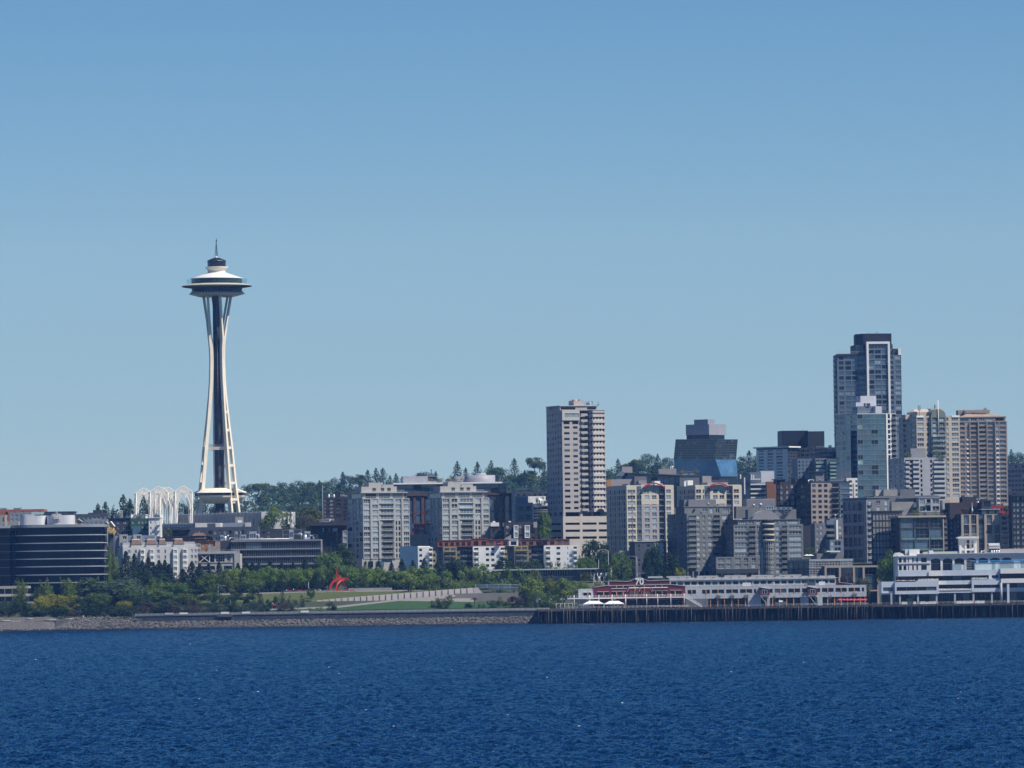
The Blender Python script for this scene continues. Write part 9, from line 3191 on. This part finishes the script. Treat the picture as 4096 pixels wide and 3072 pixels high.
zt0=ZP('D',1515,1195,2908).z
def branch(p0,d,L,r,lvl):
 p1=p0+d*L
 tr.tube(p0,p1,r,SILVER,r*.65,5,cap=False)
 if lvl:
  for _ in range(3):
   d2=(d+Vector((rt.uniform(-.8,.8),rt.uniform(-.8,.8),rt.uniform(-.1,.5)))).normalized()
   branch(p1,d2,L*.68,r*.62,lvl-1)
H=zt0-g
tr.tube((p.x,2908,g),(p.x,2908,g+H*.4),.28,SILVER,.2,7)
for _ in range(3):
 branch(Vector((p.x,2908,g+H*.36)),Vector((rt.uniform(-.5,.5),rt.uniform(-.5,.5),1)).normalized(),H*.24,.16,3)
tr.build('branches',t)
# tall street lamps on the avenue
for lb,z_,u,v,D_,s_ in(('tall pale street light with left arm above the pavilion roof end','D',1592,1010,2938,-1),('tall grey street light by the townhouse, arm to the left','E',370,1075,2932,-1),('slim pale pole above the pavilion roof','D',1494,1100,2938,0),('pole beside the right white apartment block','D',1288,935,2945,0),('low street light arm over the shed roof','E',375,1245,2905,1),('lamp pole in the dark trees left of park','A',1455,1195,2850,1),('pale pole left of the lamp in dark trees','A',1428,1150,2852,0),('thin blue lamp pole on the upper lawn before the round trees','P',852,480,2866,0),('street lamp at the left end of the upper lawn','B',684,1120,2880,1),('antenna mast between the pale grey flats','B',1735,105,3160,0)):
 p=ZP(z_,u,v,D_)
 g=ground(p.x,D_)
 t=thing('street_light',lb,'street light',(p.x,D_,g))
 pl_=MB().tube((p.x,D_,g),(p.x,D_,p.z),.14,RAILM,.08,6).build('pole',t)
 if s_:
  MB().path([(p.x,D_,p.z-.3),(p.x+s_*1.2,D_,p.z+.3),(p.x+s_*3.2,D_,p.z+.35)],.07,RAILM,5).build('arm',pl_)
  MB().box((p.x+s_*3.4,D_,p.z+.25),(.9,.35,.18),LGREY).build('lamp_head',pl_)
# vegetation
LEAF={'round':leafmat('leaf_bright',(.066,.12,.020),(.19,.275,.044)),'light':leafmat('leaf_light',(.075,.125,.022),(.19,.265,.048)),'fir':leafmat('needle_dark',(.012,.026,.018),(.026,.05,.030)),'broad':leafmat('leaf_dark',(.016,.035,.014),(.038,.075,.024)),'mid':leafmat('leaf_mid',(.044,.085,.020),(.115,.175,.036)),'willow':leafmat('leaf_willow',(.040,.065,.038),(.075,.11,.058)),'yellow':leafmat('leaf_yellow',(.12,.15,.012),(.30,.30,.022)),'gold':leafmat('leaf_gold',(.20,.16,.02),(.38,.30,.03)),'olive':leafmat('leaf_olive',(.055,.065,.020),(.115,.12,.038)),'purple':leafmat('leaf_purple',(.022,.012,.016),(.05,.024,.03)),'brown':leafmat('leaf_bare_twig',(.055,.042,.038),(.11,.085,.075)),'blue':leafmat('leaf_far',(.024,.05,.026),(.062,.105,.046)),}
BARK=mat('bark',(.06,.048,.038),.95,.25,2.0)
def leaf(mb,p,nrm,s,m,rd):
 a=nrm.orthogonal().normalized()
 t=rd.uniform(0,6.28)
 b=nrm.cross(a)
 u,v=a*math.cos(t)+b*math.sin(t),b*math.cos(t)-a*math.sin(t)
 e=rd.uniform(.75,1.3)
 mb.poly([p-u*s*e,p-v*s*.7,p+u*s*e,p+v*s*.7],m)
def rdir(rd):
 while 1:
  v=Vector((rd.uniform(-1,1),rd.uniform(-1,1),rd.uniform(-1,1)))
  if .05<v.length<1:
   return v.normalized()
def crown(shape,seed,m,n=1900,mb=None,org=Vector((0,0,0)),W_=1.0,H_=1.0,ls=1.0):
 """a crown 1 wide and 1 high made of many leaf clumps"""
 rd=random.Random(seed)
 mb=mb or MB()
 S_=Vector((W_,W_,H_))
 put=lambda p,nr,s:leaf(mb,org+Vector((p.x*S_.x,p.y*S_.y,p.z*S_.z)),nr,s*(W_*2+H_)/3*ls,m,rd)
 if shape in('round','shrub','airy','willow'):
  z0={'round':.12,'shrub':-.03,'airy':.1,'willow':.0}[shape]
  nl={'round':22,'shrub':16,'airy':17,'willow':24}[shape]
  lobes=[]
  for k in range(nl):
   d=rdir(rd)
   rr=rd.uniform(.35,1)**.5
   c=Vector((d.x*.38*rr,d.y*.38*rr,z0+(1-z0)*(.5+d.z*.38*rr)))
   lobes.append((c,rd.uniform(.13,.21)*(.8 if shape=='airy' else 1)))
  for k in range(n):
   c,r=rd.choice(lobes)
   d=rdir(rd)
   if d.z<-.3 and rd.random()<.6:
    d.z=-d.z
   p=c+Vector((d.x*r,d.y*r,d.z*r*.95))*rd.uniform(.7,1.12)
   if shape=='willow':
    p.z-=rd.random()**2*.16
   if p.z<z0*.5:
    continue
   put(p,(d+rdir(rd)*.55).normalized(),rd.uniform(.016,.036))
 elif shape=='fir':
  nt_=15
  for k in range(n):
   t=rd.random()**.8
   t=1-t
   tier=(int(t*nt_)+rd.random()**1.5*.9)/nt_
   a=rd.uniform(0,6.28)
   lop=1+.28*math.sin(a*3+int(t*nt_)*2.1+seed)+.15*math.sin(a*5+int(t*nt_))
   R_=.5*(1-tier)**.8*lop+.02
   rr=R_*rd.random()**.55
   p=Vector((rr*math.cos(a),rr*math.sin(a),.06+.94*tier-rr*.22))
   put(p,(Vector((math.cos(a)*.5,math.sin(a)*.5,.8))+rdir(rd)*.6).normalized(),rd.uniform(.016,.036))
 elif shape in('poplar','cypress'):
  sh=[(Vector((rd.gauss(0,.2 if shape=='poplar' else .05),rd.gauss(0,.2),0)),rd.uniform(.6,1.0),rd.uniform(.11,.19))for _ in range(19 if shape=='poplar' else 5)]
  for k in range(n):
   c,h,r=rd.choice(sh)
   t=rd.random()
   w=r*(math.sin(math.pi*min(1,t*.93+.07))**.6)*(1.9 if shape=='cypress' else 1.35)
   a=rd.uniform(0,6.28)
   p=Vector((c.x*(.5+.5*t)+w*math.cos(a)*rd.random()**.4,c.y*(.5+.5*t)+w*math.sin(a)*rd.random()**.4,t*h))
   put(p,(Vector((math.cos(a),math.sin(a),.5))+rdir(rd)*.5).normalized(),rd.uniform(.015,.032))
 return mb
def trunk_mb(shape,seed):
 rd=random.Random(seed+77)
 mb=MB()
 if shape=='fir':
  return mb.tube((0,0,-.05),(0,0,.93),.022,BARK,.004,6)
 h={'round':.5,'airy':.62,'willow':.4,'shrub':.4,'poplar':.7,'cypress':.7}[shape]
 mb.tube((0,0,-.06),(0,0,h*.6),.028,BARK,.018,7)
 for k in range(7):
  a=6.28*k/7+rd.uniform(-.3,.3)
  p=Vector((0,0,h*rd.uniform(.3,.6)))
  q=p+Vector((math.cos(a)*.26,math.sin(a)*.26,rd.uniform(.16,.38)))*(1 if shape!='poplar' else .6)
  mb.tube(p,q,.012,BARK,.004,4)
 return mb
KIND={'round':('round','round','park_tree','tree',3200),'light':('poplar','light','poplar_tree','tree',2600),'fir':('fir','fir','fir_tree','tree',2600),'broad':('round','broad','broadleaf_tree','tree',2800),'mid':('round','mid','broadleaf_tree','tree',2800),'willow':('willow','willow','willow_tree','tree',3600),'yshrub':('shrub','yellow','yellow_shrub','shrub',1900),'dshrub':('shrub','broad','dark_shrub','shrub',1700),'gshrub':('shrub','mid','green_shrub','shrub',1600),'wshrub':('shrub','willow','grey_green_shrub','shrub',1600),'pshrub':('shrub','purple','purple_shrub','shrub',1500),'bshrub':('airy','brown','twiggy_shrub','shrub',1300),'airy':('airy','light','birch_tree','tree',1100),'amid':('airy','mid','young_tree','tree',1200),'cyp':('cypress','fir','cypress_tree','tree',1300),'gold':('shrub','gold','roof_shrub','shrub',900),'roofg':('shrub','light','roof_shrub','shrub',900),'roofp':('shrub','purple','roof_shrub','shrub',700),'lround':('round','light','broadleaf_tree','tree',2600),'olive':('round','olive','broadleaf_tree','tree',2000),'farfir':('fir','blue','conifer_tree','tree',1300),'farbroad':('round','blue','broadleaf_tree','tree',1300),'farlight':('round','mid','broadleaf_tree','tree',1300),}
PRO={}
PN=[0]
def plant(kind,label,group,x,y,zb,H,w):
 shape,lm,name,cat_,n_=KIND[kind]
 PN[0]+=1
 v=PN[0]%3
 key=(shape,lm,v)
 if key not in PRO:
  PRO[key]=(crown(shape,v*17+len(PRO),LEAF[lm],n_).mesh('crown'),trunk_mb(shape,v).mesh('trunk',weld=True))
 cr,tk=PRO[key]
 t=thing(name,label,cat_,(x,y,zb),group)
 rz=(PN[0]*2.399)%6.28
 lnk('crown',cr,t,(0,0,0),rz,(w,w,H))
 lnk('trunk',tk,t,(0,0,0),rz,(w,w,H))
ORD='first second third fourth fifth sixth seventh eighth ninth tenth eleventh twelfth thirteenth fourteenth fifteenth sixteenth seventeenth eighteenth nineteenth twentieth'.split()
ORD+=['twenty '+o for o in ORD[:9]]+['thirtieth']+['thirty '+o for o in ORD[:9]]
def grove(kind,label,D,lst,group=None,base=None,dj=8):
 """lst: (zone, u centre, v top, width u); the base stands on the ground at that spot"""
 lst=sorted(lst,key=lambda q:Z(q[0],q[1],q[2])[0])
 for k,q in enumerate(lst):
  z_,u,v,w=q[:4]
  d=(q[4]if len(q)>4 else D)+((k*7919)%11/11-.5)*dj
  p=ZP(z_,u,v,d)
  g=base if base is not None else(hill(p.x,d)if d>4300 else ground(p.x,d))-.1
  wd=w*ZN[z_][2]*MP(d)
  H=max(1.0,p.z-g)
  lb=label if len(lst)==1 else '%s, %s from left'%(label,ORD[k])
  if KIND[kind][0]=='fir':
   wd=max(wd,H*(.36 if d<4300 else .42))*1.5
  if d>4300 and KIND[kind][0]=='round':
   g,H=p.z-min(H,wd*1.1),min(H,wd*1.1)
  rnd_=KIND[kind][0]in('round','shrub','willow','airy')
  plant(kind,lb,group or label,p.x,d,g,H*(1.1 if rnd_ else 1.03),wd*(1.42 if rnd_ else 1.5 if kind=='cyp' else 1.25))
A=lambda*r:[('A',*q)for q in r]
B_=lambda*r:[('B',*q)for q in r]
Cz=lambda*r:[('C',*q)for q in r]
Dz=lambda*r:[('D',*q)for q in r]
Ez=lambda*r:[('E',*q)for q in r]
# park row behind the terrace
grove('round','rounded bright green tree in the park row',2904,B_((770,970,180),(900,955,180),(1052,985,160),(1200,945,200),(1370,960,170),(1505,955,165),(1620,958,150),(1725,948,150))+Cz((230,1190,190),(372,1160,210),(490,1182,170),(630,1190,185),(785,1200,160),(935,1230,165),(1105,1200,195),(1265,1195,175)),'park row trees',dj=5)
grove('mid','mid green tree on the slope below the park row',2870,B_((575,1010,200),(1030,1045,180),(425,1140,170),(215,1085,300),(880,1150,120)))
grove('light','upright pale green poplar among the dark office shrubs',2862,A((205,1030,130),(475,1040,160),(725,1020,205),(370,1108,60),(930,1008,120)))
grove('light','tall slender poplar at the right end of the black office',2935,A((1082,630,100),(1150,735,120),(1205,890,120)))
grove('willow','broad grey green willow in front of the black office corner',2872,A((1130,1005,560)))
grove('fir','dark fir before the cream apartments',2925,A((1265,775,120),(1350,800,135),(1430,860,115),(1490,832,150),(1600,865,150),(1700,900,130))+B_((35,880,110),(150,860,130)))
grove('fir','dark fir right of the cream apartments',2922,B_((330,950,160),(420,880,170),(500,900,150),(590,900,140),(695,875,115)))
grove('broad','dark green tree under the cream apartments',2900,A((1450,960,150),(1620,1010,170))+B_((60,1035,170),(300,1150,170)))
grove('light','pale green tree in front of the dark firs',2872,A((1565,1020,170),(1700,1065,190)))
grove('yshrub','big yellow green shrub below the black office',2838,A((400,1228,170),(525,1212,240),(665,1212,220)))
grove('yshrub','small yellow green shrub beside the willow foot',2836,A((1250,1270,150)))
grove('mid','rounded mid green tree at the willow foot',2842,A((985,1180,200)))
grove('dshrub','low dark shrub along the beach',2818,A((-10,1285,150),(90,1268,200),(215,1252,160),(320,1340,150),(420,1322,180),(540,1330,180),(650,1332,160),(870,1290,170),(960,1340,150),(1050,1292,190),(1150,1310,150),(1270,1312,150)))
grove('bshrub','twiggy brown shrub along the shore',2818,A((755,1345,150),(1150,1330,130),(1465,1258,150),(1700,1300,110))+B_((430,1255,150),(250,1300,120),(1330,1275,110)))
grove('wshrub','grey green shrub behind the seawall rail',2822,A((1320,1325,140),(1400,1320,140),(1560,1275,190),(1660,1262,200))+B_((60,1262,160),(180,1265,170),(330,1300,150),(560,1290,150),(700,1300,170),(920,1302,130),(1010,1285,160),(1460,1250,100)))
grove('dshrub','small dark evergreen on the slope left of the retaining wall',2832,B_((690,1192,125),(812,1205,130),(1008,1200,115),(1265,1215,80),(1195,1250,85)))
grove('cyp','narrow dark cypress on the slope left of retaining wall',2832,B_((1125,1188,80),(1330,1160,80),(1385,1188,70),(1400,1270,60),(1532,1210,62),(1070,1230,60)))
grove('amid','small young tree on the upper lawn',2866,B_((1620,1155,75))+Cz((110,1385,80)))
grove('olive','rounded olive bush right of the red marker',2830,B_((1355,1285,90)))
grove('dshrub','dark round bush on the lower lawn edge',2820,Cz((308,1535,100),(1385,1490,110),(1700,1545,95))+Dz((440,1510,115),(185,1545,75),(312,1550,75)))
grove('amid','small leafy tree on the lower lawn',2824,Cz((1480,1455,120))+Dz((515,1483,90)))
grove('gshrub','low green hedge clump under the panel wall',2822,Cz((110,1597,100))+B_((1700,1325,60)))
grove('dshrub','dark leafy thicket on the slope behind the beach shrubs',2846,A((60,1270,170),(300,1290,180),(780,1290,190),(880,1250,180),(1330,1240,180),(1420,1180,190)),dj=6)
grove('mid','mid green bushy tree filling the slope left of the lawn',2856,A((1290,1130,190),(1530,1150,180),(1640,1180,180))+B_((40,1170,190),(150,1180,190),(330,1200,190),(470,1210,170),(620,1180,140)),dj=6)
grove('wshrub','grey green scrub between the rail and the upper lawn',2834,B_((240,1270,160),(450,1290,140),(640,1290,150),(780,1300,140),(860,1290,130),(1100,1310,120),(1180,1310,110)),dj=6)
# behind the park
grove('fir','dark fir before the long banded office',2915,B_((885,890,80),(965,850,125),(1030,880,100),(1095,880,105),(1210,850,120),(1320,882,110),(1440,880,110),(1560,840,130)))
grove('fir','dark fir at the foot of the condos and white row',2930,Cz((540,1140,100),(700,1155,90),(790,1125,115),(920,1130,100),(1025,1105,120),(1135,1112,90),(1250,1095,125),(1390,1110,140)))
grove('mid','big mid green tree right of the banded office',2935,Cz((285,1020,210)))
grove('broad','very dark tall tree left of the left condo tower',2955,Cz((425,965,210)))
grove('airy','airy pale birch before the white apartment row',2882,Cz((1090,1262,185),(1250,1240,170),(1450,1205,170),(1720,1180,190))+Dz((180,1165,170),(300,1125,160),(430,1205,140),(640,1160,180),(860,1200,130)))
grove('light','light green tree on the bank above the concrete wall',2872,Cz((1560,1300,160),(1350,1330,130))+Dz((90,1300,180),(230,1290,160),(520,1290,170),(760,1215,130)))
grove('broad','dark tree at the foot of the white apartment row',2936,Cz((1600,1120,200))+Dz((60,1130,190),(540,1090,150),(850,1112,140),(720,1150,110)))
grove('amid','small street tree before the right white block',2932,Dz((1000,1120,85),(1095,1125,110),(1185,1130,80),(1310,1060,90)))
grove('round','large rounded tree at the left end of the pier',2840,Dz((820,1308,220),(1005,1328,180),(1135,1312,200)))
grove('round','rounded tree behind the grey end of the pier shed',2868,Dz((1310,1338,170),(1470,1348,130)))
grove('gshrub','green shrub under the trees at the pier end',2818,Dz((865,1410,160),(960,1440,140),(1060,1470,120)))
grove('pshrub','dark purple shrub right of the disc sculpture',2820,Dz((650,1475,160),(760,1460,130)))
grove('olive','light olive tree under the pavilion balcony',2898,Dz((1010,1268,120),(1170,1280,90),(1370,1215,120)))
grove('broad','dark street tree beside the tan tower podium',2975,Dz((1470,930,210),(1560,960,120),(1530,1080,130)))
grove('mid','green street tree right of the white block',2945,Dz((1385,1058,160),(1700,1062,170)))
grove('mid','green tree below the beige tower',2925,Ez((215,1062,200),(60,1130,120)))
grove('broad','tall dark tree before the slate flats',2918,Ez((540,990,165),(690,1062,170),(470,1090,110)))
grove('yshrub','yellow green bush by the olive condo foot',2908,Ez((805,1200,120)))
grove('gshrub','green scrub behind the shed roof',2900,Ez((590,1255,120),(130,1260,130),(250,1265,120),(420,1270,110)))
grove('round','big dark green tree left of the white terminal',2866,[('F',1390,1066,205)])
grove('olive','rounded olive tree before the sand portal frame',2884,[('F',1130,1280,160)])
grove('bshrub','bare brown tree before the sand portal frame',2882,[('F',968,1225,130)])
grove('gshrub','green bush on the terrace below the tan brick block',3020,[('F',605,988,120),('F',750,990,50)],base=zt('F',600,1055,3020))
# around the halls and tower
grove('lround','bright green tree before the white ribbed hall',3385,B_((1262,366,250)),dj=2)
PRO.clear()if False else None
grove('cyp','tall dark cypress near the white ribbed hall',3375,B_((1392,343,100),(1455,388,65),(1125,405,50),(1222,438,55),(1043,443,36),(1500,470,40)))
grove('olive','olive leafed tree right of the white ribbed hall',3470,B_((1560,330,300),(1690,370,260))+Cz((110,590,250),(260,640,170),(345,615,170)))
grove('olive','small olive tree under the fluted hall',3370,A((1695,525,130)))
grove('broad','dark tree between tan tower and brick flats',3095,Dz((690,790,170)))
grove('lround','bright green tree left of the tan tower podium',3100,Dz((925,642,160)))
grove('farfir','tall conifer beyond the left rooftops',3720,A((1238,210,100),(1060,283,85),(1305,255,55),(985,305,60),(1440,212,115)))
grove('farbroad','broad tree beyond the left rooftops and arches',3730,A((1310,300,130),(1160,350,90),(1560,330,160))+B_((0,330,110),(320,290,110),(385,310,90),(455,255,110),(570,280,180),(700,300,170),(800,280,150)))
# hill skyline
grove('farfir','conifer on the wooded skyline',5150,Cz((195,310,45),(430,225,75),(680,208,100),(765,188,70),(832,184,105),(905,262,70),(965,240,75),(1025,275,50),(1580,122,120),(1665,183,60),(1365,220,30))+Dz((275,127,100),(412,113,75),(645,88,120),(750,205,55),(715,235,45),(950,145,60))+Ez((180,93,100),(580,45,100),(1500,12,130),(1660,5,110))+[('B',1705,60,35),('G',1370,0,90)],'skyline conifers',dj=60)
grove('farbroad','dark broadleaf tree on the wooded skyline',5170,B_((945,112,130),(1020,95,110),(1130,85,150),(1340,78,150),(1480,65,170),(1640,80,130))+Cz((100,325,190),(330,292,150),(500,258,170),(1230,232,110),(1260,225,100))+Dz((530,185,90))+Ez((330,140,130),(480,45,150),(690,78,140),(1400,70,120),(1590,60,120),(1740,-10,130))+[('G',1450,30,120),('G',1340,60,90)],'skyline broadleaf trees',dj=60)
grove('farlight','lighter green tree on the wooded skyline',5120,B_((1090,80,100),(1250,120,140),(1560,110,130))+Cz((240,320,100),(600,258,110))+Dz((445,172,160),(850,72,130),(900,110,100),(800,220,150),(650,250,170))+Ez((390,92,150),(560,150,130),(250,150,110)),'skyline lighter trees',dj=60)
rw=random.Random(21)
wm=MB()
n_=0
while n_<1650:
 y=rw.uniform(4420,5330)
 x=rw.uniform(-.085,.125)*y
 zh=hill(x,y)
 if zh<55:
  if rw.random()<.7:
   continue
 n_+=1
 h=rw.uniform(11,19)
 crown(rw.choice(('round','round','round','fir','airy')),n_,LEAF[rw.choice(('blue','blue','broad','mid','olive','blue'))],150,wm,Vector((x,y,zh-1.5)),rw.uniform(9,16),h,2.3)
o=wm.build('woodland')
o['kind']='stuff'
o['label']='distant wooded hillside behind the town'
for k,(z_,u,v,w_,m,lb)in enumerate((('B',1715,240,30,LGREY,'grey gabled house on the far wooded hill, left of dark apartment tanks'),('B',1210,262,26,OWHITE,'small pale house among hill trees right of the tower'),('B',990,345,22,OWHITE,'tiny pale house low on the hill right of tower foot'),('C',1320,235,105,SLATE,'domed grey hilltop pavilion with a finial above the white roof'),('C',200,500,40,LGREY,'pale steep roofed house on the hill left of dark brick flats'))):
 d=4950 if k!=3 else 5060
 p=ZP(z_,u,v,d)
 w=w_*ZN[z_][2]*MP(d)
 g=hill(p.x,d)
 t=thing('hill_house',lb,'house',(p.x,d,g))
 hw=w/2
 zw=max(g+3,p.z-w*.35)
 MB().prism([(p.x-hw,d),(p.x+hw,d),(p.x+hw,d+w),(p.x-hw,d+w)],g-1,zw,m).build('wall',t)
 rf=MB()
 q=[(p.x-hw*1.1,d-.5),(p.x+hw*1.1,d-.5),(p.x+hw*1.1,d+w+.5),(p.x-hw*1.1,d+w+.5)]
 for i in range(4):
  rf.poly([(*q[i],zw),(*q[(i+1)%4],zw),(p.x,d+w/2,p.z+w*.1)],SLATE)
 rf.build('roof',t)
 if k==3:
  MB().tube((p.x,d+w/2,p.z),(p.x,d+w/2,ZP('C',1318,203,d).z),.35,SLATE,.3).lathe((p.x,d+w/2,ZP('C',1318,203,d).z),[(.01,-.9),(.8,0),(.01,.9)],SLATE,10).build('finial',t)
# roof gardens
for kd,lb,z_,u,v,w,d,zb in(('gold','golden shrub in the roof planter behind the condos, leftmost','C',1310,280,55,3134,BG_Z),('gold','golden shrub in the roof planter behind the condos, second','C',1420,280,80,3134,BG_Z),('gold','golden shrub in the roof planter behind the condos, third','C',1505,280,65,3134,BG_Z),('gold','golden shrub in the roof planter behind the condos, fourth','C',1570,284,60,3134,BG_Z),('gold','golden shrub in the roof planter behind the condos, rightmost','C',1622,280,50,3134,BG_Z),('gold','big yellow roof shrub on the slanted roof, leftmost of three','E',832,200,95,3274,SL_Z),('gold','small yellow roof shrub on the slanted roof, middle of three','E',905,208,60,3274,SL_Z),('gold','big yellow roof shrub on the slanted roof, rightmost of three','E',958,195,85,3274,SL_Z),('roofg','dome shaped green shrub on the left of the grey mid-rise roof garden','H',1022,1195,88,3256,RG_Z),('roofp','purple shrub in the grey mid-rise roof garden','H',1238,1203,80,3256,RG_Z),('roofg','dome shaped green shrub right of the purple roof shrub','H',1306,1185,85,3256,RG_Z),('roofg','low green shrub at the right end of grey roof garden','H',1352,1228,60,3255,RG_Z),('roofg','olive roof tree on the glass bay block','G',422,572,115,3020,GB_Z),('roofp','dark red roof bush on the glass bay block','G',495,625,50,3020,GB_Z),('roofg','small green roof bush at right of glass bay block','G',612,608,85,3020,GB_Z)):
 p=ZP(z_,u,v,d)
 plant(kd,lb,'roof garden shrubs',p.x,d,zb,max(1.2,p.z-zb),w*ZN[z_][2]*MP(d)*1.1)
for lb,z_,u,v,w,d,vb,kd in(('bare brown tree on the dark brown roof by the sand frames','G',905,575,100,3058,655,'bshrub'),('olive shrub on the roof edge at far right, by the black tower','G',1325,550,95,3078,648,'olive'),('dark little conifer on the charcoal apartments roof','A',985,318,55,3230,372,'fir'),('small dark potted conifer on the charcoal roof, left of green block','A',1292,352,35,3156,410,'fir'),('orange leaved bush on the green block roof','A',1384,412,36,3144,440,'gold')):
 p=ZP(z_,u,v,d)
 zb=zt(z_,u,vb,d)
 plant(kd,lb,None,p.x,d,zb,p.z-zb,w*ZN[z_][2]*MP(d))
